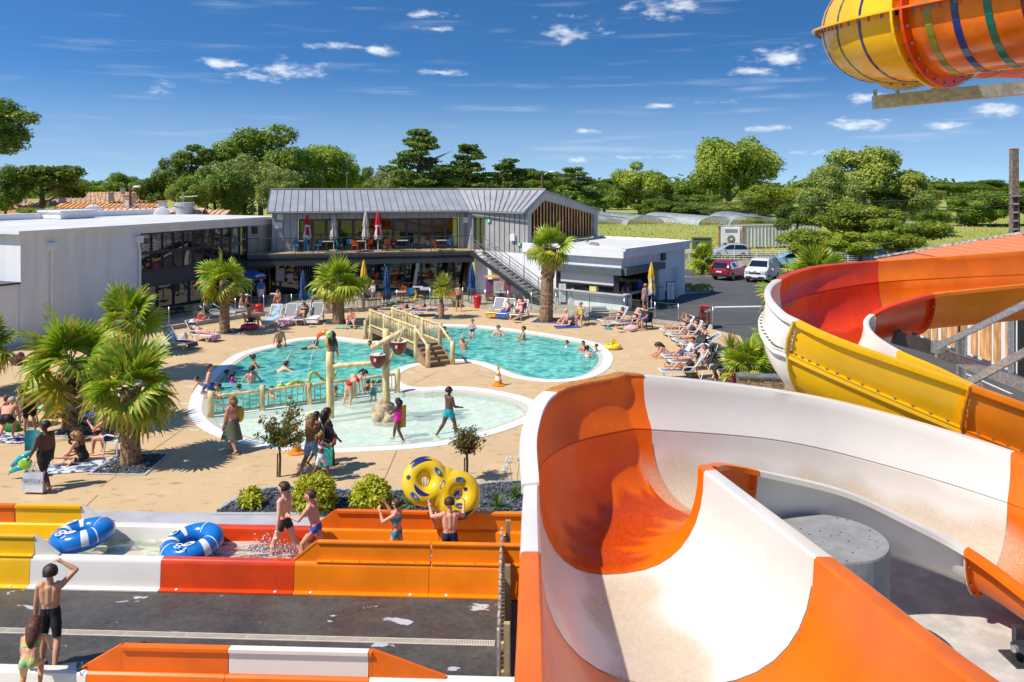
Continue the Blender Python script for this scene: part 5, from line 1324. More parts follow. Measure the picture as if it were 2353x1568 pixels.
def frond_mesh(name,seed,n=22,spread=R(118),pet=.58,rad=.72,droop=.25,mats=(FROND,FROND_Y)):
    """fan leaf along +Y: petiole then a pleated fan of blades with free drooping tips"""
    rs = random.Random(seed); mb = MB()
    mb.tube([(0,0,0),(0,pet*.5,.03),(0,pet,0)],[.022,.016,.012],5)
    for k in range(n):
        a = -spread+2*spread*k/(n-1); ln = rad*(1-.28*abs(a/spread) ** 2)*rs.uniform(.9,1.06); w = .050*rad/.72
        d = Vector((math.sin(a),math.cos(a),0)); s_ = Vector((d.y,-d.x,0)); o = Vector((0,pet,0)); z = .05*math.cos(a*2)+(.012 if k % 2 else -.012)
        pts = []
        for t,ww,dz in ((.03,.006,0),(.35,w,z*.6),(.62,w*1.05,z),(.85,w*.6,z-droop*.35*rs.uniform(.6,1.4)),(1.05,.004,z-droop*rs.uniform(.5,1.5))):
            pts.append((o+d*(ln*t)+Vector((0,0,dz)),ww))
        mb.cur = 1 if rs.random() < .22 else 0
        rows = [[p-s_*w_,p+Vector((0,0,.012)),p+s_*w_] for p,w_ in pts]; mb.sheet(rows)
    return mb.mesh(name,list(mats))
FR = [frond_mesh('frond',s,droop=dr) for s,dr in ((1,.06),(2,.14),(3,.26))]
FRY = [frond_mesh('frond',5,droop=.4,mats=(FROND_Y,FROND))]; FRD = [frond_mesh('frond',6,n=16,droop=.5,spread=R(80),mats=(FROND_D,FROND_D))]
def fan_palm(px,crown_y,label,rad=1.,nf=20,tr=.2,dead=4,yel=4,seed=0,lean=0.,kind='fan',boots=True,base=None,crown=None):
    rs = random.Random(seed); p = base or G(*px); cz = crown if crown else 8-(crown_y-PHY)/PF*p.y
    t = thing('palm_tree',label,'palm tree',p,0,'palms round the pool')
    top = Vector((lean,0,cz)); k = max(8,int(cz/.12)); pts = []; rr = []
    for i in range(k+1):
        f = i/k; pts.append(Vector((lean*f*f,0,cz*f))); rr.append(tr*(1.28-.4*f if f < .35 else 1.14-.25*(f-.35)+(.16 if f > .72 and boots else 0))*(1+.035*(i % 2)+rs.uniform(-.02,.02)))
    tk = MB().tube(pts,rr,14,jit=.03).build('trunk',TRUNK_M,t,local=True)
    if boots:
        bm_ = MB().box((0,.0,.06),(.10,.035,.2),taper=.5).mesh('leaf_base',mat('leaf_base_fibre',(.20,.115,.05),.9,var=.4,scale=14,rnd=.2))
        z = cz*.55; a = 0
        while z < cz*.98:
            a += 2.4; r_ = tr*1.12; c = Vector((lean*(z/cz) ** 2+r_*math.cos(a),r_*math.sin(a),z)); inst(bm_,tk,c,(R(-28),0,a-math.pi/2),(1.3*tr/.2,1,1.),'leaf_base'); z += .045
    for i in range(nf+dead+yel):
        a = i*2.39996+rs.uniform(-.25,.25)
        if i < nf: u = i/nf; el = R(82)-u*R(105)+rs.uniform(-.12,.12); me = FR[0 if u < .35 else (1 if u < .7 else 2)]; s_ = rad*rs.uniform(.72,1.12)
        elif i < nf+yel: el = R(-28)+rs.uniform(-.2,.2); me = FRY[0]; s_ = rad*rs.uniform(.75,1.)
        else: el = R(-62)+rs.uniform(-.25,.2); me = FRD[0]; s_ = rad*rs.uniform(.6,.95)
        M = Matrix.Rotation(a,3,'Z') @ Matrix.Rotation(el,3,'X') @ Matrix.Rotation(rs.uniform(-.9,.9),3,'Y')
        o = inst(me,t,top+Vector((0,0,rs.uniform(-.12,.06))),M.to_euler(),(s_,s_,s_),'frond')
    return t
fan_palm((300,1068),892,'foremost thick fan palm in its own slate square',1.24,15,.215,4,6,1)
fan_palm((163,988),838,'fan palm with thick trunk left of the foremost palm',1.52,15,.205,5,5,2,lean=-.05)
fan_palm((290,815),737,'shorter fan palm standing against the white wing wall',1.35,15,.17,9,4,3)
fan_palm((-40,905),790,'palm cut by the left edge of the picture',1.1,18,.22,8,4,4)
fan_palm((516,766),645,'fan palm with shaggy trunk in front of the terrace left end',1.26,13,.215,2,3,5)
fan_palm((778,744),652,'wide fan palm with grey trunk beside the bridge',1.36,14,.28,2,4,6,boots=False)
fan_palm((1255,738),570,'tallest ragged palm with drooping dry fronds by the kiosk',1.18,12,.32,12,8,7,lean=.25)
fan_palm((1616,632),598,'small fan palm in the car park island',1.2,20,.36,2,2,8)
fan_palm(None,None,'low bushy fan palm in the planter in front of the slide',.95,20,.12,4,8,9,boots=False,base=Vector((9.1,30.8,0)),crown=.95)
fan_palm(None,None,'second low fan palm in the planter partly behind the slide',.95,24,.12,6,8,10,boots=False,base=Vector((10.6,31.6,0)),crown=1.5)
fan_palm(None,None,'fan palm with feathery crown rising behind the red slide bend',1.25,26,.2,8,8,11,boots=False,base=Vector((13.6,35.5,0)),crown=3.7)
fan_palm(None,None,'leaning fan palm with one big yellow leaf behind the slide rim',1.1,20,.2,8,10,12,boots=False,base=Vector((11.4,32.5,0)),crown=3.1)
# strap leaved plants: round headed cordyline, yucca, agapanthus
STRAP = leaf_mat('strap_leaf',(.24,.34,.02),(.52,.50,.06),.4,.3)
def strap_mesh(n,ln,w,seed,droop=.5,lo=-40,hi=88):
    rs = random.Random(seed); mb = MB()
    for k in range(n):
        a = rs.uniform(0,6.283); el = R(rs.uniform(lo,hi)); d = Vector((math.cos(a)*math.cos(el),math.sin(a)*math.cos(el),math.sin(el))); s_ = Vector((-math.sin(a),math.cos(a),0)); l_ = ln*rs.uniform(.7,1.1); rows = []
        for t,ww in ((0,.6),(.35,1.),(.7,.8),(1,.05)):
            p = d*(l_*t)+Vector((0,0,-droop*ln*t*t*math.cos(el)*.5)); rows.append([p-s_*(w*ww),p+s_*(w*ww)])
        mb.sheet(rows)
    return mb
t = thing('palm_tree','thin trunked palm with round spiky head behind the pool','palm tree',G(1014,732),0,'palms round the pool')
MB().tube([(0,0,0),(.04,0,.7),(-.03,0,1.3),(.12,0,1.75)],[.16,.13,.11,.14],10).build('trunk',TRUNK_M,t,local=True)
o = strap_mesh(420,.98,.028,3).build('crown',STRAP,t,local=True); o.location = (.12,0,1.85)
def yucca(p,s_,label,seed,z=.3):
    t = thing('yucca',label,'yucca',p,0,'yuccas in the planter'); MB().tube([(0,0,0),(0,0,z)],.07,8).build('stem',TRUNK_M,t,local=True); o = strap_mesh(110,s_,.022,seed,.25,-15,88).build('leaves',STRAP,t,local=True); o.location = (0,0,z)
yucca(Vector((9.45,34.4,0)),.95,'spiky yucca at the head of the planter bed',4,.75)
yucca(Vector((11.9,37.2,0)),.8,'yucca farther back behind the white rail',5,.3)
def agap(px,label,seed,fl=0,s_=.42):
    p = G(*px); t = thing('agapanthus',label,'agapanthus',p,0,'agapanthus in the slate bed'); strap_mesh(46,s_,.016,seed,.7,5,80).build('leaves',leaf_mat('agapanthus_leaf',(.08,.20,.02),(.16,.30,.03)) if 'agapanthus_leaf' not in MATS else MATS['agapanthus_leaf'],t,local=True)
    rs = random.Random(seed)
    for k in range(fl):
        x = rs.uniform(-.2,.2); h = rs.uniform(.75,.98); st = MB().tube([(0,0,0),(x,0,h)],.008,5).build('flower_stem',STRAP,t,local=True); mb = MB()
        for q in range(60):
            d = Vector((rs.gauss(0,1),rs.gauss(0,1),rs.gauss(0,1))).normalized(); c = Vector((x,0,h))+d*.085; mb.tube([Vector((x,0,h))+d*.03,c],.004,3); mb.sphere(c,.014,5,4)
        mb.build('flower_head',mat('agapanthus_white',(.74,.76,.70),.6),st,local=True)
agap((1183,1143),'agapanthus with two white flower heads by the slide',1,2); agap((1143,1168),'agapanthus in front of the slide with a spent flower',2,1); agap((948,1163),'dark agapanthus between the clipped bush and the yellow tube',3,0,.6); agap((975,1150),'flowering agapanthus hidden behind the yellow double tube',4,2,.6)
# clipped golden bushes
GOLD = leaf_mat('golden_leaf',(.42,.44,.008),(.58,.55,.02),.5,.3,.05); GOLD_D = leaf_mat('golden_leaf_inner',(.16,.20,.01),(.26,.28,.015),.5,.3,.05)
def tuft_ball(c,r,n,s_,seed,lump=.2):
    rs = random.Random(seed); mb = MB()
    for k in range(n):
        d = Vector((rs.gauss(0,1),rs.gauss(0,1),rs.gauss(0,1))).normalized()
        if d.z < -.3: d.z = -d.z
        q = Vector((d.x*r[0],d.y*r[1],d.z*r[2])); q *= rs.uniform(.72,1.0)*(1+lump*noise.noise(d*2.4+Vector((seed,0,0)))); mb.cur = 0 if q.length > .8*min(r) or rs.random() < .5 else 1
        u = d.orthogonal().normalized(); u.rotate(Matrix.Rotation(rs.uniform(0,6.28),3,d)); w = d.cross(u); a = s_*rs.uniform(.6,1.2); t_ = d*a*.8
        mb.quad(Vector(c)+q-u*a*.5,Vector(c)+q+t_*.4+w*a*.4,Vector(c)+q+u*a*.5+t_,Vector(c)+q-w*a*.4+t_*.3)
    return mb
for px,r,n_,lab in (((722,1170),(.56,.56,.58),2600,'large round clipped golden bush behind the two boys'),((852,1168),(.52,.52,.5),2400,'round clipped golden bush left of the girl in the lane'),((577,1165),(.28,.28,.3),800,'small loose golden bush at the left of the slate bed')):
    p = G(*px); t = thing('golden_bush',lab,'bush',p,0,'golden bushes in the slate bed')
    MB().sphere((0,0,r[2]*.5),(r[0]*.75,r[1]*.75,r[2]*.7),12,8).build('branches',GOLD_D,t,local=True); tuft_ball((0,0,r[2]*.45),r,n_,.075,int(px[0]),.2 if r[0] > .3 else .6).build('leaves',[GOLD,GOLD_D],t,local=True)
REDL = leaf_mat('maroon_leaf',(.10,.012,.02),(.18,.03,.03),.5,.2)
for x,y,lab in ((8.7,31.5,'maroon shrub at the left of the planter'),(8.6,30.2,'maroon shrub at the front corner of the planter'),(12.0,30.6,'maroon shrub behind the low palms')):
    t = thing('maroon_shrub',lab,'shrub',(x,y,0),0,'maroon shrubs in the planter'); tuft_ball((0,0,.3),(.45,.45,.45),700,.1,int(x*10),.5).build('leaves',REDL,t,local=True); MB().tube([(0,0,0),(0,0,.4)],.03,6).build('stem',BARK,t,local=True)
# lollipop trees in front of the wading pool
def young_tree(px,top_y,crown_y,label,n,seed,mats,rx):
    p = G(*px); z1 = 8-(top_y-PHY)/PF*p.y; z0 = 8-(crown_y-PHY)/PF*p.y; rs = random.Random(seed); t = thing('young_tree',label,'tree',p,0,'young crape myrtles by the slate bed')
    tr = MB(); tr.tube([(0,0,0),(.02,0,z0*.6),(0,0,z0)],[.04,.034,.03],8); tr.tube([(-.06,0,0),(-.05,0,z0*.75)],.02,6); lf = MB()
    for k in range(22):
        a = rs.uniform(0,6.28); e = rs.uniform(.25,1.35); ln = rs.uniform(.55,1.0)*(z1-z0); d = Vector((math.cos(a)*math.cos(e)*rx,math.sin(a)*math.cos(e)*rx,math.sin(e))); b0 = Vector((0,0,z0-.02)); pts = [b0+d*(ln*u)+Vector((0,0,-.1*(1-u)*u)) for u in (0,.3,.6,1)]
        tr.tube(pts,[.018,.012,.008,.003],5)
        for q in range(n // 22):
            u = rs.uniform(.18,1.02); c = b0+d*(ln*u)+Vector((rs.gauss(0,.06),rs.gauss(0,.06),rs.gauss(0,.06))); s_ = rs.uniform(.03,.055); nn = Vector((rs.gauss(0,1),rs.gauss(0,1),rs.gauss(0,1))).normalized(); v1 = nn.orthogonal().normalized(); v2 = nn.cross(v1)
            lf.cur = 1 if rs.random() < .35+.3*(u > .8) else 0; lf.quad(c-v1*s_,c+v2*s_*.5,c+v1*s_,c-v2*s_*.5)
    tr.build('trunk',BARK,t,local=True); lf.build('crown',mats,t,local=True)
MYR = [leaf_mat('myrtle_green',(.12,.20,.02),(.22,.29,.035)),leaf_mat('myrtle_bronze',(.20,.09,.025),(.28,.15,.04))]
MYR2 = [leaf_mat('myrtle_red',(.16,.035,.02),(.20,.07,.03)),MYR[0]]
young_tree((642,1096),905,1025,'green young tree with open crown beside the boys',2800,3,MYR,.8); young_tree((1072,1104),958,1035,'reddish young tree with round crown right of the yellow tube',1900,4,MYR2,.62)
# ---- background trees: trunk, limbs, crown of leaf clumps gathered in lobes
TG_ = {k: leaf_mat('foliage_' + k,a,b,.5,.36,.14) for k,a,b in (('dark',(.085,.165,.012),(.23,.31,.026)),('mid',(.125,.25,.018),(.33,.42,.04)),('light',(.23,.35,.026),(.50,.55,.065)),('olive',(.19,.245,.045),(.38,.40,.11)),('pine',(.062,.13,.016),(.19,.25,.028)),('hedge',(.17,.26,.014),(.40,.43,.03)))}
def crown_mesh(name,lobes,n,s_,seed,mats,flatness=1.,droop=0.):
    """leaf clumps spread through lobes; outline stays ragged, gaps stay between lobes"""
    rs = np.random.RandomState(seed); L_ = np.array([l[:3] for l in lobes]); Rr = np.array([l[3:6] for l in lobes]); vol = Rr.prod(1) ** .67; idx = rs.choice(len(lobes),n,p=vol/vol.sum())
    d = rs.normal(size=(n,3)); d /= np.linalg.norm(d,axis=1)[:,None]; rad = rs.uniform(.45,1.0,n) ** .55; rad *= 1+.22*np.sin(d[:,0]*5+idx)*np.cos(d[:,1]*6+idx*2)+rs.normal(0,.05,n)
    c = L_[idx]+d*Rr[idx]*rad[:,None]
    nn = d+rs.normal(0,.55,(n,3)); nn[:,2] += .35; nn /= np.linalg.norm(nn,axis=1)[:,None]
    u = np.cross(nn,rs.normal(size=(n,3))); u /= np.linalg.norm(u,axis=1)[:,None]; w = np.cross(nn,u); a = (s_*rs.uniform(.55,1.35,n))[:,None]
    u[:,2] *= flatness; dz = np.zeros((n,3)); dz[:,2] = -droop*a[:,0]
    v = np.stack([c-u*a+dz,c-w*a*.62+nn*a*.25,c+u*a+dz,c+w*a*.62-nn*a*.1],1).reshape(-1,3)
    me = bpy.data.meshes.new(name); me.from_pydata(v.tolist(),[],[(4*i,4*i+1,4*i+2,4*i+3) for i in range(n)])
    for m in mats: me.materials.append(m)
    if len(mats) > 1: me.polygons.foreach_set('material_index',(rs.rand(n) < .3).astype(int).tolist())
    return me
def lobes_round(seed,n=16,rx=1.,rz=1.,r=.36):
    rs = random.Random(seed); out = [(0,0,.1,.55*rx,.55*rx,.5*rz)]
    for k in range(n):
        d = Vector((rs.gauss(0,1),rs.gauss(0,1),rs.gauss(.15,.8))).normalized(); q = rs.uniform(.5,.85); s_ = r*rs.uniform(.7,1.25); out.append((d.x*rx*q,d.y*rx*q,d.z*rz*q,s_*rx,s_*rx,s_*rz*.8))
    return out
CR = {}
def crown(kind,var):
    key = (kind,var)
    if key in CR: return CR[key]
    if kind == 'broad': me = crown_mesh('crown',lobes_round(var,20),20000,.038,var,[TG_['mid'],TG_['light']])
    elif kind == 'dark': me = crown_mesh('crown',lobes_round(var+20,18),20000,.037,var,[TG_['dark'],TG_['mid']])
    elif kind == 'light': me = crown_mesh('crown',lobes_round(var+40,22,r=.32),21000,.033,var,[TG_['light'],TG_['mid']])
    elif kind == 'willow': me = crown_mesh('crown',lobes_round(var+60,24,r=.30),21000,.035,var,[TG_['light'],TG_['olive']],droop=.8)
    elif kind == 'olive': me = crown_mesh('crown',lobes_round(var+80,20),20000,.035,var,[TG_['olive'],TG_['mid']])
    elif kind == 'pine': 
        rs = random.Random(var); lb = [(rs.uniform(-.75,.75),rs.uniform(-.75,.75),rs.uniform(-.1,.55),.34,.34,.16) for _ in range(17)]; me = crown_mesh('crown',lb,9000,.048,var,[TG_['pine'],TG_['mid']])
    elif kind == 'cedar':
        rs = random.Random(var+9); lb = []
        for lv_ in range(9):
            z = -.8+lv_*.2; r_ = .95*(1-lv_/10.5)
            for q in range(6): a = rs.uniform(0,6.28); f_ = rs.uniform(.3,1.)*r_; lb.append((f_*math.cos(a),f_*math.sin(a),z+rs.uniform(-.05,.05),.30*(1.1-lv_*.07),.30*(1.1-lv_*.07),.085))
        me = crown_mesh('crown',lb,9000,.045,var,[TG_['pine'],TG_['mid']],droop=.3)
    else: me = crown_mesh('crown',lobes_round(var+120,18,rz=.9),15000,.038,var,[TG_['hedge'],TG_['light']])
    CR[key] = me; return me
def tree(px_c,Y,rx_px,rz_px,kind,label,var=0,group='trees behind the buildings',name=None,tilt=0.):
    """crown centred on a pixel at distance Y, crown half width and half height in pixels"""
    c = P(px_c[0],px_c[1],Y); k = Y/PF; rx,rz = rx_px*k,rz_px*k; rs = random.Random(var*7+int(px_c[0])); base = Vector((c.x,c.y,-.03))
    bush = c.z-rz < .6
    t = thing(name or ('pine_tree' if kind in ('pine','cedar') else ('hedge_bush' if bush and kind == 'hedge' else 'tree')),label,'bush' if (kind == 'hedge' and bush) else 'tree',base,0,group)
    tr = MB(); r0 = max(.12,rx*.055); zt = c.z+rz*.5
    tr.tube([(0,0,-.05),(rs.uniform(-.2,.2),0,max(.3,(c.z-rz*.6))),(rs.uniform(-.3,.3),0,c.z),(tilt*rx,0,zt)],[r0*1.2,r0,r0*.7,r0*.25],8)
    for q in range(7):
        a = rs.uniform(0,6.28); z = c.z+rs.uniform(-.55,.25)*rz; l_ = rx*rs.uniform(.5,.85); tr.tube([(0,0,max(.2,z-rz*.2)),(math.cos(a)*l_*.5,math.sin(a)*l_*.5,z),(math.cos(a)*l_,math.sin(a)*l_,z+rz*.2)],[r0*.45,r0*.3,r0*.08],5)
    tr.build('trunk',BARK,t,local=True)
    o = inst(crown(kind,var),t,(tilt*rx*.5,0,c.z+.03),(0,0,rs.uniform(0,6.28)),(rx,rx*.9,rz),'crown'); return t
TREES = [((95,424),78,110,62,'pine','broad dark umbrella pine over the village houses',0),((150,440),90,60,48,'dark','dark round tree right of the umbrella pine',0),((8,445),74,52,62,'dark','dark tree below the left edge branches',1),
 ((285,425),150,46,30,'dark','far tree above the street lamp',2),((225,436),170,60,16,'broad','far low tree line left of the lamp',1),
 ((475,368),84,62,52,'pine','flat topped pine above the left hand wood',1),((365,440),80,50,52,'dark','dark tree at the left end of the wood',0),((405,408),84,50,58,'dark','tall dark oak left of the flat topped pine',1),
 ((560,420),78,85,78,'olive','pale leaved tree in the middle of the wood',0),((490,440),74,65,62,'dark','mid green tree low in the wood',0),((600,360),92,104,76,'dark','highest broad tree crowning the wood',2),
 ((665,415),84,70,80,'dark','dark tree behind the roof left end',2),((745,385),96,72,64,'broad','light green tree behind the grey roof',0),((800,410),110,46,42,'light','feathery tree right of the light green one',1),
 ((640,445),72,60,50,'olive','bushy tree just behind the wing roof',1),((432,455),70,48,44,'broad','bushy tree beside the round chimney',1),((845,425),130,24,40,'dark','slim far tree behind the roof ridge',1),
 ((885,425),100,50,44,'olive','olive tree rising behind the ridge',2),((962,368),92,100,80,'cedar','tall dark cedar behind the ridge',0),((1075,388),98,88,64,'cedar','second cedar right of the tall one',1),((1020,420),96,56,44,'dark','dark tree between the two cedars',0),
 ((1165,410),104,84,50,'cedar','brownish cedar right behind the ridge end',2),((1255,418),108,80,44,'pine','spreading pine behind the street lamp',2),((1320,432),86,92,52,'cedar','conifer with drooping boughs right of the gable',3),((1240,445),96,50,30,'dark','dark tree filling in behind the gable',1),
 ((1470,432),205,72,66,'light','round poplar like tree above the polytunnels',2),((1675,392),215,118,98,'light','largest spreading tree above the polytunnels',3),((1575,455),208,70,42,'dark','dark understorey between the two big trees',2),((1390,462),205,60,38,'dark','dark bushes left of the polytunnels',0),
 ((1790,462),160,90,46,'hedge','rounded scrub right of the largest tree',0),((1680,478),195,100,22,'olive','low grey green scrub under the largest tree',0),((1520,480),195,70,22,'dark','low dark scrub behind the tunnels',1),
 ((1985,425),92,125,85,'willow','wind combed willow at the right',0),((2075,440),90,75,62,'willow','yellowish right part of the willow clump',1),((1915,450),84,85,68,'olive','olive willow left of the wind combed one',1),((1830,500),80,52,40,'dark','dark elder bush beside the container',0),
 ((1960,500),76,120,58,'hedge','big bramble mound below the willows',1),((2070,536),70,105,46,'hedge','wide bramble mound above the slide rim',2),((1850,555),70,80,36,'hedge','bramble thicket behind the light blue car',0),((1975,555),66,85,34,'hedge','bramble thicket behind the dark blue car',1),((2130,492),120,60,36,'dark','dark bramble right of the willows',1),
 ((2240,476),150,85,38,'dark','dark hedge left of the concrete pole',2),((2330,474),150,80,40,'dark','dark hedge behind the concrete pole',0),((2420,474),150,80,40,'dark','dark hedge at the right edge',1),
 ((2180,432),260,60,16,'dark','far woodland clump left of the concrete pole',0),((2265,428),270,60,14,'dark','far woodland clump behind the concrete pole',1),((2360,430),265,60,16,'broad','far woodland clump at the right edge',2),((2115,445),230,50,20,'olive','far pale tree by the tiny house',0),
 ((1870,425),240,60,12,'broad','far woods left of the willow',0),((1760,428),240,50,12,'dark','far woods right of the largest tree',2),((1395,425),240,50,14,'dark','far woods above the gable',1),((1290,425),230,60,14,'broad','far woods behind the spreading pine',1),((1110,428),230,70,14,'dark','far woods behind the cedars',1),((880,428),230,60,14,'dark','far woods behind the roof middle',2),((350,430),230,60,14,'broad','far woods behind the left wood',2),((160,432),230,70,12,'dark','far woods behind the umbrella pine',0)]
for a in TREES: tree(*a)
# branches hanging into the left edge
tree((-60,285),30,130,75,'dark','tree whose branches hang into the left edge',2)
t = tree((105,487),66,58,16,'hedge','rounded green shrub top showing over the wing roof',2)
# distant wooded ridge: reads as one mass
rs = np.random.RandomState(3); lb = [(x+rs.uniform(-15,15),420+rs.uniform(-30,60)+abs(x)*.05,2+rs.uniform(0,2),20,14,rs.uniform(5,8.5)) for x in np.arange(-420,520,13)]
me = crown_mesh('far_wood',lb,26000,1.5,5,[TG_['dark'],TG_['mid']]); o = bpy.data.objects.new('far_wood',me); COL.objects.link(o); tag(o,'distant line of woodland along the whole horizon','woodland',kind='stuff')
# meadow grass and dry weeds
rs = random.Random(4); mb = MB()
for k in range(15000):
    y = 82+95*rs.random() ** 1.6; x = rs.uniform(8,75)*(.6+y/160)
    if x < 7+(y-60)*.1: continue
    h = rs.uniform(.08,.3)*(1.6 if rs.random() < .12 else 1); a = rs.uniform(0,3.14); w = rs.uniform(.03,.11); mb.cur = 0 if rs.random() < .6 else 1
    dx,dy = math.cos(a)*w,math.sin(a)*w; mb.quad((x-dx,y-dy,-.03),(x+dx,y+dy,-.03),(x+dx*.6+rs.uniform(-.1,.1),y+dy*.6,h),(x-dx*.7,y-dy*.7,h*.8))
o = mb.build('meadow_grass',[leaf_mat('grass_blade',(.34,.44,.03),(.55,.56,.09),.6,.3),leaf_mat('dry_grass',(.62,.50,.18),(.74,.62,.28),.7,.3)],origin=False); tag(o,'rough meadow grass with dry tufts round the polytunnels','grass',kind='stuff')
# ------------------------------------------------------------------ cars and the car park
TYRE = mat('tyre',(.015,.015,.015),.8); RIM = mat('alloy_rim',(.45,.45,.46),.35,metal=.7)
LAMP_R = mat('tail_lamp',(.35,.01,.01),.2,coat=.6); LAMP_W = mat('head_lamp',(.55,.58,.6),.12,coat=.8)
def car(px,heading,paint,label,kind='hatch',base=None):
    p = base or G(*px); t = thing('parked_car',label,'van' if kind == 'van' else 'car',p,heading,'cars in the car park')
    if kind == 'van': Lc,Wc,body,gh = 4.3,1.83,[(-2.1,.32),(-2.14,.9),(-2.06,1.25),(-2.0,1.72),(-1.85,1.83),(.45,1.84),(.75,1.74),(1.35,1.22),(2.0,1.02),(2.15,.72),(2.16,.38),(2.0,.27)],[(-1.85,1.28),(-1.78,1.7),(.45,1.73),(.72,1.66),(1.26,1.2)]
    else:
        hh = {'hatch': 1.5,'estate': 1.6,'low': 1.45}[kind]; Lc,Wc = 4.0,1.72
        body = [(-1.95,.32),(-2.02,.75),(-1.92,.98),(-1.72,hh-.18),(-1.45,hh-.03),(-.2,hh),(.25,hh-.05),(1.05,.98),(1.75,.82),(1.98,.62),(2.0,.36),(1.85,.25)]
        gh = [(-1.74,.98),(-1.56,hh-.2),(-1.38,hh-.1),(-.2,hh-.07),(.2,hh-.11),(.92,.98)]
    PM = mat('car_paint_' + '_'.join(str(round(c,2)) for c in paint),paint,.18,var=.02,coat=.8)
    rows = []; w2 = Wc/2; zc = .9
    for y,k in ((-w2,.93),(-w2+.06,.985),(-w2+.2,1.),(w2-.2,1.),(w2-.06,.985),(w2,.93)):
        rows.append([(x*k,y*(1 if z < 1.0 else 1-.28*(z-1.0)),zc+(z-zc)*k) for x,z in body])
    mb = MB(); mb.sheet(rows,closed=True); n_ = len(body); mb.f += [tuple(range(n_)),tuple(reversed(range(5*n_,6*n_)))]; mb.m += [0,0]
    b = mb.build('body',PM,t,smooth=True,local=True); b.data.set_sharp_from_angle(angle=R(38))
    for s_ in (-1,1):
        cut = [gh] if kind != 'van' else [[(-.35,1.25),(-.35,1.68),(.42,1.7),(.68,1.62),(1.15,1.22)]]
        for g in cut:
            pts = [(x,s_*((w2+.004)*(1-.28*(z-1.0) if z > 1 else 1)*.985+.012),z) for x,z in g]; w = MB().quad(*pts).build('side_window',CARGLASS,b,local=True)
            xm = -.35 if kind != 'van' else .3; MB().bar((xm,s_*(w2-.02),1.0),(xm-.05,s_*(w2-.12),max(z for x,z in g)),.05,.05).build('pillar',PM,w,local=True)
    fx0,fx1 = gh[-1][0],gh[-2][0]; fz0,fz1 = gh[-1][1],gh[-2][1]+.02; off = .12
    MB().quad((fx0+off,-w2*.82,fz0),(fx0+off,w2*.82,fz0),(fx1+off,w2*.70,fz1),(fx1+off,-w2*.70,fz1)).build('windscreen',CARGLASS,b,local=True)
    rx0,rx1 = gh[0][0],gh[1][0]; MB().quad((rx0-.2,w2*.8,gh[0][1]+.05),(rx0-.2,-w2*.8,gh[0][1]+.05),(rx1-.16,-w2*.68,gh[1][1]+.06),(rx1-.16,w2*.68,gh[1][1]+.06)).build('rear_window',CARGLASS,b,local=True)
    for x in (-1.25,1.3):
        for s_ in (-1,1):

            wl = MB().tube([(x,s_*(w2-.2),.31),(x,s_*(w2+.01),.31)],.31,18).build('wheel',TYRE,t,local=True)
            MB().tube([(x,s_*(w2+.005),.31),(x,s_*(w2+.022),.31)],.2,12).build('rim',RIM,wl,local=True)
    fx,bxx = (2.1,-2.12) if kind == 'van' else (1.9,-1.97)
    for s_ in (-1,1):
        MB().box((fx,s_*(w2-.28),.86 if kind == 'van' else .7),(.18,.36,.2)).build('headlight',LAMP_W,b,local=True); MB().box((bxx,s_*(w2-.14),.92),(.1,.18,.38)).build('tail_light',LAMP_R,b,local=True); MB().box((.72,s_*(w2+.1),1.02),(.12,.2,.13)).build('mirror',PM,b,local=True)
    MB().box((fx+.03,0,.42),(.12,Wc*.8,.16)).build('front_bumper',BLACKP,b,local=True); MB().box((bxx+.0,0,.45),(.14,Wc*.86,.2)).build('rear_bumper',BLACKP,b,local=True)
    if kind == 'van': MB().box((fx+.06,0,.78),(.06,.9,.12)).build('grille',BLACKP,b,local=True); MB().sphere((fx+.09,0,.86),(.03,.11,.13),4,4).build('badge',STEEL,b,local=True)
    for x in (fx+.11,bxx-.075): pl_ = MB().box((x,0,.5 if x > 0 else .72),(.02,.5,.11)).build('number_plate',W_PAINT,b,local=True)
    return t
car((1680,640),math.atan2(.72,.69),(.30,.01,.03),'dark red estate car seen from behind in the car park','estate')
car((1752,644),math.atan2(-.80,-.52),(.70,.70,.70),'white delivery van facing the pool in the car park','van')
car((1676,592),math.pi-.05,(.55,.56,.58),'silver white hatchback parked on the road beyond the railing','hatch')
car((1815,606),math.pi-.1,(.28,.46,.60),'pale blue rounded hatchback behind the palm fronds','low',base=P(1815,600,78)*Vector((1,1,0)) if False else Vector(((1815-PCX)/PF*76,76,0)))
car((1985,600),math.pi-.05,(.02,.16,.42),'dark blue car whose roof shows above the tiled roof','low',base=Vector(((1982-PCX)/PF*80,80,0)))
WL = mat('road_paint',(.68,.68,.66),.7,var=.15,scale=8)
for a,b in (((1650,640.5),(1690,633)),((1742,651),(1800,640)),((2045,797),(2000,789)),((1740,657),(1765,652)),((2325,905),(2200,850))):
    A,B = G(*a),G(*b); d_ = (B-A).normalized(); n_ = Vector((-d_.y,d_.x,0))*.06; struct(MB().quad(*[q+V((0,0,-.008)) for q in (A-n_,B-n_,B+n_,A+n_)]).build('parking_line',WL))
t = thing('planted_island','kerbed planted island holding the small palm in the car park','planter',G(1618,634)); c = G(1618,634); MB().box((c.x,c.y,.05),(4.2,2.2,.12),rz=.15).build('kerb',CONC_G,t); MB().box((c.x,c.y,.08),(3.9,1.9,.1),rz=.15).build('soil',CHIP,t)
for k in range(5): q = tuft_ball((c.x+random.uniform(-1.6,1.8),c.y+random.uniform(-.6,.6),.2),(.3,.3,.35),120,.14,k+30).build('plant',STRAP,t)
t = thing('flower_bed','low planted strip at the rear corner of the kiosk','flower bed',G(1585,672)); c = G(1585,672); MB().box((c.x,c.y,.05),(3.4,1.4,.1),rz=.4).build('kerb',CONC_G,t)
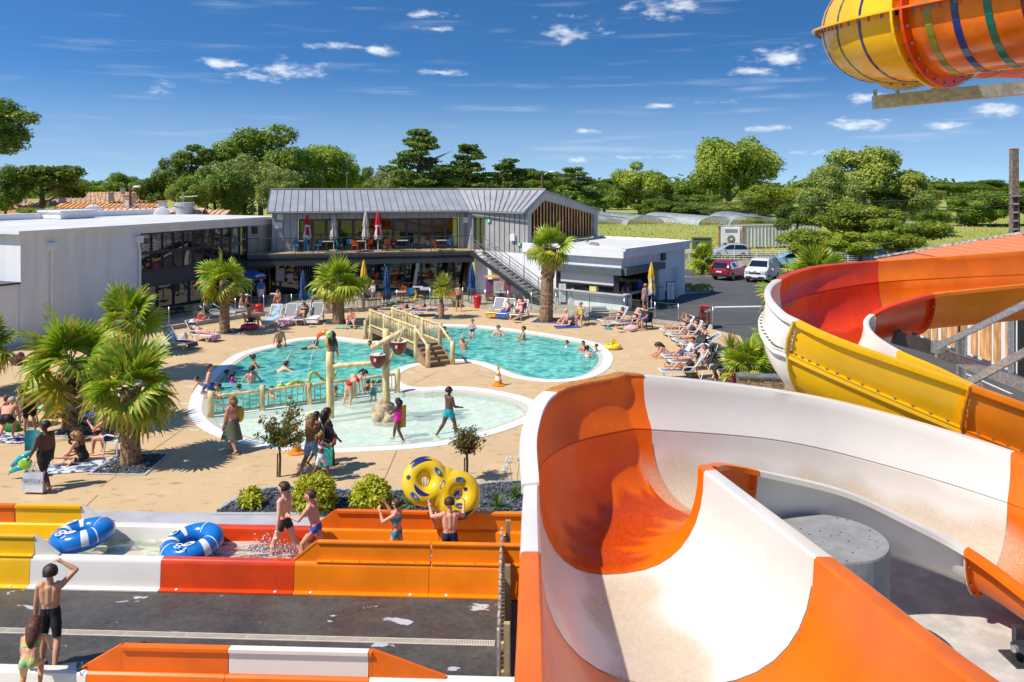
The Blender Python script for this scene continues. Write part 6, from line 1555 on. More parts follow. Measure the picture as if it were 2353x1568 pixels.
for k in range(6): tuft_ball((c.x+random.uniform(-1.4,1.4),c.y+random.uniform(-.4,.4),.2),(.35,.35,.4),120,.14,k+40).build('plant',STRAP,t)
struct(flat([Vector(p) for p in ((10,80.5,0),(70,80.5,0),(70,92,0),(10,90,0))],[],-.012).build('road',ASPH,origin=False))
# wall and white railing along the road
rl = thing('white_railing','white metal railing on a low wall along the car park','railing',(22,76,0)); a,b = Vector((13,77.5,0)),Vector((36,75,0))
MB().bar(a+V((0,0,.3)),b+V((0,0,.3)),.25,.6).build('low_wall',mat('sandy_wall',(.50,.42,.31),.85),rl)
for k in range(12): p = a.lerp(b,k/11); MB().box((p.x,p.y,1.1),(.07,.07,1.0)).build('post',W_PAINT,rl)
for z in (.75,.95,1.15,1.35,1.55): MB().bar(a+V((0,0,z)),b+V((0,0,z)),.03,.04).build('rail',W_PAINT,rl)
# reefer container
ct = thing('shipping_container','long white refrigerated container with rusty edges in the meadow','container',G(1720,575)); c0 = G(1652,571); rc_ = .42
cu_,cv_ = Vector((math.cos(.95),math.sin(.95),0)),Vector((math.cos(-.55),math.sin(-.55),0))
fa,fb = Vector((c0.x,c0.y,0)),Vector((c0.x,c0.y,0))+Vector((2.75,-.5,0)); bk = Vector((10.2,2.4,0)); CW = mat('container_paint',(.74,.74,.73),.6,var=.1,scale=1.2,stretch=(1,1,.2)); RU = mat('rust_edge',(.40,.20,.09),.8,var=.4,scale=3)
MB().prism([fa[:2],fb[:2],(fb+bk)[:2],(fa+bk)[:2]],.15,2.75).build('box',CW,ct); MB().prism([(fa-Vector((.05,.05,0)))[:2],(fb+Vector((.05,-.05,0)))[:2],(fb+bk+Vector((.05,0,0)))[:2],(fa+bk)[:2]],2.75,2.85).build('roof',mat('container_roof',(.55,.50,.44),.7),ct)
for p in (fa,fb): MB().bar(p+V((0,-.05,.1)),p+V((0,-.05,2.8)),.14,.14).build('corner_post',RU,ct)
dn = (fb-fa).normalized(); fm = (fa+fb)/2-Vector((0,.12,0))
un = MB().bar(fa.lerp(fb,.12)+V((0,-.1,1.6)),fa.lerp(fb,.88)+V((0,-.1,1.6)),.15,1.9).build('cooling_unit',CW,ct)
MB().tube([fm+V((0,-.06,1.15)),fm+V((0,-.16,1.15))],.48,20).build('fan',mat('fan_grille',(.20,.22,.24),.5),un); MB().tube([fm+V((0,-.17,1.15)),fm+V((0,-.22,1.15))],.15,14).build('fan_hub',W_PAINT,un)
MB().bar(fa.lerp(fb,.2)+V((0,-.2,.5)),fa.lerp(fb,.8)+V((0,-.2,.5)),.1,.4).build('compressor',BLACKP,un); MB().bar(fa.lerp(fb,.25)+V((0,-.2,2.2)),fa.lerp(fb,.75)+V((0,-.2,2.2)),.05,.35).build('hatch',GALV,un)
for k in range(22): p = fb.lerp(fb+bk,(k+.5)/22); MB().bar(p+V((.02,-.02,.25)),p+V((.02,-.02,2.65)),.06,.05).build('rib',CW,ct)
# green cabinet with scrawl
cb = thing('electric_cabinet','green electricity cabinet with yellow graffiti beyond the kiosk','cabinet',G(1612,577)); c = G(1612,577); CG = mat('cabinet_green',(.11,.14,.05),.6,var=.15)
MB().box((c.x,c.y,.75),(2.1,1.2,1.5),rz=-.1).build('body',CG,cb); MB().box((c.x,c.y,1.55),(2.25,1.35,.1),rz=-.1).build('lid',CG,cb)
mb = MB(); rs = random.Random(3); pts = [Vector((c.x-.6+.1*k,c.y-.66-.01*k,.7+.3*math.sin(k*1.9)+.1*math.cos(k*3.1))) for k in range(13)]; mb.tube(catmull(pts,4,False),.03,4); mb.build('graffiti',mat('scrawl_yellow',(.6,.6,.08),.6),cb); MB().box((c.x-.75,c.y-.6,1.2),(.3,.03,.2),rz=-.1).build('sticker',BLUEP,cb)
# polytunnels
PLAST = glassy('torn_polythene',(.86,.88,.90),.05,.3); PLW = mat('polythene',(.62,.64,.66),.35,var=.15,scale=.6,alpha=.6)
def tunnel(px,Y,w_,ln,dirx,label,cover,seed):
    p = G(px[0],px[1]); p = P(px[0],px[1],Y); p.z = 0; rs = random.Random(seed); t = thing('polytunnel',label,'polytunnel',p,0,'derelict polytunnels in the meadow'); d = Vector((dirx,1,0)).normalized(); s_ = Vector((d.y,-d.x,0)); n_ = int(ln/1.6)
    def arc(i,k,r=1.): a = math.pi*k/12; return d*(i*1.6)+s_*(math.cos(a)*w_/2*r)+V((0,0,math.sin(a)*w_*.22*r))
    for i in range(n_): MB().tube([arc(i,k) for k in range(13)],.05,5).build('hoop',GALV,t,local=True)
    mb = MB(); rows = []
    for i in range(cover[0],cover[1]): rows.append([arc(i,k,1.01)+V((0,0,-rs.random()*cover[2]*(1 if 2 < k < 10 else .3))) for k in range(13)])
    if len(rows) > 1: mb.sheet(rows); mb.build('sheeting',PLW,t,local=True,smooth=True)
tunnel((1415,512),150,7.5,24,-.2,'leftmost collapsed polytunnel with torn sheeting',(3,13,.9),1); tunnel((1520,512),148,8,28,-.3,'second polytunnel with bare hoops at its mouth',(4,17,.3),2); tunnel((1655,511),150,7.5,28,-.3,'third polytunnel with smooth sheeting',(1,17,.05),3); tunnel((1745,511),146,8.5,30,.05,'rightmost polytunnel behind the container',(3,18,.1),4)
# poles, lamps, wires
PC = mat('pole_concrete',(.20,.165,.125),.9,var=.3,scale=8,bump=.4)
t = thing('utility_pole','tall square concrete utility pole with rungs at the right','utility pole',Vector(((2330-PCX)/PF*40,40,0))); px_ = (2330-PCX)/PF*40
MB().box((px_,40,4.85),(.40,.34,9.7),taper=.8).build('shaft',PC,t); MB().box((px_,40,9.72),(.36,.3,.05)).build('cap',mat('lichen',(.45,.26,.06),.9),t)
for k in range(9): MB().box((px_-.02,39.8,3.6+k*.42),(.22,.05,.06)).build('rung',CONC_G,t)
for k in range(9): MB().box((px_-.02,39.835,3.8+k*.42),(.2,.01,.3)).build('recess',mat('recess_dark',(.03,.025,.02),.9),t)
MB().tube([(px_-.25,39.8,7.35),(px_+.25,39.8,7.35)],.05,6).build('bracket',GALV,t); MB().tube([(px_+.22,39.9,2),(px_+.2,39.9,7.3)],.03,5).build('cable_duct',BLACKP,t)
def sag(a,b,s_,n_=14): return [Vector(a).lerp(Vector(b),k/n_)-V((0,0,s_*4*(k/n_)*(1-k/n_))) for k in range(n_+1)]
WIRE = BLACKP
for k,(a,b,s_,lab) in enumerate((((px_-.2,39.8,7.4),P(1250,395,76),1.3,'upper black cable running from the concrete pole to the lamp post'),((px_-.2,39.8,6.9),P(1250,402,76),1.7,'lower black cable between concrete pole and lamp post'),(P(1255,400,76),P(1050,432,66),.4,'cable from the lamp post to the roof'),((px_+.1,39.8,7.2),P(2500,428,34),.2,'cable leaving the concrete pole to the right'))):
    tag(MB().tube(sag(a,b,s_),.022,4).build('overhead_cable',WIRE),lab,'cable','overhead cables')
def street_lamp(px,Y,label,top,arm):
    x = (px-PCX)/PF*Y; t = thing('street_lamp',label,'street lamp',(x,Y,0),0,'street lamps'); MB().tube([(x,Y,0),(x,Y,top)],.11,8).build('post',BARK,t); MB().tube([(x,Y,top-.3),(x+arm*.6,Y,top+.05),(x+arm,Y,top+.1)],.04,6).build('arm',GALV,t); MB().sphere((x+arm*1.2,Y,top+.1),(.38,.16,.1),10,6).build('lantern',W_PAINT,t,smooth=True)
street_lamp(1246,76,'street lamp behind the gable end',P(1246,398,76).z,.8); street_lamp(299,70,'street lamp among the village houses',P(299,432,70).z,.5)
t = thing('street_pole','thin bare pole above the middle of the grey roof','pole',(P(798,395,76).x,76,0)); MB().tube([(P(798,395,76).x,76,0),(P(798,395,76).x,76,P(798,398,76).z)],.09,7).build('shaft',BARK,t); MB().box((P(798,395,76).x,76,P(798,398,76).z),(.3,.1,.08)).build('cap',GALV,t)
# ------------------------------------------------------------------ furniture
def chair_proto(m,high=False):
    t = thing('chair','','chair'); h = .74 if high else .45
    seat = MB(); seat.sheet([[(x*.44,y*.43,h+.02*(abs(x)*2) ** 2+(.03 if y > .45 else 0)-.01) for x in (-.5,-.25,0,.25,.5)] for y in (-.5,-.2,.2,.5)]); seat.sheet([[(x*.42,y*.41,h-.03) for x in (.5,.25,0,-.25,-.5)] for y in (-.5,-.2,.2,.5)]); seat.build('seat',m,t,local=True,smooth=True)
    bk = MB(); rows = [[(x*w,-.2-d_+.05*(abs(x)*2) ** 2,h+z) for x in (-.5,-.25,0,.25,.5)] for w,d_,z in ((.42,.0,.06),(.44,.05,.18),(.42,.09,.32),(.32,.12,.4))]; bk.sheet(rows); bk.sheet([[(x,y-.02,z) for x,y,z in reversed(r)] for r in rows]); bk.build('backrest',m,t,local=True,smooth=True)
    for sx_,sy_ in ((-1,-1),(1,-1),(-1,1),(1,1)): MB().tube([(sx_*.19,sy_*.18,h-.02),(sx_*.22,sy_*.22,0)],[.02,.015],6).build('leg',m,t,local=True)
    if high: MB().torus((0,0,.28),.2,.012,12,5).build('foot_ring',m,t,local=True)
    return t
PRO = {k: chair_proto(m) for k,m in (('b',BLUEP),('o',ORANGEP),('y',YELLOWP),('g',mat('grey_plastic',(.20,.19,.18),.5)))}; PRO['s'] = chair_proto(YELLOWP,True); PRO['k'] = chair_proto(mat('brown_wood',(.16,.08,.03),.6),True)
used = set()
CNAME = {'b': 'blue','o': 'orange','y': 'ochre yellow','g': 'grey','s': 'ochre yellow high','k': 'dark wooden high'}
def put_chair(kind,p,rz,label,group):
    if kind not in used: used.add(kind); o = PRO[kind]; o.location = p; o.rotation_euler = (0,0,rz); o['label'] = label; o['group'] = group
    else: o = dup(PRO[kind],p,rz,label,group)
TT = mat('pale_table_top',(.50,.47,.43),.5); 
def table_proto(h=.74,r=.36):
    t = thing('cafe_table','','table'); MB().box((0,0,h),(r*2,r*2,.03)).build('top',TT,t,local=True); MB().tube([(0,0,.03),(0,0,h)],.03,6).build('column',ANTHR,t,local=True); MB().box((0,0,.015),(.45,.45,.03)).build('base',ANTHR,t,local=True); return t
TAB = table_proto(); TABH = table_proto(1.05,.3); tused = []
def put_table(p,rz,label,group,high=False):
    pr = TABH if high else TAB
    if pr not in tused: tused.append(pr); pr.location = p; pr.rotation_euler = (0,0,rz); pr['label'] = label; pr['group'] = group
    else: dup(pr,p,rz,label,group)
z2 = lambda x,y: (517+x*.26857,402.1+y*.26857)
ORD = ['first','second','third','fourth','fifth','sixth','seventh','eighth','ninth','tenth','eleventh','twelfth','thirteenth','fourteenth','fifteenth']
BCH = [(240,660,'b'),(292,650,'o'),(375,640,'o'),(430,628,'b'),(490,600,'b'),(550,600,'b'),(600,662,'b'),(715,662,'b'),(795,658,'b'),(770,598,'o'),(665,606,'o'),(880,600,'o'),(940,640,'o'),(985,660,'b'),(1010,612,'b'),(1075,655,'b'),(1108,662,'o'),(1090,598,'o'),(1230,650,'o'),(1240,606,'b'),(1330,618,'b'),(1385,650,'o'),(1432,645,'o'),(1470,608,'o'),(1580,652,'b'),(1800,652,'o'),(1915,648,'b'),(1375,612,'o'),(715,598,'b')]
cnt = {}
for x,y,k in sorted(BCH):
    cnt[k] = cnt.get(k,0)+1; put_chair(k,G(*z2(x,y),DK)+V((0,0,.002)),random.uniform(0,6.28),'%s %s chair from the left on the first floor terrace' % (ORD[cnt[k]-1],CNAME[k]),'chairs on the first floor terrace')
for i,(x,y) in enumerate(sorted([(330,650),(455,615),(640,655),(830,618),(880,662),(1130,610),(1160,658),(1400,618),(1520,652),(1850,650)])): put_table(G(*z2(x,y),DK)+V((0,0,.002)),.2,'%s cafe table from the left on the first floor terrace' % ORD[i],'tables on the first floor terrace')
TCH = [(750,1110,'b'),(745,1035,'y'),(915,1110,'y'),(890,1030,'o'),(1050,1050,'y'),(1330,1100,'o'),(1395,1110,'b'),(1425,1100,'b'),(1500,1062,'o'),(1550,1050,'o'),(1590,1078,'b'),(1640,1015,'b'),(1730,1015,'b'),(1500,1142,'y'),(1598,1142,'y'),(1450,995,'y'),(1290,1015,'b'),(1095,1172,'s'),(1660,1135,'s'),(1235,1170,'k'),(1290,1165,'k'),(1800,1130,'k'),(880,1178,'k'),(970,1178,'k'),(640,1000,'y'),(100,1040,'b'),(360,1040,'y'),(2060,1110,'k'),(1920,1110,'o'),(200,1045,'y'),(2268,1130,'g'),(2318,1075,'g'),(2395,1100,'b'),(1880,1010,'b')]
cnt = {}
for x,y,k in sorted(TCH):
    cnt[k] = cnt.get(k,0)+1; put_chair(k,G(*z2(x,y),0),random.uniform(0,6.28),'%s %s chair from the left on the ground terrace' % (ORD[cnt[k]-1],CNAME[k]),'chairs on the ground terrace')
for i,(x,y,hi) in enumerate(sorted([(1220,1070,0),(1500,1095,0),(1650,1050,0),(1712,1062,0),(1560,1010,0),(2355,1100,0),(430,1160,1),(1190,1160,1),(920,1168,1),(1710,1120,1),(1000,1010,0),(700,1040,0)])): put_table(G(*z2(x,y),0),.2,'%s table from the left on the ground terrace' % ORD[i],'tables on the ground terrace',bool(hi))
# parasols
def parasol(p,top,m,m2,label,pole=W_PAINT,low=.85,text=None):
    t = thing('closed_parasol',label,'parasol',p,0,'furled parasols'); h = top-p.z
    MB().tube([(0,0,0),(0,0,h)],.03,8).build('pole',pole,t,local=True); MB().box((0,0,.04),(.55,.55,.08)).build('base',CONC_G,t,local=True)
    n_ = 28; rows = []
    for f,r in ((0,.21),(.12,.25),(.3,.2),(.42,.15),(.5,.19),(.75,.14),(.93,.07),(1,.03)):
        z = low+(h-low+.02)*f; rows.append([(r*(1+.28*math.sin(7*a+f*3))*math.cos(a),r*(1+.28*math.sin(7*a+f*3))*math.sin(a),z+.06*math.sin(3*a)*(1-f)) for a in [2*math.pi*k/n_ for k in range(n_)]])
    mb = MB(); mb.sheet(rows,closed=True); 
    for i in range(len(mb.f)): mb.m[i] = 1 if (m2 and (i // n_ in (0,3) or (i % n_) % 8 in (1,2,3) and i // n_ < 4)) else 0
    o = mb.build('canopy',[m,m2 or m],t,local=True,smooth=True)
    MB().torus((0,0,low+(h-low)*.42),.165,.014,16,5).build('strap',m,t,local=True)
    if text: lettering(text,.2,W_PAINT,o,(0,-.25,low+.45),(R(90),0,0),world=False)
RC = mat('red_canvas',(.62,.012,.02),.8); WCv = mat('white_canvas',(.70,.68,.66),.85); BC = mat('beige_canvas',(.52,.47,.42),.85); UC = mat('blue_canvas',(.025,.07,.22),.8,var=.15); YC = mat('yellow_canvas',(.72,.48,.03),.8,var=.12)
for x,m,m2,lab in ((706,RC,WCv,'leftmost red and white furled parasol on the upper terrace'),(767,BC,None,'left beige furled parasol on the upper terrace'),(840.6,BC,None,'right beige furled parasol on the upper terrace'),(868.8,RC,WCv,'right red and white furled parasol on the upper terrace')):
    parasol(G(x,577,DK)+V((0,0,.002)),6.0,m,m2,lab)
parasol(G(697,706),2.36,UC,None,'left blue furled parasol behind the sun loungers',low=.45); parasol(G(836,714),3.15,YC,WCv,'tall yellow and white furled parasol behind the wide palm',low=1.0); parasol(G(889,710),2.7,UC,None,'middle blue furled parasol on the ground terrace',low=.6,text='A'); parasol(G(1083.7,700),2.65,UC,None,'right blue furled parasol near the staircase',low=.6,text='A'); parasol(G(1497,711),2.96,YC,WCv,'yellow and white furled parasol at the kiosk corner',low=.95)
p = G(577,700); t = thing('open_parasol','open blue parasol over the terrace left end','parasol',p); MB().tube([(0,0,0),(0,0,2.3)],.03,6).build('pole',GALV,t,local=True)
mb = MB(); rows = [[(r*math.cos(a),r*math.sin(a),z) for a in [math.pi*k/4 for k in range(8)]] for r,z in ((1.0,1.72),(1.0,1.9),(.5,2.15),(.02,2.3))]; mb.sheet(rows,closed=True); mb.build('canopy',UC,t,local=True); MB().box((0,0,.04),(.5,.5,.08)).build('base',CONC_G,t,local=True)
# bins, boards
def bin_(px,m,label,h=.85):
    p = G(*px); t = thing('litter_bin',label,'bin',p,0,'litter bins'); MB().lathe([(0,0),(.2,0),(.26,h*.8),(.27,h*.8)],18).build('body',m,t,smooth=False,local=True); MB().lathe([(.28,h*.8),(.28,h*.86),(.2,h*.97),(.0,h)],18).build('lid',m,t,local=True,smooth=True)
bin_((1097,708),REDP,'red litter bin near the right blue parasol'); bin_((595,725),REDP,'red litter bin at the left of the lounger row',.7); bin_((898,712),mat('green_plastic',(.02,.13,.05),.4),'green litter bin behind the bridge',.5); bin_((1048,706),MATS['green_plastic'],'green bin behind the standing man',.5)
def board(px,w_,h_,rz,label,frame=BARK,paper=W_PAINT):
    p = G(*px); t = thing('menu_board',label,'sign',p,rz,'menu boards'); MB().box((0,0,h_/2+.12),(w_,.05,h_)).build('panel',frame,t,local=True); pa = MB().box((0,-.03,h_/2+.12),(w_-.1,.012,h_-.12)).build('paper',paper,t,local=True)
    mb = MB(); rs = random.Random(int(px[0]))
    for k in range(int(h_/.07)-3): mb.box((rs.uniform(-.03,.03),-.038,h_-.05-k*.07),((w_-.2)*rs.uniform(.5,.95),.003,.018))
    q = mb.build('print',mat('print_grey',(.2,.22,.26),.7),pa,local=True); q['kind'] = 'stuff'
    for s_ in (-1,1): MB().box((s_*(w_/2-.04),.12,.35),(.04,.3,.7)).build('leg',frame,t,local=True)
board((1292,700),.55,1.3,-.1,'tall menu board left of the kiosk shutter'); board((1541,694),.62,1.25,.2,'white menu board standing right of the kiosk queue')
p = G(1316,702); tag(MB().add([(p.x-.3,p.y,0),(p.x+.3,p.y,0),(p.x+.3,p.y+.4,0),(p.x-.3,p.y+.4,0),(p.x-.05,p.y+.2,1.1),(p.x+.05,p.y+.2,1.1)],[(0,1,5,4),(1,2,5),(2,3,4,5),(3,0,4)]).build('folded_board',mat('pale_board',(.60,.60,.62),.6)),'folded pale board leaning against the kiosk front','board')
p = G(1375,716); tag(MB().box((p.x,p.y,.12),(1.0,.6,.1)).box((p.x+.03,p.y,.25),(.9,.55,.08)).build('stacked_trays',CONC_G),'flat grey trays stacked beneath the kiosk counter','trays')
ic = thing('ice_cream_freezer','colourful ice cream stand beneath the staircase','freezer',G(1132,690)); c = G(1132,690)
MB().box((c.x,c.y,.7),(.9,.5,1.4)).build('cabinet',mat('stand_blue',(.03,.12,.30),.5,c2=(.45,.05,.08),scale=7,fac=(.45,.55)),ic); MB().lathe([(.0,1.75),(.6,1.62),(.0,1.6)],14,(c.x,c.y,0)).build('canopy',YELLOWP,ic); MB().tube([(c.x,c.y,1.3),(c.x,c.y,1.7)],.03,6).build('pole',W_PAINT,ic); MB().box((c.x,c.y-.4,.12),(.5,.4,.2)).build('step',YELLOWP,ic)
board((1146,696),.75,1.35,-.05,'ice cream picture board on an easel',TIMBER,mat('ice_pictures',(.60,.40,.38),.6,c2=(.65,.58,.55),scale=14,fac=(.45,.55))); board((1165,692),.5,1.2,-.05,'red ice cream board under the stairs',REDP,mat('ice_pictures_red',(.5,.06,.05),.6,c2=(.15,.10,.25),scale=12,fac=(.45,.55)))
# sun loungers
def lounger(back):
    t = thing('sun_lounger','','sun lounger'); w_ = .62
    f = MB()
    for s_ in (-1,1): f.tube([(s_*w_/2,-.95 if back < 10 else -.3,.34),(s_*w_/2,.2,.34),(s_*w_/2,.95,.36)],.028,6)
    f.tube([(-w_/2,.95,.36),(w_/2,.95,.36)],.028,6); f.tube([(-w_/2,-.3,.34),(w_/2,-.3,.34)],.028,6); f.build('frame',WHITEP,t,local=True)
    MB().sheet([[(-w_/2+.02,y,.345-.02*math.sin(q*3.14)),(0,y,.33),(w_/2-.02,y,.345)] for q,y in ((0,-.28),(.3,.1),(.6,.5),(1,.92))]).build('sling',GREYP,t,local=True)
    a = R(back); bd_ = Vector((0,-math.cos(a),math.sin(a))); h0 = Vector((0,-.28,.35)); b = MB()
    b.sheet([[h0+bd_*q+Vector((x,0,0))+Vector((0,math.sin(a),math.cos(a)))*.01 for x in (-w_/2+.03,w_/2-.03)] for q in (.02,.4,.78)]); bk = b.build('backrest',GREYP,t,local=True)
    bf = MB(); 
    for s_ in (-1,1): bf.tube([h0+Vector((s_*w_/2,0,0)),h0+bd_*.8+Vector((s_*w_/2,0,0))],.028,6)
    bf.tube([h0+bd_*.8+Vector((-w_/2,0,0)),h0+bd_*.8+Vector((w_/2,0,0))],.03,6); bf.build('back_frame',WHITEP,bk,local=True)
    for s_ in (-1,1):
        for y in (-.62,.7): MB().tube([(s_*(w_/2),y-.12,.33),(s_*(w_/2+.04),y,.02),(s_*(w_/2),y+.14,.33)],.026,6).build('leg',WHITEP,t,local=True)
        MB().tube([(s_*(w_/2+.03),-.42,.36),(s_*(w_/2+.05),-.36,.54),(s_*(w_/2+.05),.08,.55),(s_*(w_/2+.03),.14,.36)],.024,6).build('armrest',WHITEP,t,local=True)
    return t
LPRO = {55: lounger(55),8: lounger(8),35: lounger(35)}; lused = set()
def put_lounger(p,rz,label,back=55):
    if back not in lused: lused.add(back); o = LPRO[back]; o.location = p; o.rotation_euler = (0,0,rz); o['label'] = label; o['group'] = 'sun loungers on the deck'
    else: o = dup(LPRO[back],p,rz,label,'sun loungers on the deck')
    return o
def towel_on(p,rz,m,label,back=55,y0=-.25,y1=.9,up=.7,w_=.6):
    a = R(back); rs = random.Random(int(p.x*100)); pts = []
    for k in range(7): q = up*(1-k/6); pts.append((-.28-math.cos(a)*q,.355+math.sin(a)*q)) if up > 0 else None
    pts += [(y0+(y1-y0)*k/6,.365) for k in range(1,7)]; pts += [(y1+.06,.25),(y1+.08,.12)]
    t = MB(); rows = [[(x*w_,y+rs.uniform(-.01,.01),z+rs.uniform(0,.025)-.03*(abs(x) > .45)) for x in (-.54,-.3,0,.3,.54)] for y,z in pts]; t.sheet(rows); c,s_ = math.cos(rz),math.sin(rz); t.v = [(p.x+x*c-y*s_,p.y+x*s_+y*c,p.z+z) for x,y,z in t.v]; return tag(t.build('towel',m,smooth=True),label,'towel','towels')
def flat_towel(px,w_,l_,rz,m,label):
    p = G(*px); rs = random.Random(int(px[0])); mb = MB(); rows = [[((x-.5)*w_ ,(y-.5)*l_,.012+rs.random()*.03) for x in np.linspace(0,1,7)] for y in np.linspace(0,1,10)]; mb.sheet(rows); c,s_ = math.cos(rz),math.sin(rz); mb.v = [(p.x+x*c-y*s_,p.y+x*s_+y*c,z) for x,y,z in mb.v]; return tag(mb.build('towel',m,smooth=True),label,'towel','towels')
def striped(name,a,b,sc,ax=0):
    m,nt,bs_,N,L = nodes_mat(name); tc = N('ShaderNodeTexCoord'); w = N('ShaderNodeTexWave'); w.inputs['Scale'].default_value = sc; w.bands_direction = 'XYZ'[ax]; L(tc.outputs['Object'],w.inputs[0]); r = N('ShaderNodeMapRange'); L(w.outputs[0],r.inputs[0]); r.inputs[1].default_value = .45; r.inputs[2].default_value = .55; L(mixc(nt,r.outputs[0],a,b),bs_.inputs['Base Color']); bs_.inputs['Roughness'].default_value = .9; return m
TW = {'lblue': mat('towel_light_blue',(.38,.55,.70),.95),'white': mat('towel_white',(.72,.71,.70),.95),'pink': mat('towel_pink',(.62,.18,.36),.95,c2=(.68,.55,.62),scale=5),'teal': mat('towel_teal',(.03,.30,.34),.95),'blue': mat('towel_blue',(.03,.10,.42),.95),'mint': mat('towel_mint',(.36,.66,.55),.95),'stripe': striped('towel_red_stripe',(.62,.10,.10),(.72,.66,.64),2.6),'multi': mat('towel_multi',(.10,.35,.45),.95,c2=(.45,.50,.10),scale=5,fac=(.47,.53)),'black': mat('towel_dark',(.05,.05,.08),.95,c2=(.30,.04,.05),scale=5,fac=(.47,.53)),'navyw': mat('towel_navy',(.06,.09,.18),.95,c2=(.6,.62,.66),scale=4,fac=(.47,.53)),'rose': mat('towel_rose',(.66,.40,.38),.95),'yellow': mat('towel_mustard',(.56,.30,.02),.95)}
# inflatables
def ring(px,z,Rr,r,m,label,cat='inflatable ring',tilt=(0,0),marks=None,stripe=None,rz=0.):
    p = px if isinstance(px,Vector) else G(*px); t = thing('inflatable_ring',label,cat,p,rz); M = Matrix.Rotation(tilt[0],3,'X') @ Matrix.Rotation(tilt[1],3,'Y'); c = (0,0,z)
    o = MB().torus(c,Rr,r,48,18,mtx=M).build('ring',m,t,local=True,smooth=True)
    if stripe:
        for a0,a1 in stripe:
            mb = MB(); vs = []; n_,mm = 8,12
            for i in range(n_+1):
                a = a0+(a1-a0)*i/n_
                for j in range(mm+1):
                    u = R(-20)+R(170)*j/mm; rr = r+.003; q = M @ Vector(((Rr+rr*math.cos(u))*math.cos(a),(Rr+rr*math.cos(u))*math.sin(a),rr*math.sin(u))); vs.append(q+Vector(c))
            mb.add(vs,[(i*(mm+1)+j,(i+1)*(mm+1)+j,(i+1)*(mm+1)+j+1,i*(mm+1)+j+1) for i in range(n_) for j in range(mm)]); mb.build('white_stripe',W_PAINT,o,local=True,smooth=True)
    return t,o,M,Vector(c)
TUBEB = mat('tube_blue',(.01,.17,.55),.22,var=.05,coat=.4)
for px,label,rz,tl,num in ((P(189,1230,16.62),'blue inner tube leaning in the white part of the lane',.2,(R(-4),R(-7)),'18'),(P(442,1250,16.5),'blue inner tube at the white and red joint of the lane',.5,(R(2),R(-9)),'18')):
    z = px.z; t,o,M,c = ring(Vector((px.x,px.y,0)),z,.43,.20,TUBEB,label,'inner tube',tl,None,[(R(-75),R(-62)),(R(100),R(114)),(R(40),R(43)),(R(-48),R(-45)),(R(150),R(165)),(R(190),R(193))],rz)
    lettering(num,.34,W_PAINT,o,c+M @ Vector((-.2,-.40,.208)),(M.to_euler().x,M.to_euler().y,R(145)),world=False,scale=(1,1,.5))
    for a in (R(-100),R(130)): q = M @ Vector((.42*math.cos(a),.42*math.sin(a),.215)); h = MB().torus(c+q,.06,.018,14,6,mtx=M @ Matrix.Rotation(a+R(90),3,'Z') @ Matrix.Diagonal((1.6,.8,1))).build('handle',W_PAINT,o,local=True,smooth=True)
ring((1408,802),.12,.3,.11,mat('buoy_yellow',(.80,.60,.02),.3,coat=.3),'small yellow baby float seat lying beside the pool end',tilt=(0,0))
p = G(1410,800); tag(MB().box((p.x+.02,p.y,.33),(.22,.06,.22)).build('float_back',MATS['buoy_yellow']),'yellow backrest standing on the baby float','float')
ring((573,757),.14,.34,.13,mat('ring_pink',(.72,.03,.10),.3),'pink inflatable ring under the seated man chair'); ring((461,741),.14,.3,.12,MATS['ring_pink'],'pink ring behind the glass balustrade')
# ------------------------------------------------------------------ people
SKIN = {'pale': (.80,.47,.32),'tan': (.66,.34,.19),'red': (.76,.37,.25),'olive': (.54,.26,.135),'brown': (.22,.095,.048),'dark': (.12,.052,.030)}
def skin_mat(k):
    return mat('skin_' + k,SKIN[k],.5,var=.12,scale=5,c2=tuple(c*f for c,f in zip(SKIN[k],(.86,.76,.72))),fac=(.35,.65))
HAIR = {'black': (.010,.008,.007),'brown': (.045,.022,.010),'blond': (.38,.22,.08),'grey': (.42,.40,.38),'white': (.62,.60,.56),'auburn': (.10,.03,.012),'gold': (.26,.13,.035)}
CLOTH = {'black': (.012,.012,.014),'navy': (.012,.022,.07),'red': (.58,.012,.012),'teal': (.0,.34,.42),'white': (.72,.72,.72),'pink': (.72,.03,.30),'magenta': (.80,.01,.42),'green': (.05,.07,.035),'olive': (.10,.11,.065),'blue': (.015,.12,.45),'yellow': (.62,.58,.10),'grey': (.18,.18,.19),'leopard': (.30,.16,.05),'denim': (.16,.24,.38),'multi': (.34,.12,.18),'mustard': (.50,.25,.012),'coral': (.60,.20,.18),'mint': (.16,.45,.26),'dark': (.03,.03,.035)}
TWO = {'multi': (.55,.45,.45),'leopard': (.05,.03,.02),'mint': (.55,.52,.12),'navy': (.02,.03,.09)}
def cloth_mat(k): return mat('cloth_' + k,CLOTH[k],.75,var=.15,scale=14,**({'c2': TWO[k],'fac': (.46,.54)} if k in TWO and k != 'navy' else {}))
LEN = dict(up=.172,fo=.150,th=.245,sh=.240)
POSE = dict(lean=0,arms=(((5,8),(12,4)),((5,8),(12,4))),legs=(((0,4),(0,3)),((0,4),(0,3))),head=(0,0),foot=90,pz=None)
def dirv(f,a,s): f,a = R(f),R(a); return Vector((s*math.sin(a),math.cos(a)*math.sin(f),-math.cos(a)*math.cos(f)))
QUEUE = []
def person(label,at,h=1.68,face=0.,pose=None,skin='tan',hair=('brown','short'),wear=(),fat=1.,z=0.,vox=.02,fingers=False,glasses=False,hat=None,group=None,female=False,child=False):
    QUEUE.append(dict(label=label,at=at if isinstance(at,Vector) else G(at[0],at[1],z),h=h,face=R(face),pose={**POSE,**(pose or {})},skin=skin,hair=hair,wear=wear,fat=fat,vox=vox,fingers=fingers,glasses=glasses,hat=hat,group=group,female=female,child=child))
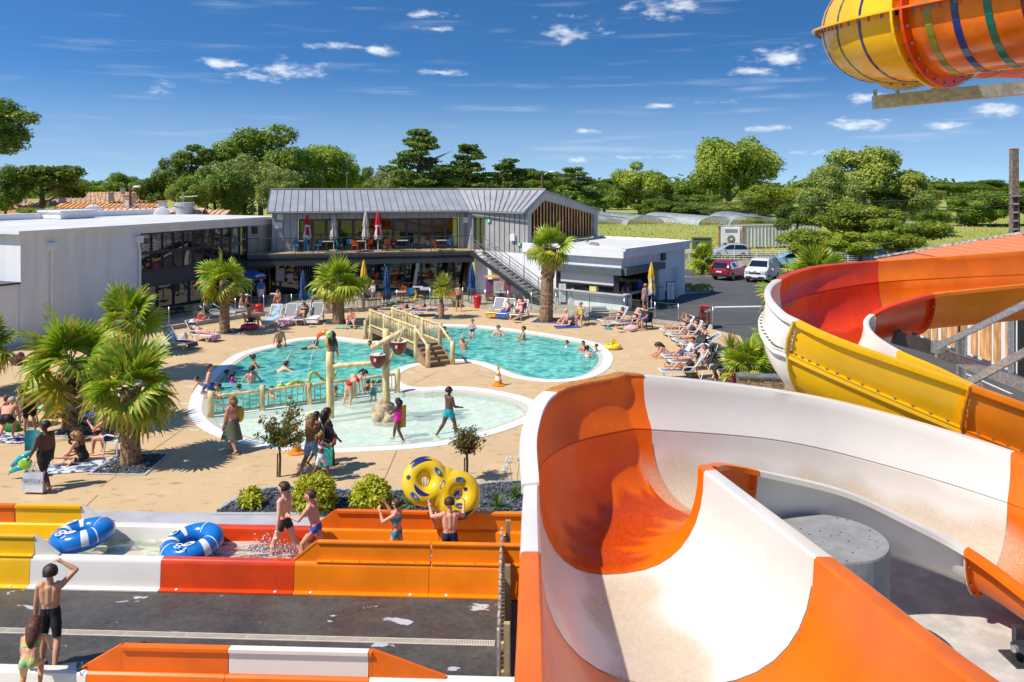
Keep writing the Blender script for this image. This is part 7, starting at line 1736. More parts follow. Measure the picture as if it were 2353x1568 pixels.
def capsule(mb,a,ra,b,rb,n=10):
    a,b = Vector(a),Vector(b); d = b-a; L_ = d.length; d = d/L_ if L_ > 1e-6 else Vector((0,0,1)); pts,rr = [],[]
    for k in (0,1,2): t = math.pi/2*(k/3+.06); pts.append(a-d*ra*math.cos(t)); rr.append(ra*math.sin(t))
    pts += [a,b]; rr += [ra,rb]
    for k in (2,1,0): t = math.pi/2*(k/3+.06); pts.append(b+d*rb*math.cos(t)); rr.append(rb*math.sin(t))
    mb.tube(pts,rr,n)
def skeleton(q):
    H,ps,fat = q['h'],q['pose'],q['fat']; caps = []; le = R(ps['lean']); T = Vector((0,math.sin(le),math.cos(le))); F = Vector((0,math.cos(le),-math.sin(le))); X = Vector((1,0,0)); P0 = Vector((0,0,0)); fem = q['female']; ch = q['child']
    sw = .088 if fem else .100; hw = .050 if fem else .044
    if ch: sw,hw = .085,.04
    def cap(tag_,a,ra,b,rb,f=1.): caps.append((tag_,Vector(a),ra*f,Vector(b),rb*f))
    for s in (-1,1):
        cap('pelvis',P0+X*s*hw*.9,.060,P0+X*s*hw*.8+T*.05,.056,fat); cap('belly',P0+X*s*.03+T*.05,.056,P0+X*s*.034+T*.13,.050 if fem else .054,fat)
        cap('chest',P0+X*s*.04+T*.13,.054,P0+X*s*.052+T*.235,.052,.5+fat*.5); cap('chest',P0+X*s*.05+T*.235,.048,P0+X*s*(sw*.72)+T*.277,.036)
        if fem: cap('chest',P0+X*s*.045+T*.205+F*.03,.036,P0+X*s*.047+T*.19+F*.045,.032,.6+fat*.4)
        if fat > 1.15: cap('belly',P0+T*.07+F*.04*fat+X*s*.02,.05*fat,P0+T*.12+F*.03*fat+X*s*.02,.045*fat)
    cap('chest',P0+T*.12-F*.008,.054,P0+T*.25-F*.006,.050,.5+fat*.5); cap('belly',P0+T*.02,.058,P0+T*.12,.054,fat)
    cap('neck',P0+T*.28,.034,P0+T*.335,.030)
    hp,hy = R(ps['head'][0]),R(ps['head'][1]); up = (T*math.cos(hp*.5)+F*math.sin(hp*.5)); up = Vector((0,math.sin(le*.45+hp),math.cos(le*.45+hp))) if abs(ps['lean']) < 80 else up
    fd = Vector((-math.sin(hy),math.cos(hy)*math.cos(le*.45+hp),-math.cos(hy)*math.sin(le*.45+hp))).normalized(); up = (up-fd*up.dot(fd)).normalized(); sd_ = fd.cross(up)
    HC = P0+T*.335+up*.062; k = 1.2 if ch else 1.
    HC = P0+T*.335+up*.062*k
    cap('head',HC-fd*.012*k+up*.014*k,.060*k,HC+fd*.008*k+up*.012*k,.058*k); cap('head',HC+fd*.016*k,.046*k,HC+fd*.022*k-up*.04*k,.030*k); cap('head',HC+fd*.062*k-up*.004*k,.008*k,HC+fd*.070*k-up*.018*k,.010*k)
    for s in (-1,1): cap('head',HC+sd_*s*.058*k,.008*k,HC+sd_*s*.062*k-up*.022*k-fd*.0,.010*k)
    hands = []
    for i,s in ((0,-1),(1,1)):
        (f1,a1),(f2,a2) = ps['arms'][i]; sh = P0+X*s*sw+T*.268; d1,d2 = dirv(f1,a1,s),dirv(f2,a2,s); el = sh+d1*LEN['up']; wr = el+d2*LEN['fo']
        cap('shoulder',sh,.036,sh+d1*.03,.033,.6+.4*fat); cap('uparm',sh,.033,el,.024,.6+.4*fat); cap('forearm',el,.024,el+d2*.05,.025,.7+.3*fat); cap('forearm',el+d2*.05,.025,wr,.0155,.8+.2*fat); hands.append((wr,d2,s))
        side = d2.cross(Vector((0,0,1))); side = side.normalized() if side.length > .1 else X*s
        if q['fingers']:
            pal = wr+d2*.05; cap('hand',wr,.016,pal,.017); nrm = side.cross(d2).normalized(); fw = nrm if abs(nrm.dot(F)) > .3 else side
            fw = F-d2*F.dot(d2); fw = fw.normalized() if fw.length > .2 else X; curl = fw.cross(d2).normalized()*(-s)
            for j,(o_,ln) in enumerate(((-.018,.036),(-.006,.044),(.006,.042),(.017,.032))):
                b0 = pal+fw*o_; k1 = b0+(d2*.85+curl*.4).normalized()*ln*.55; k2 = k1+(d2*.5+curl*.8).normalized()*ln*.5; cap('hand',b0,.0072,k1,.0066); cap('hand',k1,.0066,k2,.0058)
            cap('hand',wr+d2*.015+fw*.012,.0085,wr+d2*.05+fw*.034,.0068)
        else:
            cap('hand',wr,.015,wr+d2*.05,.019); cap('hand',wr+d2*.05,.018,wr+d2*.088,.011); cap('hand',wr+d2*.02,.010,wr+d2*.05+F*.022,.008)
    feet = []
    for i,s in ((0,-1),(1,1)):
        (f1,a1),(f2,a2) = ps['legs'][i]; hj = P0+X*s*hw; d1,d2 = dirv(f1,a1,s),dirv(f2,a2,s); kn = hj+d1*LEN['th']; an = kn+d2*LEN['sh']
        cap('thigh',hj,.054,hj+d1*.1,.053,fat); cap('thigh2',hj+d1*.1,.053,kn,.034,.3+.7*fat); cap('shin',kn,.034,kn+d2*.075,.036,.4+.6*fat); cap('shin',kn+d2*.075,.036,an,.019,.5+.5*fat)
        ft = dirv(f2+ps['foot'] if not isinstance(ps['foot'],tuple) else f2+ps['foot'][i],a2*.3+6,s); cap('foot',an+d2*.018-ft*.018,.020,an+d2*.026+ft*.05,.020); cap('foot',an+d2*.026+ft*.05,.019,an+d2*.031+ft*.098,.013); feet.append(an+d2*.04)
    if ps['pz'] is None: off = -min(min(c[1].z-c[2],c[3].z-c[4]) for c in caps)
    else: off = ps['pz']/H
    o = Vector((0,0,off)); caps = [(t,(a+o)*H,ra*H,(b+o)*H,rb*H) for t,a,ra,b,rb in caps]
    return caps,(HC+o)*H,fd,up,sd_,k*H,(P0+o)*H,T,F,[((w+o)*H,d,s) for w,d,s in hands]
def make_people():
    tmp = []
    for q in QUEUE:
        sk = skeleton(q); mb = MB()
        for t,a,ra,b,rb in sk[0]: capsule(mb,a,ra,b,rb,12 if q['vox'] < .012 else 9)
        ob = bpy.data.objects.new('tmp',mb.mesh('tmp',skin_mat(q['skin']))); COL.objects.link(ob)
        r = ob.modifiers.new('r','REMESH'); r.mode = 'VOXEL'; r.voxel_size = q['vox']; r.use_smooth_shade = True
        s = ob.modifiers.new('s','SMOOTH'); s.factor = .5; s.iterations = 2 if q['vox'] > .012 else (3 if not q['fingers'] else 2)
        tmp.append((q,sk,ob))
    dg = bpy.context.evaluated_depsgraph_get()
    for q,sk,ob in tmp:
        caps,HC,fd,up,sd_,kH,P0,T,F,hands = sk; H = q['h']
        me = bpy.data.meshes.new_from_object(ob.evaluated_get(dg)); me.name = 'body'; old = ob.data; bpy.data.objects.remove(ob); bpy.data.meshes.remove(old)
        root = thing('person',q['label'],'person',q['at'],q['face'],q['group'])
        body = bpy.data.objects.new('body',me); COL.objects.link(body); body.parent = root; me.materials.clear(); me.materials.append(skin_mat(q['skin'])); me.polygons.foreach_set('use_smooth',[True]*len(me.polygons))
        nv = len(me.vertices); co = np.empty(nv*3); me.vertices.foreach_get('co',co); co = co.reshape(-1,3); no = np.empty(nv*3); me.vertices.foreach_get('normal',no); no = no.reshape(-1,3)
        npoly = len(me.polygons); polys = [tuple(p.vertices) for p in me.polygons]; cen = np.array([co[list(p)].mean(0) for p in polys])
        best = np.full(npoly,1e9); tagi = np.zeros(npoly,int); tpar = np.zeros(npoly); tags = [c[0] for c in caps]
        for i,(tg,a,ra,b,rb) in enumerate(caps):
            a,b = np.array(a),np.array(b); d = b-a; t = np.clip(((cen-a) @ d)/max(1e-9,d @ d),0,1); dist = np.linalg.norm(cen-(a+t[:,None]*d),axis=1)-(ra+(rb-ra)*t); m = dist < best; best[m] = dist[m]; tagi[m] = i; tpar[m] = t[m]
        tg = np.array(tags)[tagi]; sT = (cen-np.array(P0)) @ np.array(T)/H; sF = (cen-np.array(P0)) @ np.array(F)/H
        torso = np.isin(tg,['pelvis','belly','chest','shoulder'])
        zrel = cen[:,2]/H
        for kind,colr in q['wear']:
            thin = .010 if kind in ('tshirt','dress') else .006
            if kind == 'trunks': m = (torso & (sT < .055)) | (tg == 'thigh')
            elif kind == 'briefs': m = (torso & (sT < .042)) | ((tg == 'thigh') & (tpar < .30))
            elif kind == 'shorts': m = (torso & (sT < .06)) | (tg == 'thigh') | ((tg == 'thigh2') & (tpar < .72)); thin = .014
            elif kind == 'jammers': m = (torso & (sT < .065)) | (tg == 'thigh') | ((tg == 'thigh2') & (tpar < .80)); thin = .005
            elif kind == 'onepiece': m = (torso & (sT < .20+.02*(sF > 0)) & (tg != 'shoulder')) | ((tg == 'thigh') & (tpar < .25)) | (torso & (sT >= .2) & (np.abs(cen[:,0]/H) > .035) & (np.abs(cen[:,0]/H) < .06))
            elif kind == 'top': m = (tg == 'chest') & (sT > .165) & (sT < .225)
            elif kind == 'tshirt': m = (torso & (sT > -.02) & (sT < .285)) | ((tg == 'uparm') & (tpar < .62))
            elif kind == 'vest': m = torso & (sT > -.02) & (sT < .27) & (tg != 'shoulder')
            elif kind == 'dress': m = (torso & (sT < .27) & (tg != 'shoulder')) | (tg == 'thigh') | ((tg == 'thigh2') & (tpar < .35)); thin = .02
            elif kind == 'trousers': m = ((tg == 'pelvis')) | np.isin(tg,['thigh','thigh2']) | ((tg == 'shin')); thin = .012
            elif kind == 'hoodie': m = (torso & (sT > -.04)) | np.isin(tg,['uparm','forearm','neck']); thin = .02
            elif kind == 'ring': m = None
            else: continue
            if m is None or not m.any(): continue
            sel = [polys[i] for i in np.nonzero(m)[0]]; ids = sorted({v for f in sel for v in f}); mp = {v: i for i,v in enumerate(ids)}; vv = co[ids]+no[ids]*(thin*H/1.7)
            cm = bpy.data.meshes.new(kind); cm.from_pydata(vv.tolist(),[],[tuple(mp[v] for v in f) for f in sel]); cm.materials.append(cloth_mat(colr)); cm.polygons.foreach_set('use_smooth',[True]*len(cm.polygons))
            nm = {'trunks': 'swim_trunks','briefs': 'bikini_bottom','jammers': 'swim_jammers','onepiece': 'swimsuit','top': 'bikini_top','tshirt': 't_shirt'}.get(kind,kind)
            if not q['female'] and kind == 'briefs': nm = 'swim_briefs'
            co_ = bpy.data.objects.new(nm,cm); COL.objects.link(co_); co_.parent = root
        for kind,colr in q['wear']:
            if kind == 'skirt':       # wrap hanging from the waist round both legs
                ln = .36*H; mb = MB(); rows = []
                for f in (0,.25,.5,.75,1): rows.append([(math.cos(a)*(.09+.055*f+.015*f*math.sin(5*a))*H*q['fat'],math.sin(a)*(.08+.11*f)*H*q['fat']+.02*f*H,P0.z+.06*H-ln*f*(1+.08*math.sin(a+1))) for a in [2*math.pi*k/24 for k in range(24)]])
                mb.sheet(rows,closed=True); mb.build('sarong',cloth_mat(colr),root,local=True,smooth=True)
            if kind == 'tutu':
                mb = MB(); mb.sheet([[(math.cos(a)*r*H,math.sin(a)*r*H,P0.z+z*H+.01*math.sin(9*a)*H) for a in [2*math.pi*k/28 for k in range(28)]] for r,z in ((.075,.04),(.12,-.03),(.15,-.10))],closed=True); mb.build('swim_skirt',cloth_mat(colr),root,local=True,smooth=True)
            if kind == 'swimring':
                MB().torus(P0+T*.1*H,.14*H/1.0,.055*H/1.0,24,10).build('swim_ring',mat('ring_print_' + colr,CLOTH[colr],.3,c2=(.7,.72,.75),scale=9,fac=(.45,.55)),root,local=True,smooth=True)
            if kind == 'vestfloat': 
                MB().sphere(P0+T*.2*H,(.12*H,.1*H,.1*H),12,8).build('float_vest',cloth_mat(colr),root,local=True,smooth=True)
        # hair
        hc,style = q['hair']
        if style != 'bald':
            hm = mat('hair_' + hc,HAIR[hc],.55,var=.5,scale=30,stretch=(1,1,.3),bump=.4,bscale=60); mb = MB(); B = Matrix((sd_,fd,up)).transposed(); r = .0705*kH
            def hf(p):
                u = p/r
                if u.y > .28 and u.z < .42-.2*(1-abs(u.x)): return p*.72
                if u.z < -.5: return p*(.72 if style in ('short','crop') else .9)
                return p*(.985 if style == 'crop' else 1.)*(1+(.10 if style == 'crop' else .16)*noise.noise(u*5))
            mb.sphere(HC-fd*.008*kH+up*.012*kH,(r*1.0,r*1.08,r*1.02),20,14,mtx=B,fn=hf)
            bk = HC-fd*.055*kH
            if style == 'long': mb.tube([bk+up*.03*kH,bk-up*.05*kH-fd*.012*kH,bk-up*.14*kH,bk-up*.22*kH],[.042*kH,.054*kH,.044*kH,.014*kH],12,sx=1.25,jit=.12)
            if style == 'braids':
                rs = random.Random(len(q['label']))
                for k in range(16):
                    a = R(-100+200*k/15); o_ = HC-fd*math.cos(a)*.062*kH+sd_*math.sin(a)*.066*kH; ln = rs.uniform(.26,.36)*kH; mb.tube([o_+up*.03*kH,o_-up*.08*kH-fd*.02*kH,o_-up*ln*.6-fd*.03*kH,o_-up*ln-fd*.02*kH],[.016*kH,.017*kH,.015*kH,.006*kH],6)
            if style == 'pony': mb.tube([bk+up*.03*kH,bk-fd*.04*kH+up*.02*kH,bk-fd*.05*kH-up*.07*kH,bk-fd*.04*kH-up*.14*kH],[.018*kH,.028*kH,.026*kH,.006*kH],8)
            if style == 'bun': mb.sphere(bk-fd*.025*kH+up*.045*kH,.034*kH,10,8)
            if style == 'bob': mb.tube([bk+up*.02*kH,bk-up*.05*kH,bk-up*.09*kH],[.06*kH,.064*kH,.04*kH],10,sx=1.2)
            mb.build('hair',hm,root,local=True,smooth=True)
        if q['hat']:
            B = Matrix((sd_,fd,up)).transposed(); hk,hcol = q['hat']; m_ = cloth_mat(hcol)
            mb = MB(); mb.sphere(HC+up*.03*kH-fd*.005*kH,(.076*kH,.082*kH,.062*kH),18,10,mtx=B,fn=lambda p: p if p.z > -.01 else Vector((p.x,p.y,-.005)))
            if hk == 'sun': mb.lathe([(.07*kH,0),(.14*kH,-.012*kH),(.14*kH,-.006*kH),(.07*kH,.01*kH)],20); n_ = 80; mb.v[-n_:] = [tuple(B @ Vector(v)+HC+up*.025*kH) for v in mb.v[-n_:]]
            if hk == 'cap': mb.box(HC+up*.03*kH+fd*.095*kH,(.1*kH,.07*kH,.008*kH),mtx=B)
            mb.build('hat',m_,root,local=True,smooth=True)
        if q['glasses'] or q['vox'] < .016:
            if q['glasses']:
                g = MB(); B = Matrix((sd_,fd,up)).transposed()
                for s in (-1,1): g.box(HC+fd*.057*kH+sd_*s*.024*kH+up*.008*kH,(.036*kH,.012*kH,.022*kH),mtx=B); g.bar(HC+fd*.05*kH+sd_*s*.05*kH+up*.01*kH,HC-fd*.005*kH+sd_*s*.063*kH+up*.01*kH,.006*kH,.008*kH)
                g.box(HC+fd*.062*kH+up*.012*kH,(.02*kH,.008*kH,.006*kH),mtx=B); g.build('sunglasses',BLACKP,root,local=True)
            else:
                for s in (-1,1):
                    e = MB().sphere(HC+fd*.055*kH+sd_*s*.023*kH+up*.004*kH,(.009*kH,.009*kH,.007*kH),8,6).build('eye',W_PAINT,root,local=True,smooth=True); MB().sphere(HC+fd*.0625*kH+sd_*s*.023*kH+up*.004*kH,.005*kH,6,5).build('iris',BLACKP,e,local=True)
                    MB().bar(HC+fd*.060*kH+sd_*s*.012*kH+up*.018*kH,HC+fd*.055*kH+sd_*s*.036*kH+up*.018*kH,.004*kH,.005*kH).build('eyebrow',mat('hair_' + hc,HAIR[hc],.55),root,local=True)
            MB().sphere(HC+fd*.054*kH-up*.036*kH,(.016*kH,.008*kH,.006*kH),8,6,mtx=Matrix((sd_,fd,up)).transposed()).build('lips',mat('lips_' + q['skin'],tuple(c*f for c,f in zip(SKIN[q['skin']],(.85,.5,.5))),.5),root,local=True,smooth=True)
        if q['vox'] < .022: MB().torus(hands[0][0],.02*H,.005*H,10,5,mtx=hands[0][1].to_track_quat('Z','Y').to_matrix()).build('wristband',W_PAINT,root,local=True)
# ------------------------------------------------------------------ the people in the photograph, and what they sit on or hold
WALK = dict(legs=(((22,3),(8,3)),((-14,3),(-38,3))),arms=(((-18,8),(-2,4)),((22,8),(35,2))))
WALK2 = dict(legs=(((-16,3),(-40,3)),((24,3),(10,3))),arms=(((20,8),(30,4)),((-15,8),(0,4))))
RELAX = dict(arms=(((4,9),(14,3)),((6,9),(16,3))),legs=(((3,5),(0,4)),((-3,5),(-6,4))))
SITC = dict(lean=4,pz=.55,legs=(((84,8),(4,4)),((86,8),(-6,4))),arms=(((18,10),(70,-10)),((18,10),(70,-10))))
SITG = dict(lean=-6,legs=(((122,9),(38,6)),((118,12),(34,8))),arms=(((30,12),(60,-6)),((35,12),(60,-6))))
SITF = dict(lean=14,legs=(((96,20),(80,8)),((100,26),(60,-20))),arms=(((30,10),(60,-6)),((30,10),(60,-6))))
EDGE = dict(lean=6,pz=.10,legs=(((82,10),(10,4)),((84,14),(0,4))),arms=(((-20,16),(-4,8)),((-15,14),(0,8))))
REC = dict(lean=-52,pz=.46,legs=(((93,6),(86,4)),((92,8),(86,4))),arms=(((-20,14),(40,4)),((-20,14),(40,4))),head=(22,0))
RECK = dict(lean=-48,pz=.46,legs=(((122,6),(48,4)),((95,8),(86,4))),arms=(((-10,14),(60,-4)),((-20,14),(40,4))),head=(22,0))
FLAT = dict(lean=-84,pz=.45,legs=(((91,6),(90,4)),((90,8),(90,4))),arms=(((-60,30),(-100,20)),((-60,30),(-100,20))),head=(0,20))
SWIM = dict(legs=(((20,5),(-10,3)),((5,5),(-20,3))),arms=(((30,30),(70,10)),((30,30),(60,10))))
PRONE = dict(lean=72,pz=-.12,legs=(((-75,8),(-82,4)),((-85,8),(-88,4))),arms=(((150,20),(150,10)),((60,40),(80,30))),head=(-40,0))
FLOOR = -1.14
def on(p,rz,d): return Vector((p.x-math.sin(rz)*d,p.y+math.cos(rz)*d,p.z))
# ---- foreground
person('boy in black knee length swim shorts seen from behind at bottom left',G(116,1534),1.70,8,dict(lean=-2,arms=(((2,10),(8,3)),((150,42),(170,-60))),legs=(((4,5),(-2,3)),((-12,9),(-34,6))),head=(4,28)),'tan',('brown','crop'),[('jammers','black')],.88,vox=.0095,fingers=True)
person('curly haired girl in green flowery bikini crouching at the bottom left corner',Vector((-7.12,11.72,.30)),1.28,18,dict(lean=42,arms=(((25,12),(30,4)),((62,10),(22,6))),legs=(((35,8),(-30,5)),((62,10),(-35,6))),head=(18,10)),'tan',('auburn','long'),[('top','mint'),('briefs','mint')],1.0,vox=.0095,fingers=True,female=True,child=True)
g = Vector((-6.55,12.2,.60)); t = thing('swim_goggles','black swim goggles lying on the white lane rim','goggles',g); MB().box((g.x-.07,g.y,.63),(.09,.05,.05),rz=.3).build('lens',mat('goggle_teal',(.02,.16,.20),.15),t); MB().box((g.x+.05,g.y+.02,.63),(.09,.05,.05),rz=.3).build('lens',BLACKP,t); MB().tube([(g.x-.1,g.y,.63),(g.x-.02,g.y-.15,.61),(g.x+.12,g.y,.63)],.012,5).build('strap',BLACKP,t)
person('tall boy in black and green trunks wading in the lane',atA(line_pt(LA+lv*1.0,lu,655),1.0,.06),1.74,72,dict(lean=2,arms=(((-8,18),(2,10)),((6,12),(32,6))),legs=(((26,4),(10,3)),((-22,4),(-34,3))),head=(6,0)),'pale',('brown','crop'),[('trunks','dark')],.84,vox=.0095,fingers=True)
person('boy in blue trunks with clenched fist climbing out of the lane',atA(line_pt(LA+lv*.75,lu,727),.75,.06),1.66,78,dict(lean=14,arms=(((38,14),(100,-18)),((0,8),(16,4))),legs=(((40,5),(-4,3)),((-6,5),(-28,3))),head=(-4,10)),'red',('auburn','crop'),[('briefs','blue')],.82,vox=.0095,fingers=True)
person('girl in teal bikini and sunglasses raising her arm in the lane',atA(line_pt(LA+lv*.8,lu,912),.8,.06),1.48,70,dict(lean=0,arms=(((58,22),(150,-20)),((66,14),(150,-10))),legs=(((18,4),(-2,3)),((-6,4),(-22,3))),head=(4,0)),'red',('brown','bun'),[('top','teal'),('briefs','teal')],.88,vox=.0095,fingers=True,glasses=True,female=True)
person('boy in navy trunks carrying the yellow double tube on his head',atA(line_pt(LA+lv*.55,lu,1034),.55,.06),1.60,12,dict(lean=4,arms=(((62,40),(140,8)),((55,30),(130,10))),legs=(((14,5),(-4,3)),((-10,5),(-28,3))),head=(20,0)),'red',('brown','crop'),[('trunks','navy')],.92,vox=.0095,fingers=True)
# yellow double tube
yt = thing('double_tube','big yellow two seat inner tube with blue swooshes carried overhead','inner tube',P(1012,1123,16.9)); YT = mat('tube_yellow',(.86,.56,.012),.25,var=.04,coat=.4); SWO = mat('tube_navy',(.015,.03,.16),.3)
yc = P(1014,1122,16.85); ymx = frame3((.90,.10,-.42),(.28,.52,.80))
mb = MB()
for s_ in (-1,1): mb.torus(ymx @ Vector((s_*.37,0,0))+yc,.30,.205,36,14,mtx=ymx)
mb.sphere(yc,(.30,.46,.205),20,12,mtx=ymx)
ob = bpy.data.objects.new('tmp',mb.mesh('tmp',YT)); COL.objects.link(ob); r_ = ob.modifiers.new('r','REMESH'); r_.voxel_size = .016; r_.use_smooth_shade = True; s_ = ob.modifiers.new('s','SMOOTH'); s_.iterations = 14
me = bpy.data.meshes.new_from_object(ob.evaluated_get(bpy.context.evaluated_depsgraph_get())); bpy.data.objects.remove(ob); me.materials.clear(); me.materials.append(YT); me.polygons.foreach_set('use_smooth',[True]*len(me.polygons))
me.transform(Matrix.Translation(-yt.location)); o = bpy.data.objects.new('ring',me); COL.objects.link(o); o.parent = yt
for s_,a0,a1,u in ((-1,95,175,55),(-1,100,160,28),(-1,185,200,60),(1,-80,-20,50),(1,-95,-40,20),(-1,215,300,95),(1,40,70,130)):
    rows = []
    for k in range(13):
        f = k/12; a = R(a0+(a1-a0)*f); w_ = R(13)*math.sin(math.pi*f)+R(1); rows.append([ymx @ (Vector((s_*.37,0,0))+Vector(((.30+.208*math.cos(q))*math.cos(a),(.30+.208*math.cos(q))*math.sin(a),.208*math.sin(q))))+yc for q in (R(u)-w_,R(u),R(u)+w_)])
    MB().sheet(rows).build('swoosh',SWO,yt,smooth=True)
for s_,a,u in ((-1,60,95),(-1,-110,60),(1,110,95),(1,-70,110),(1,175,60)):
    aa = R(a); q = R(u); c = ymx @ (Vector((s_*.37,0,0))+Vector(((.30+.215*math.cos(q))*math.cos(aa),(.30+.215*math.cos(q))*math.sin(aa),.215*math.sin(q))))+yc; MB().torus(c,.055,.018,14,6,mtx=ymx @ Matrix.Rotation(aa+R(90),3,'Z') @ Matrix.Diagonal((1.5,.7,1))).build('handle',TUBEB,yt,smooth=True)
# splash round the boy
mb = MB(); rs = random.Random(8); sc_ = atA(line_pt(LA+lv*1.0,lu,615),1.0,.35)
for k in range(420):
    a = rs.gauss(0,.42); b = rs.gauss(0,.2); h = abs(rs.gauss(0,.16))*max(.1,1.1-abs(a)); r_ = rs.uniform(.004,.016); mb.sphere((sc_.x+a,sc_.y+b,sc_.z-.05+h),r_,5,4)
o = mb.build('splash_drops',mat('spray_white',(.8,.85,.88),.1)); tag(o,'splash of water drops in front of the wading boy','splash',kind='stuff')
# ---- the deck in front of the pools
person('big man in black shorts walking left with a white shopping bag',G(104,1127),1.80,66,dict(legs=(((-12,3),(-34,3)),((24,3),(10,3))),arms=(((12,14),(34,4)),((2,12),(8,2))),head=(6,20)),'dark',('black','crop'),[('shorts','black')],1.28,vox=.015,fingers=False)
c = G(80,1133); t = thing('shopping_bag','white paper shopping bag with blue lettering carried by the big man','bag',c); BGM = mat('bag_white',(.68,.69,.72),.6,var=.08)
bz0,bz1 = .06,.56; m = MB(); m.add([(c.x-.28,c.y-.10,bz0),(c.x+.28,c.y-.14,bz0),(c.x+.28,c.y+.06,bz0),(c.x-.28,c.y+.1,bz0),(c.x-.24,c.y-.1,bz1),(c.x+.27,c.y-.11,bz1+.02),(c.x+.27,c.y+.04,bz1),(c.x-.24,c.y+.06,bz1+.03)],[(3,2,1,0),(0,1,5,4),(1,2,6,5),(2,3,7,6),(3,0,4,7)]); bb = m.build('sack',BGM,t)
for y in (-.1,.04): MB().tube([(c.x-.1,c.y+y,bz1),(c.x-.02,c.y+y,bz1+.22),(c.x+.05,c.y+y,bz1+.22),(c.x+.12,c.y+y,bz1)],.012,5).build('handle',BGM,t)
lettering('PRIMARK',.13,mat('print_blue',(.10,.22,.36),.6),bb,(c.x,c.y-.135,.36),(R(88),0,R(-3)))
t = thing('swim_float','limp teal and green inflatable carried by the big man','inflatable',G(60,1090)); c = G(52,1100); IN1,IN2 = mat('float_teal',(.01,.38,.48),.25,coat=.3),mat('float_green',(.28,.62,.06),.25,coat=.3)
MB().tube([c+V((-.28,0,.35)),c+V((-.05,-.02,.55)),c+V((.22,0,.68))],[.06,.09,.07],10).build('arm',IN1,t,smooth=True); MB().sphere(c+V((.1,-.05,.42)),(.2,.09,.17),14,10).build('body',IN2,t,smooth=True); MB().tube([c+V((-.3,-.05,.2)),c+V((-.1,-.05,.3)),c+V((.18,-.03,.34))],[.05,.08,.06],10).build('arm',IN1,t,smooth=True); MB().tube([c+V((-.26,-.05,.28)),c+V((-.36,-.05,.1))],[.05,.01],8).build('tail',IN2,t,smooth=True)
c = G(98,1115)+V((-.18,0,0)); m = MB(); m.sheet([[c+V((x*.2,-.13+.03*math.sin(x*9+z),z)) for x in (-1,-.5,0,.5,1)] for z in (1.5,1.3,1.1,.95)]); tag(m.build('towel',TW['teal'],smooth=True),'teal towel hanging from the big man shoulder','towel','towels')
person('woman in olive sarong and red bandeau walking away with yellow bag',G(534,1040),1.66,58,dict(legs=(((-14,4),(-30,3)),((22,4),(6,3))),arms=(((8,12),(14,4)),((-5,10),(5,4))),lean=2),'red',('gold','bob'),[('top','coral'),('briefs','olive'),('skirt','olive')],1.15,vox=.016,female=True)
p = G(552,1036); tag(MB().sphere((p.x,p.y-.02,1.1),(.13,.1,.24),14,10).build('shoulder_bag',mat('bag_yellow',(.50,.36,.02),.6),smooth=True),'yellow rucksack on the back of the sarong woman','bag')
person('woman with long blond braids and leopard bikini top',G(716,1094),1.70,-38,dict(legs=(((-14,4),(-34,3)),((20,4),(6,3))),arms=(((6,12),(20,0)),((20,10),(60,0)))),'brown',('gold','braids'),[('top','leopard'),('shorts','denim')],1.12,vox=.016,female=True)
person('woman in black t shirt and black shorts walking right',G(752,1082),1.74,-62,dict(legs=(((22,4),(8,3)),((-12,4),(-32,3))),arms=(((10,10),(30,0)),((16,10),(40,0)))),'dark',('black','long'),[('tshirt','dark'),('shorts','black')],1.22,vox=.016,female=True)
person('girl with curly ponytail and white shorts carrying a teal bag',G(738,1108),1.34,-60,dict(legs=(((-16,4),(-34,3)),((26,4),(12,3))),arms=(((30,10),(110,-10)),((50,16),(135,-20)))),'brown',('gold','pony'),[('top','white'),('shorts','white')],.9,vox=.014,female=True)
person('small boy half hidden behind the braided woman',G(728,1066),1.5,-50,WALK,'brown',('black','crop'),[('trunks','red')],vox=.018)
c = G(740,1095); t = thing('tote_bag','turquoise tote bag with black label beside the girl in white shorts','bag',c); TQ = mat('bag_turquoise',(.02,.55,.44),.6); MB().box((c.x+.05,c.y,.52),(.44,.12,.5),taper=1.05).build('sack',TQ,t); q = MB().box((c.x+.03,c.y-.064,.42),(.22,.01,.12)).build('label',BLACKP,t); lettering('MA',.07,W_PAINT,q,(c.x+.03,c.y-.071,.42),(R(90),0,0)); MB().torus((c.x+.05,c.y,.8),.12,.012,14,5,mtx=Matrix.Rotation(R(90),3,'X')).build('handle',TQ,t)
c = G(768,1070); t = thing('toy_bucket','red toy bucket held by the woman in black','bucket',c); MB().lathe([(0,.62),(.09,.62),(.13,.86)],16,(c.x-.02,c.y-.1,0)).build('pail',REDP,t,smooth=True); MB().lathe([(.125,.84),(.135,.88),(0,.9)],16,(c.x-.02,c.y-.1,0)).build('lid',REDP,t); MB().torus((c.x-.02,c.y-.1,.9),.1,.008,14,5,mtx=Matrix.Rotation(R(90),3,'X')).build('handle',W_PAINT,t)
person('girl in magenta swimsuit with a mustard towel walking in the wading pool',G(914,1019,-.2),1.42,68,dict(legs=(((-16,3),(-32,3)),((26,3),(10,3))),arms=(((40,12),(120,-10)),((10,10),(60,-10)))),'dark',('black','bob'),[('onepiece','magenta')],1.08,vox=.015,female=True)
c = G(926,1014,-.2); m = MB(); m.sheet([[c+V((-.02+.1*math.sin(x*3)+.02*z,-.06+x*.12,z)) for x in (-1,-.5,0,.5,1)] for z in (1.15,1.0,.8,.6,.45)]); tag(m.build('towel',TW['yellow'],smooth=True),'mustard towel draped over the girl in magenta','towel','towels')
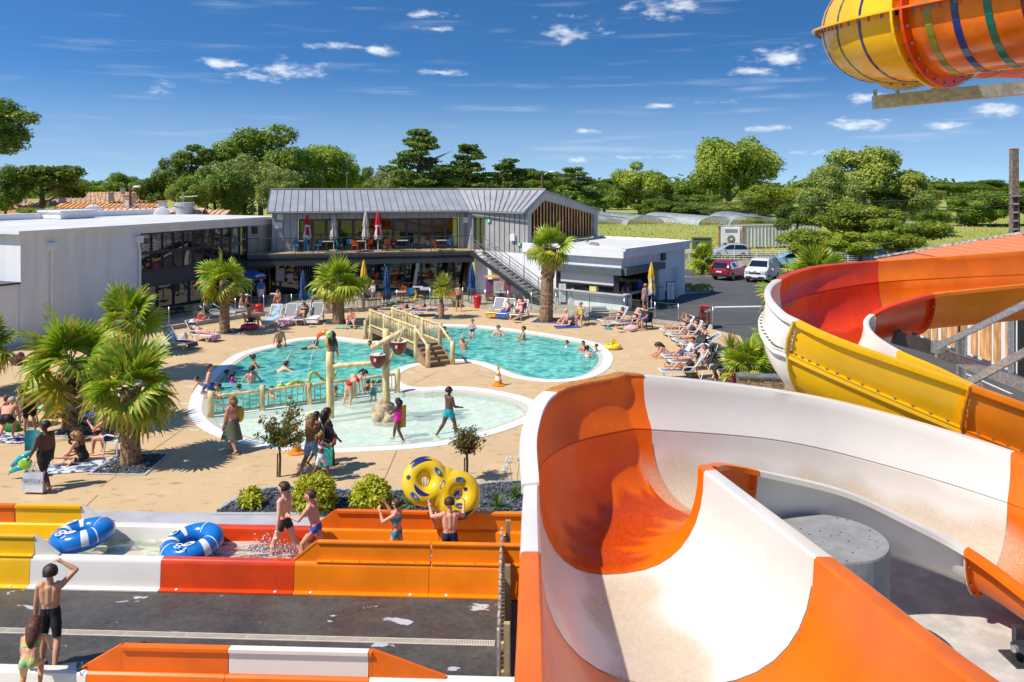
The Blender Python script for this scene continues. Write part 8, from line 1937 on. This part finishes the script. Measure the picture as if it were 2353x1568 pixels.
person('boy in teal and black trunks holding black goggles in the wading pool',G(1032,1006,-.2),1.66,-52,dict(legs=(((-20,3),(-38,3)),((22,3),(4,3))),arms=(((10,10),(70,-8)),((14,10),(75,-8)))),'dark',('black','crop'),[('trunks','teal')],1.08,vox=.014,glasses=True)
person('woman in red bikini bending down in the wading pool',G(802,938,-.2),1.66,-65,dict(lean=62,arms=(((4,6),(2,2)),((10,6),(8,2))),legs=(((-12,5),(-14,3)),((6,5),(-6,3))),head=(30,0)),'pale',('brown','pony'),[('top','red'),('briefs','red')],.95,vox=.016,female=True)
person('toddler in turquoise swim dress seen from behind in the wading pool',G(858,930,-.2),.88,-12,dict(WALK2,arms=(((5,30),(10,30)),((5,30),(10,30)))),'pale',('blond','bun'),[('onepiece','teal'),('tutu','teal')],1.05,vox=.014,female=True,child=True)
# ---- left group
person('woman in black shorts standing at the left looking down',G(68,998),1.68,62,dict(RELAX,head=(30,0)),'tan',('brown','bun'),[('top','leopard'),('shorts','black')],.95,vox=.017,female=True)
person('man in black trunks crouching at the left edge seen from behind',G(12,1018),1.75,14,dict(lean=58,arms=(((10,10),(6,4)),((20,10),(8,4))),legs=(((55,10),(-40,6)),((60,10),(-50,6))),head=(10,0)),'red',('grey','crop'),[('trunks','black')],1.2,vox=.02)
person('woman in blue swimsuit sitting at the left edge',G(10,975),1.62,80,SITG,'red',('auburn','bun'),[('onepiece','navy')],1.1,vox=.02,female=True)
person('seated woman in a white wrap behind the standing woman',G(50,978),1.62,88,dict(SITC,pz=.5),'tan',('brown','bun'),[('vest','white'),('shorts','white')],1.0,vox=.02,female=True)
person('grey haired woman in dark patterned swimsuit sitting chin in hand',G(250,1046),1.62,76,dict(SITC,lean=20,pz=.54,arms=(((50,8),(130,-10)),((40,8),(70,-10))),head=(10,0)),'red',('grey','pony'),[('onepiece','navy')],1.18,vox=.017,female=True,glasses=True)
def garden_chair(px,rz,m,label):
    p = G(*px); t = thing('garden_chair',label,'chair',p,rz,'garden chairs on the deck')
    MB().box((0,0,.43),(.48,.46,.04)).build('seat',m,t,local=True); b = MB(); b.sheet([[(x*.46,-.22-d_,z) for x in (-.5,-.25,0,.25,.5)] for d_,z in ((0,.45),(.06,.68),(.12,.92))]); b.build('backrest',m,t,local=True)
    for sx_,sy_ in ((-1,-1),(1,-1),(-1,1),(1,1)): MB().tube([(sx_*.22,sy_*.19,.42),(sx_*.26,sy_*.24,0)],.022,6).build('leg',m,t,local=True)
    for s_ in (-1,1): MB().tube([(s_*.25,-.24,.62),(s_*.28,.1,.66),(s_*.28,.22,.6),(s_*.27,.22,.42)],.024,6).build('armrest',m,t,local=True)
garden_chair((268,1045),R(76),WHITEP,'pale garden chair under the grey haired woman by the palm'); garden_chair((60,980),R(88),GREYP,'striped chair behind the standing woman at the left'); garden_chair((574,757),R(-55),BLACKP,'dark chair of the man over the pink ring'); garden_chair((1340,746),R(150),GREYP,'chair of the man in the yellow vest'); garden_chair((1485,757),R(125),BLACKP,'black chair of the man in the dark shirt')
person('blond woman in black swimsuit sitting on a towel with a baby',G(192,1062),1.66,82,dict(SITF,lean=22,legs=(((94,10),(86,4)),((98,36),(60,-50))),head=(30,0)),'tan',('gold','long'),[('onepiece','black')],1.08,vox=.016,female=True)
person('baby lying on the blue and white towel',G(148,1071),.72,96,dict(lean=-84,pz=.09,legs=(((90,10),(90,5)),((90,10),(90,5))),arms=(((40,40),(60,30)),((40,40),(60,30)))),'pale',('brown','crop'),[('briefs','denim')],1.15,vox=.014,child=True)
flat_towel((185,1073),1.9,1.0,R(12),TW['navyw'],'blue and white towel under the blond woman and baby'); flat_towel((26,1008),1.4,.9,R(-10),TW['navyw'],'crumpled dark blue towel at the crouching man feet'); flat_towel((245,950),1.5,.8,R(20),TW['blue'],'bright blue towel behind the left palms')
def heap(px,s_,m,label,name='beach_bag',cat='bag',z=0.):
    p = G(*px); seed = Vector((px[0]*.1,px[1]*.1,0)); tag(MB().sphere((p.x,p.y,s_[2]*.5),s_,18,12,fn=lambda q: q*(1+.45*noise.noise(q*5+seed)) if q.z > -s_[2]*.4 else Vector((q.x,q.y,-s_[2]*.5))).build(name,m,smooth=True),label,cat)
CRM = mat('canvas_cream',(.60,.52,.40),.9,var=.15,scale=6); heap((162,962),(.25,.2,.22),CRM,'cream cloth bag at the left palms'); heap((182,965),(.22,.16,.16),TW['stripe'],'red and white cloth bundle by the left palms','bundle','bundle'); heap((215,946),(.28,.22,.25),mat('bag_floral',(.50,.04,.16),.9,c2=(.05,.18,.45),scale=9,fac=(.47,.53)),'colourful flowery beach bag behind the pushchair'); heap((183,942),(.2,.18,.3),BLACKP,'black rucksack against the palm trunk'); heap((30,990),(.25,.2,.2),mat('cloth_green_bundle',(.02,.22,.05),.9),'green cloth bundle beside the crouching man','bundle','bundle')
def stroller(p,rz,label):
    t = thing('pushchair',label,'pushchair',p,rz)
    MB().tube([(0,.42,.95),(0,.1,.6),(0,-.35,.12)],.02,6).build('frame',ANTHR,t,local=True)
    for s_ in (-1,1):
        MB().tube([(s_*.24,.5,1.0),(s_*.24,.1,.55),(s_*.22,-.42,.1)],.018,6).build('side_tube',ANTHR,t,local=True); MB().tube([(s_*.24,-.15,.55),(s_*.26,.35,.12)],.016,6).build('rear_tube',ANTHR,t,local=True)
        for y,r in ((-.44,.09),(.36,.11)): w = MB().torus((s_*.25,y,r),r-.025,.03,16,6,mtx=Matrix.Rotation(R(90),3,'Y')).build('wheel',TYRE,t,local=True,smooth=True); MB().lathe([(0,-.01),(r*.5,-.01),(r*.5,.01),(0,.01)],10,(0,0,0)).build('hub',GREYP,w,local=True).location = (s_*.25,y,r)
    MB().tube([(-.24,.5,1.0),(.24,.5,1.0)],.02,6).build('handle',BLACKP,t,local=True)
    CB = mat('pram_black',(.018,.018,.022),.7,var=.2); m = MB(); m.sheet([[(x*.4,y,z+.05*abs(x)) for x in (-.5,0,.5)] for y,z in ((-.42,.38),(-.1,.42),(.12,.5),(.32,.9))]); m.build('seat',CB,t,local=True,smooth=True)
    m = MB(); m.sheet([[(x*.44,.32-.42*math.sin(a),.78+.32*math.cos(a)-.04*abs(x)*2) for x in (-.5,-.2,.2,.5)] for a in [R(-20+18*k) for k in range(7)]]); m.build('hood',CB,t,local=True,smooth=True); MB().box((0,.25,.3),(.36,.34,.2)).build('basket',CB,t,local=True)
stroller(G(196,1012),R(120),'black pushchair beside the left palm trunk'); stroller(Vector((8.55,36.1,0)),R(-40),'dark pushchair among the right hand loungers')
# ---- left hand loungers
def row_lounger(px,face,label,back=55): p = G(*px); return p,put_lounger(p,R(face),label,back)
p,_ = row_lounger((462,783),-112,'lounger of the woman in the white sun hat'); person('woman in white sun hat and bikini reclining on a lounger',on(p,R(-112),-.12),1.64,-112,REC,'red',('grey','short'),[('top','white'),('briefs','white')],1.2,vox=.02,female=True,hat=('sun','white'),glasses=True); towel_on(p,R(-112),TW['pink'],'pink towel under the sun hat woman',up=0)
p,_ = row_lounger((408,800),-112,'lounger covered with a black and red towel at the left',55); towel_on(p,R(-112),TW['black'],'black and red flowery towel on the left lounger',up=0); towel_on(p,R(-112),TW['lblue'],'light blue towel over the left lounger back',y1=-.2,up=.8)
p,_ = row_lounger((150,940),-95,'lounger with red striped towel left of the palm'); towel_on(p,R(-95),TW['stripe'],'red and white striped towel spread over a lounger at the left'); p,_ = row_lounger((108,958),-80,'lounger with mint towel behind the standing woman'); towel_on(p,R(-80),TW['mint'],'mint towel hanging over the lounger back',y1=.0,up=.85); p,_ = row_lounger((272,935),-100,'grey lounger seen between the two left palms',35); p,_ = row_lounger((215,900),-95,'lounger with blue towel behind the left palms'); towel_on(p,R(-95),TW['navyw'],'blue towel on the lounger behind the left palms',up=.75)
heap((424,783),(.2,.16,.26),mat('bag_lilac',(.46,.42,.55),.8),'lilac bag beside the sun hat woman lounger'); heap((45,838),(.35,.3,.3),TW['black'],'pile of dark red and blue bags by the white wall','bag_pile','bags')
p = G(575,756); person('man in blue trunks sitting on a dark chair above a pink ring',G(575,757),1.74,-60,dict(SITC,lean=-6,legs=(((86,8),(10,4)),((112,4),(30,2)))),'tan',('brown','crop'),[('trunks','navy')],1.05,vox=.02,glasses=True)
ring_lab = [('first',(627,745),'lblue','light blue'),('second',(663,744),'pink','pink'),('third',(694,743),None,''),('fourth',(725,741),'white','white')]
for i,(o_,px,tw,cn) in enumerate(ring_lab):
    p,_ = row_lounger(px,178+i,'%s lounger from the left in the row below the terrace' % o_,55)
    if tw: towel_on(p,R(178+i),TW[tw],'%s towel on the %s lounger of the row below the terrace' % (cn,o_),up=.78 if i == 0 else 0.)
person('woman in black bikini leaning back on the third lounger of the row',on(G(694,743),R(180),-.12),1.64,180,dict(REC,lean=-40,legs=(((100,12),(70,6)),((100,12),(70,6)))),'olive',('brown','bun'),[('top','black'),('briefs','black')],1.,vox=.02,female=True,glasses=True)
heap((686,746),(.28,.2,.12),TW['stripe'],'folded red patterned cloth in front of the lounger row','bundle','bundle'); heap((628,744),(.2,.15,.25),TW['white'],'white carrier bag beside the seated man') if False else heap((607,749),(.2,.15,.2),TW['white'],'white carrier bag beside the seated man')
person('man in blue trunks sitting on a multicoloured towel left of the bridge',G(806,752),1.74,190,SITG,'red',('brown','crop'),[('trunks','blue')],1.05,vox=.02,glasses=True); flat_towel((810,753),1.8,.9,R(-5),TW['multi'],'multicoloured towel under the seated man by the bridge')
# behind the bridge
for i,(px,o_) in enumerate((((905,726),'left'),((946,725),'middle'),((985,727),'right'))):
    p,_ = row_lounger(px,92+i*3,'%s of the three flat loungers behind the bridge' % o_,8); towel_on(p,R(92),TW[('black','lblue','blue')[i]],'%s towel on the %s flat lounger behind the bridge' % (('dark','pale blue','deep blue')[i],o_),8,up=.6)
    person('sunbather lying flat on the %s lounger behind the bridge' % o_,on(p,R(92+i*3),-.1),1.68,92+i*3,FLAT,('olive','tan','tan')[i],('brown','short'),[('briefs',('black','navy','red')[i])],1.0,vox=.022,female=i == 1)
# centre right loungers
for i,(px,o_) in enumerate((((1140,727),'left'),((1164,729),'middle'),((1194,732),'right'))): p,_ = row_lounger(px,160,'%s of the three loungers near the staircase' % o_,55)
towel_on(G(1140,727),R(160),TW['yellow'],'yellow towel at the foot of the left lounger near the staircase',up=0); heap((1134,724),(.2,.15,.2),TW['lblue'],'white and blue carrier bag on the left lounger'); towel_on(G(1164,729),R(160),TW['blue'],'blue towel under the boy in the green cap',up=0)
person('boy in green cap sitting on the middle lounger near the staircase',on(G(1164,729),R(160),-.1),1.3,160,dict(REC,lean=-20,legs=(((100,10),(80,5)),((100,10),(80,5)))),'pale',('brown','crop'),[('trunks','blue')],1.1,vox=.018,hat=('cap','mint'),child=True)
person('woman in pink bikini with both arms raised on the right lounger',on(G(1194,732),R(160),-.1),1.64,160,dict(REC,lean=-28,arms=(((150,40),(215,-40)),((150,50),(190,20))),legs=(((100,20),(60,-10)),((98,20),(50,-20)))),'red',('brown','long'),[('top','pink'),('briefs','pink')],1.15,vox=.02,female=True)
person('white haired woman in red patterned swimsuit sitting on the ground',G(1299,750),1.6,140,SITG,'red',('white','short'),[('onepiece','multi')],1.1,vox=.02,female=True); flat_towel((1303,752),1.4,.8,R(10),TW['blue'],'blue towel under the white haired woman'); heap((1318,748),(.2,.14,.22),mat('bag_pinkgreen',(.55,.06,.25),.8,c2=(.12,.40,.06),scale=3,fac=(.48,.52)),'pink and green beach bag beside the white haired woman')
person('grey haired man in yellow vest sitting on a chair shading his eyes',G(1335,748),1.72,158,dict(SITC,pz=.53,arms=(((60,16),(150,-20)),((20,10),(60,0)))),'tan',('grey','crop'),[('vest','yellow'),('trunks','navy')],1.05,vox=.02,glasses=True)
p,_ = row_lounger((1412,748),118,'left lounger right of the kiosk with a girl'); person('girl in dark bikini reclining on the left lounger right of kiosk',on(p,R(118),-.12),1.5,118,REC,'tan',('brown','long'),[('top','navy'),('briefs','navy')],.95,vox=.02,female=True)
p,_ = row_lounger((1448,754),118,'second lounger right of the kiosk with a woman'); person('woman in black bikini sleeping on the second lounger right of kiosk',on(p,R(118),-.12),1.66,118,dict(REC,head=(-10,10)),'tan',('brown','long'),[('top','black'),('briefs','black')],1.05,vox=.02,female=True); heap((1452,760),(.35,.2,.22),TW['rose'],'pale rose towel bundled in front of the second lounger','towel_heap','towel')
person('man in black t shirt and blue shorts sitting on a chair',G(1483,757),1.76,128,SITC,'tan',('black','crop'),[('tshirt','dark'),('shorts','blue')],1.2,vox=.02,glasses=True)
heap((1398,757),(.22,.14,.08),TW['teal'],'small folded dark blue towel on the deck','folded_towel','towel')
for k,(x,y) in enumerate(((1430,764),(1455,763),(718,752),(1190,742))):
    p = G(x,y); t = thing('flip_flops',('pair of dark flip flops left of the rose towel','pair of dark flip flops beside the rose towel','flip flops at the row below the terrace','flip flops in front of the pink bikini woman')[k],'shoes',p)
    for s_ in (-1,1): MB().box((p.x+s_*.09,p.y+s_*.03,.012),(.1,.26,.02),rz=.9+s_*.2).build('sole',BLACKP,t)
# right hand group
RG = [((1560,772),100,'woman in black bikini shading her face on the farthest right hand lounger',dict(REC,arms=(((130,30),(200,-40)),((120,30),(190,-30)))),'tan',('brown','bun'),[('top','black'),('briefs','black')],1,55,True),
      ((1578,784),105,'woman with raised knees beside the farthest right lounger',RECK,'pale',('brown','bun'),[('onepiece','dark')],1.05,55,True),
      ((1592,796),100,'red haired woman with sunglasses on the middle right lounger',REC,'red',('auburn','bun'),[('onepiece','black')],1.05,55,True),
      ((1610,806),95,'dark haired woman reading on the middle right lounger',dict(REC,lean=-15,arms=(((40,10),(90,-8)),((40,10),(90,-8)))),'tan',('black','bun'),[('onepiece','dark')],1,35,True),
      ((1572,836),96,'man in white t shirt leaning back on a right hand lounger',dict(RECK,lean=-30),'tan',('brown','crop'),[('tshirt','white'),('shorts','denim')],1.1,35,False),
      ((1590,848),98,'sunburnt man lying on the lounger near the planter',REC,'red',('brown','crop'),[('trunks','grey')],1.15,55,False),
      ((1570,870),96,'woman in black lace swimsuit on the nearest right hand lounger',RECK,'tan',('black','bun'),[('onepiece','black')],1.1,55,True)]
NTH = ('farthest','second','third','fourth','fifth','sixth','nearest')
for i,(px,f,lab,ps,sk_,hr,wr,ft_,bk_,fm) in enumerate(RG):
    p,_ = row_lounger(px,f,'%s lounger of the crowded right hand group' % NTH[i],bk_); person(lab,on(p,R(f),-.12),1.68,f,ps,sk_,hr,wr,ft_,vox=.02,female=fm,glasses=i in (2,3,5))
towel_on(G(1570,870),R(96),TW['teal'],'teal towel over the back of the nearest right hand lounger',y1=-.24,up=.82); towel_on(G(1560,772),R(100),TW['white'],'white towel on the farthest right hand lounger back',y1=-.24,up=.82)
person('woman with long hair and pink top bending forward on the deck',G(1536,824),1.6,85,dict(SITG,lean=50,head=(40,0)),'tan',('brown','long'),[('tshirt','multi')],1.05,vox=.02,female=True)
person('boy with blue and yellow towel round his shoulders',G(1600,768),1.5,95,SITG,'pale',('black','crop'),[('hoodie','blue')],1.1,vox=.02,hat=('cap','black'))
person('woman in dark full swimwear and cap stooping over a baby',G(1655,878),1.62,78,dict(lean=36,legs=(((40,8),(-20,5)),((50,8),(-30,5))),arms=(((20,10),(40,-6)),((25,10),(45,-6)))),'brown',('black','crop'),[('hoodie','dark'),('trousers','dark')],1.0,vox=.018,female=True,hat=('cap','black'))
person('baby sitting in front of the stooping woman',G(1640,880),.78,85,SITG,'brown',('black','crop'),[('vest','white')],1.2,vox=.016,child=True)
heap((1620,800),(.3,.22,.4),TW['white'],'white and grey jacket hanging over the pushchair','jacket','jacket'); heap((1600,815),(.22,.18,.3),BLACKP,'black rucksack hanging among the right hand loungers'); heap((1590,866),(.3,.15,.12),TW['yellow'],'ochre cloth beneath the nearest right lounger','bundle','bundle')
# ---- pool edge and swimmers
person('man with blue trunks sitting on the pool edge at the left',G(478,893)+V((0,0,.02)),1.76,-70,EDGE,'red',('brown','crop'),[('trunks','blue')],1.12,vox=.017)
person('small boy kneeling on the white pool edge',G(472,914)+V((0,0,.02)),1.1,100,dict(lean=55,arms=(((30,14),(28,8)),((40,14),(30,8))),legs=(((30,10),(-80,6)),((34,10),(-80,6))),head=(-10,0)),'tan',('brown','crop'),[('trunks','blue')],1.,vox=.014,child=True)
person('woman in black swimsuit standing in the water by the kneeling boy',G(497,915,-.05)*V((1,1,0))+V((0,.3,FLOOR)),1.62,150,RELAX,'tan',('brown','bun'),[('onepiece','black')],1.05,vox=.018,female=True) if False else person('woman in black swimsuit standing in the water by the kneeling boy',Vector((G(500,913).x,G(500,913).y,FLOOR)),1.62,150,RELAX,'tan',('brown','bun'),[('onepiece','black')],1.05,vox=.018,female=True)
person('slim man in black trunks sitting on the far pool edge',G(642,793)+V((0,0,.02)),1.76,205,dict(EDGE,lean=12),'tan',('black','crop'),[('trunks','black')],.88,vox=.018)
def wade(label,px,face=180,h=1.7,pose=None,skin='tan',hair=('brown','crop'),wear=(('trunks','black'),),sink=0.,**k): p = G(px[0],px[1],-.05); person(label,Vector((p.x,p.y,FLOOR-sink)),h,face,pose or SWIM,skin,hair,wear,vox=k.pop('vox',.02),**k)
wade('woman with sunglasses and bun chest deep in the left pool',(583,846),-70,1.66,skin='tan',hair=('brown','bun'),wear=[('onepiece','black')],female=True,glasses=True); wade('broad backed man chest deep in the left pool',(578,880),20,1.74,skin='red',wear=[('trunks','black')],fat=1.1)
wade('little girl in dark red swimwear in the left pool',(523,869),-60,1.2,dict(SWIM,pz=1.15-.32),'tan',('brown','bun'),[('onepiece','red')],female=True,child=True); wade('little girl in pink swimwear beside her',(536,878),-30,1.2,dict(SWIM,pz=1.15-.25),'tan',('black','pony'),[('onepiece','magenta'),('vestfloat','magenta')],female=True,child=True); wade('child in pale pink top swimming near the fence',(550,900),-60,1.15,dict(SWIM,pz=1.15-.35),'tan',('brown','crop'),[('tshirt','coral')],child=True)
p = G(632,854,-.05); person('man swimming breaststroke away across the left pool',Vector((p.x,p.y,-.05)),1.78,-62,dict(PRONE,lean=62),'pale',('black','crop'),[('trunks','black')],1.05,vox=.02); p = G(702,802,-.05); person('swimmer with only the back above water in the far left pool',Vector((p.x,p.y,-.05)),1.7,-75,dict(PRONE,pz=-.02),'olive',('black','crop'),[('trunks','black')],1.,vox=.022)
wade('swimmer whose head shows at the foot of the bridge',(849,796),150,1.62,dict(SWIM),sink=.28); wade('bather behind the fence left part',(624,912),170,1.6,skin='red',sink=.15); wade('bather with red hair behind the toucan pole',(770,908),100,1.6,skin='red',hair=('auburn','crop'),sink=.2); wade('child in red and blue vest behind the fence right part',(846,897),40,1.25,dict(SWIM,pz=.9),'tan',('black','crop'),[('tshirt','red')],child=True); wade('bather in dark cap near the fence right end',(873,888),120,1.5,sink=.2,hat=('cap','black'))
wade('dark haired man at the bridge in the right pool',(1021,776),190,1.74,skin='olive',hair=('black','crop'),sink=.1)
wade('man lifting a child above the water in the right pool',(1066,803),-30,1.78,dict(RELAX,lean=-6,arms=(((128,14),(135,2)),((132,14),(138,2))),head=(-20,0)),'tan',('grey','crop'),[('trunks','black')],fat=1.15)
p = G(1086,803,-.05); person('child in a patterned swim ring held up in the air',Vector((p.x,p.y-.1,.62)),1.05,160,dict(lean=4,pz=.28,legs=(((50,10),(0,4)),((40,10),(-10,4))),arms=(((20,50),(40,40)),((20,50),(40,40)))),'pale',('brown','crop'),[('trunks','blue'),('swimring','blue')],1.,vox=.014,child=True)
wade('man with goggles at the far right pool edge',(1145,771),180,1.7,skin='pale',glasses=True,sink=.1); wade('tanned man looking left in the right pool',(1203,781),95,1.76,skin='olive',hair=('brown','crop')); wade('child in white top swimming in the right pool',(1302,797),90,1.2,dict(SWIM,pz=.8),'tan',('brown','crop'),[('tshirt','white')],child=True)
wade('girl with goggles at the right pool end',(1340,810),150,1.35,dict(SWIM,pz=1.0),'tan',('black','pony'),[('onepiece','coral')],female=True,glasses=True); wade('woman in white and red bikini at the right pool end',(1350,822),-60,1.62,skin='red',hair=('black','bun'),wear=[('top','white'),('briefs','red')],female=True); wade('small child playing at the right pool edge',(1370,810),60,1.1,dict(SWIM,pz=.95),'olive',('auburn','crop'),[('tshirt','white')],child=True)
# ---- terrace and kiosk
TP = [((600,702),200,1.78,RELAX,'tan',('brown','crop'),[('tshirt','blue'),('shorts','white')],1.05,False,'waiter in blue t shirt and white shorts under the open parasol',0),((639,722),175,1.62,dict(SITC,pz=.75),'red',('brown','bun'),[('dress','coral')],1.05,True,'woman in red sitting at the high table behind the glass',0),((553,727),-70,1.74,SITC,'tan',('grey','crop'),[('shorts','white')],1.1,False,'bare chested man reclining behind the glass at the left',0),((566,724),-75,1.5,SITC,'tan',('brown','crop'),[('tshirt','coral')],1.,False,'child in a pale cap behind the glass at the left',('cap','white')),
      ((817,716),-70,1.74,dict(SITC,pz=.85),'red',('brown','crop'),[('shorts','white')],1.1,False,'bare backed man on a high stool right of the wide palm',0),((733,716),100,1.7,dict(SITC,pz=.85),'red',('brown','crop'),[('shorts','grey')],1.1,False,'man on a high stool hidden by the wide palm',0),((858,703),160,1.66,dict(SITC,pz=.85),'tan',('blond','bun'),[('vest','white'),('shorts','denim')],1.,True,'blond woman in white top on a high stool',0),((1054,716),8,1.76,RELAX,'tan',('brown','crop'),[('trunks','green')],1.,False,'man in dark green shorts standing at the round headed palm',0),
      ((1437,711),-20,1.7,RELAX,'dark',('black','braids'),[('hoodie','grey'),('trousers','grey')],1.05,True,'woman in grey hoodie at the kiosk counter',0),((1458,697),-10,1.76,RELAX,'tan',('black','crop'),[('tshirt','navy'),('trousers','dark')],1.1,False,'man in dark blue t shirt in the kiosk queue',0),((1469,697),5,1.78,RELAX,'tan',('black','crop'),[('tshirt','blue'),('trousers','dark')],1.15,False,'man in bright blue t shirt in the kiosk queue',0),((1483,714),15,1.68,RELAX,'tan',('blond','bun'),[('dress','multi')],1.1,True,'blond woman in patterned dress in the kiosk queue',0),
      ((475,742),90,1.66,SITC,'olive',('black','long'),[('tshirt','dark')],1.,True,'dark clothed person sitting behind the left glass panes',0)]
for px,f,h,ps,sk_,hr,wr,ft_,fm,lab,hat in TP: person(lab,px,h,f,ps,sk_,hr,wr,ft_,vox=.022,female=fm,hat=hat or None)
person('bearded vendor in black behind the kiosk counter',K(1.3,2.2),1.78,150,RELAX,'tan',('brown','crop'),[('tshirt','black'),('trousers','black')],1.1,vox=.022)
for px,f,lab in (((500,734),-60,'lounger behind the glass left of the shaggy palm'),((530,728),-60,'blue lounger behind the glass by the shaggy palm')): put_lounger(G(*px),R(f),lab,35)
make_people()
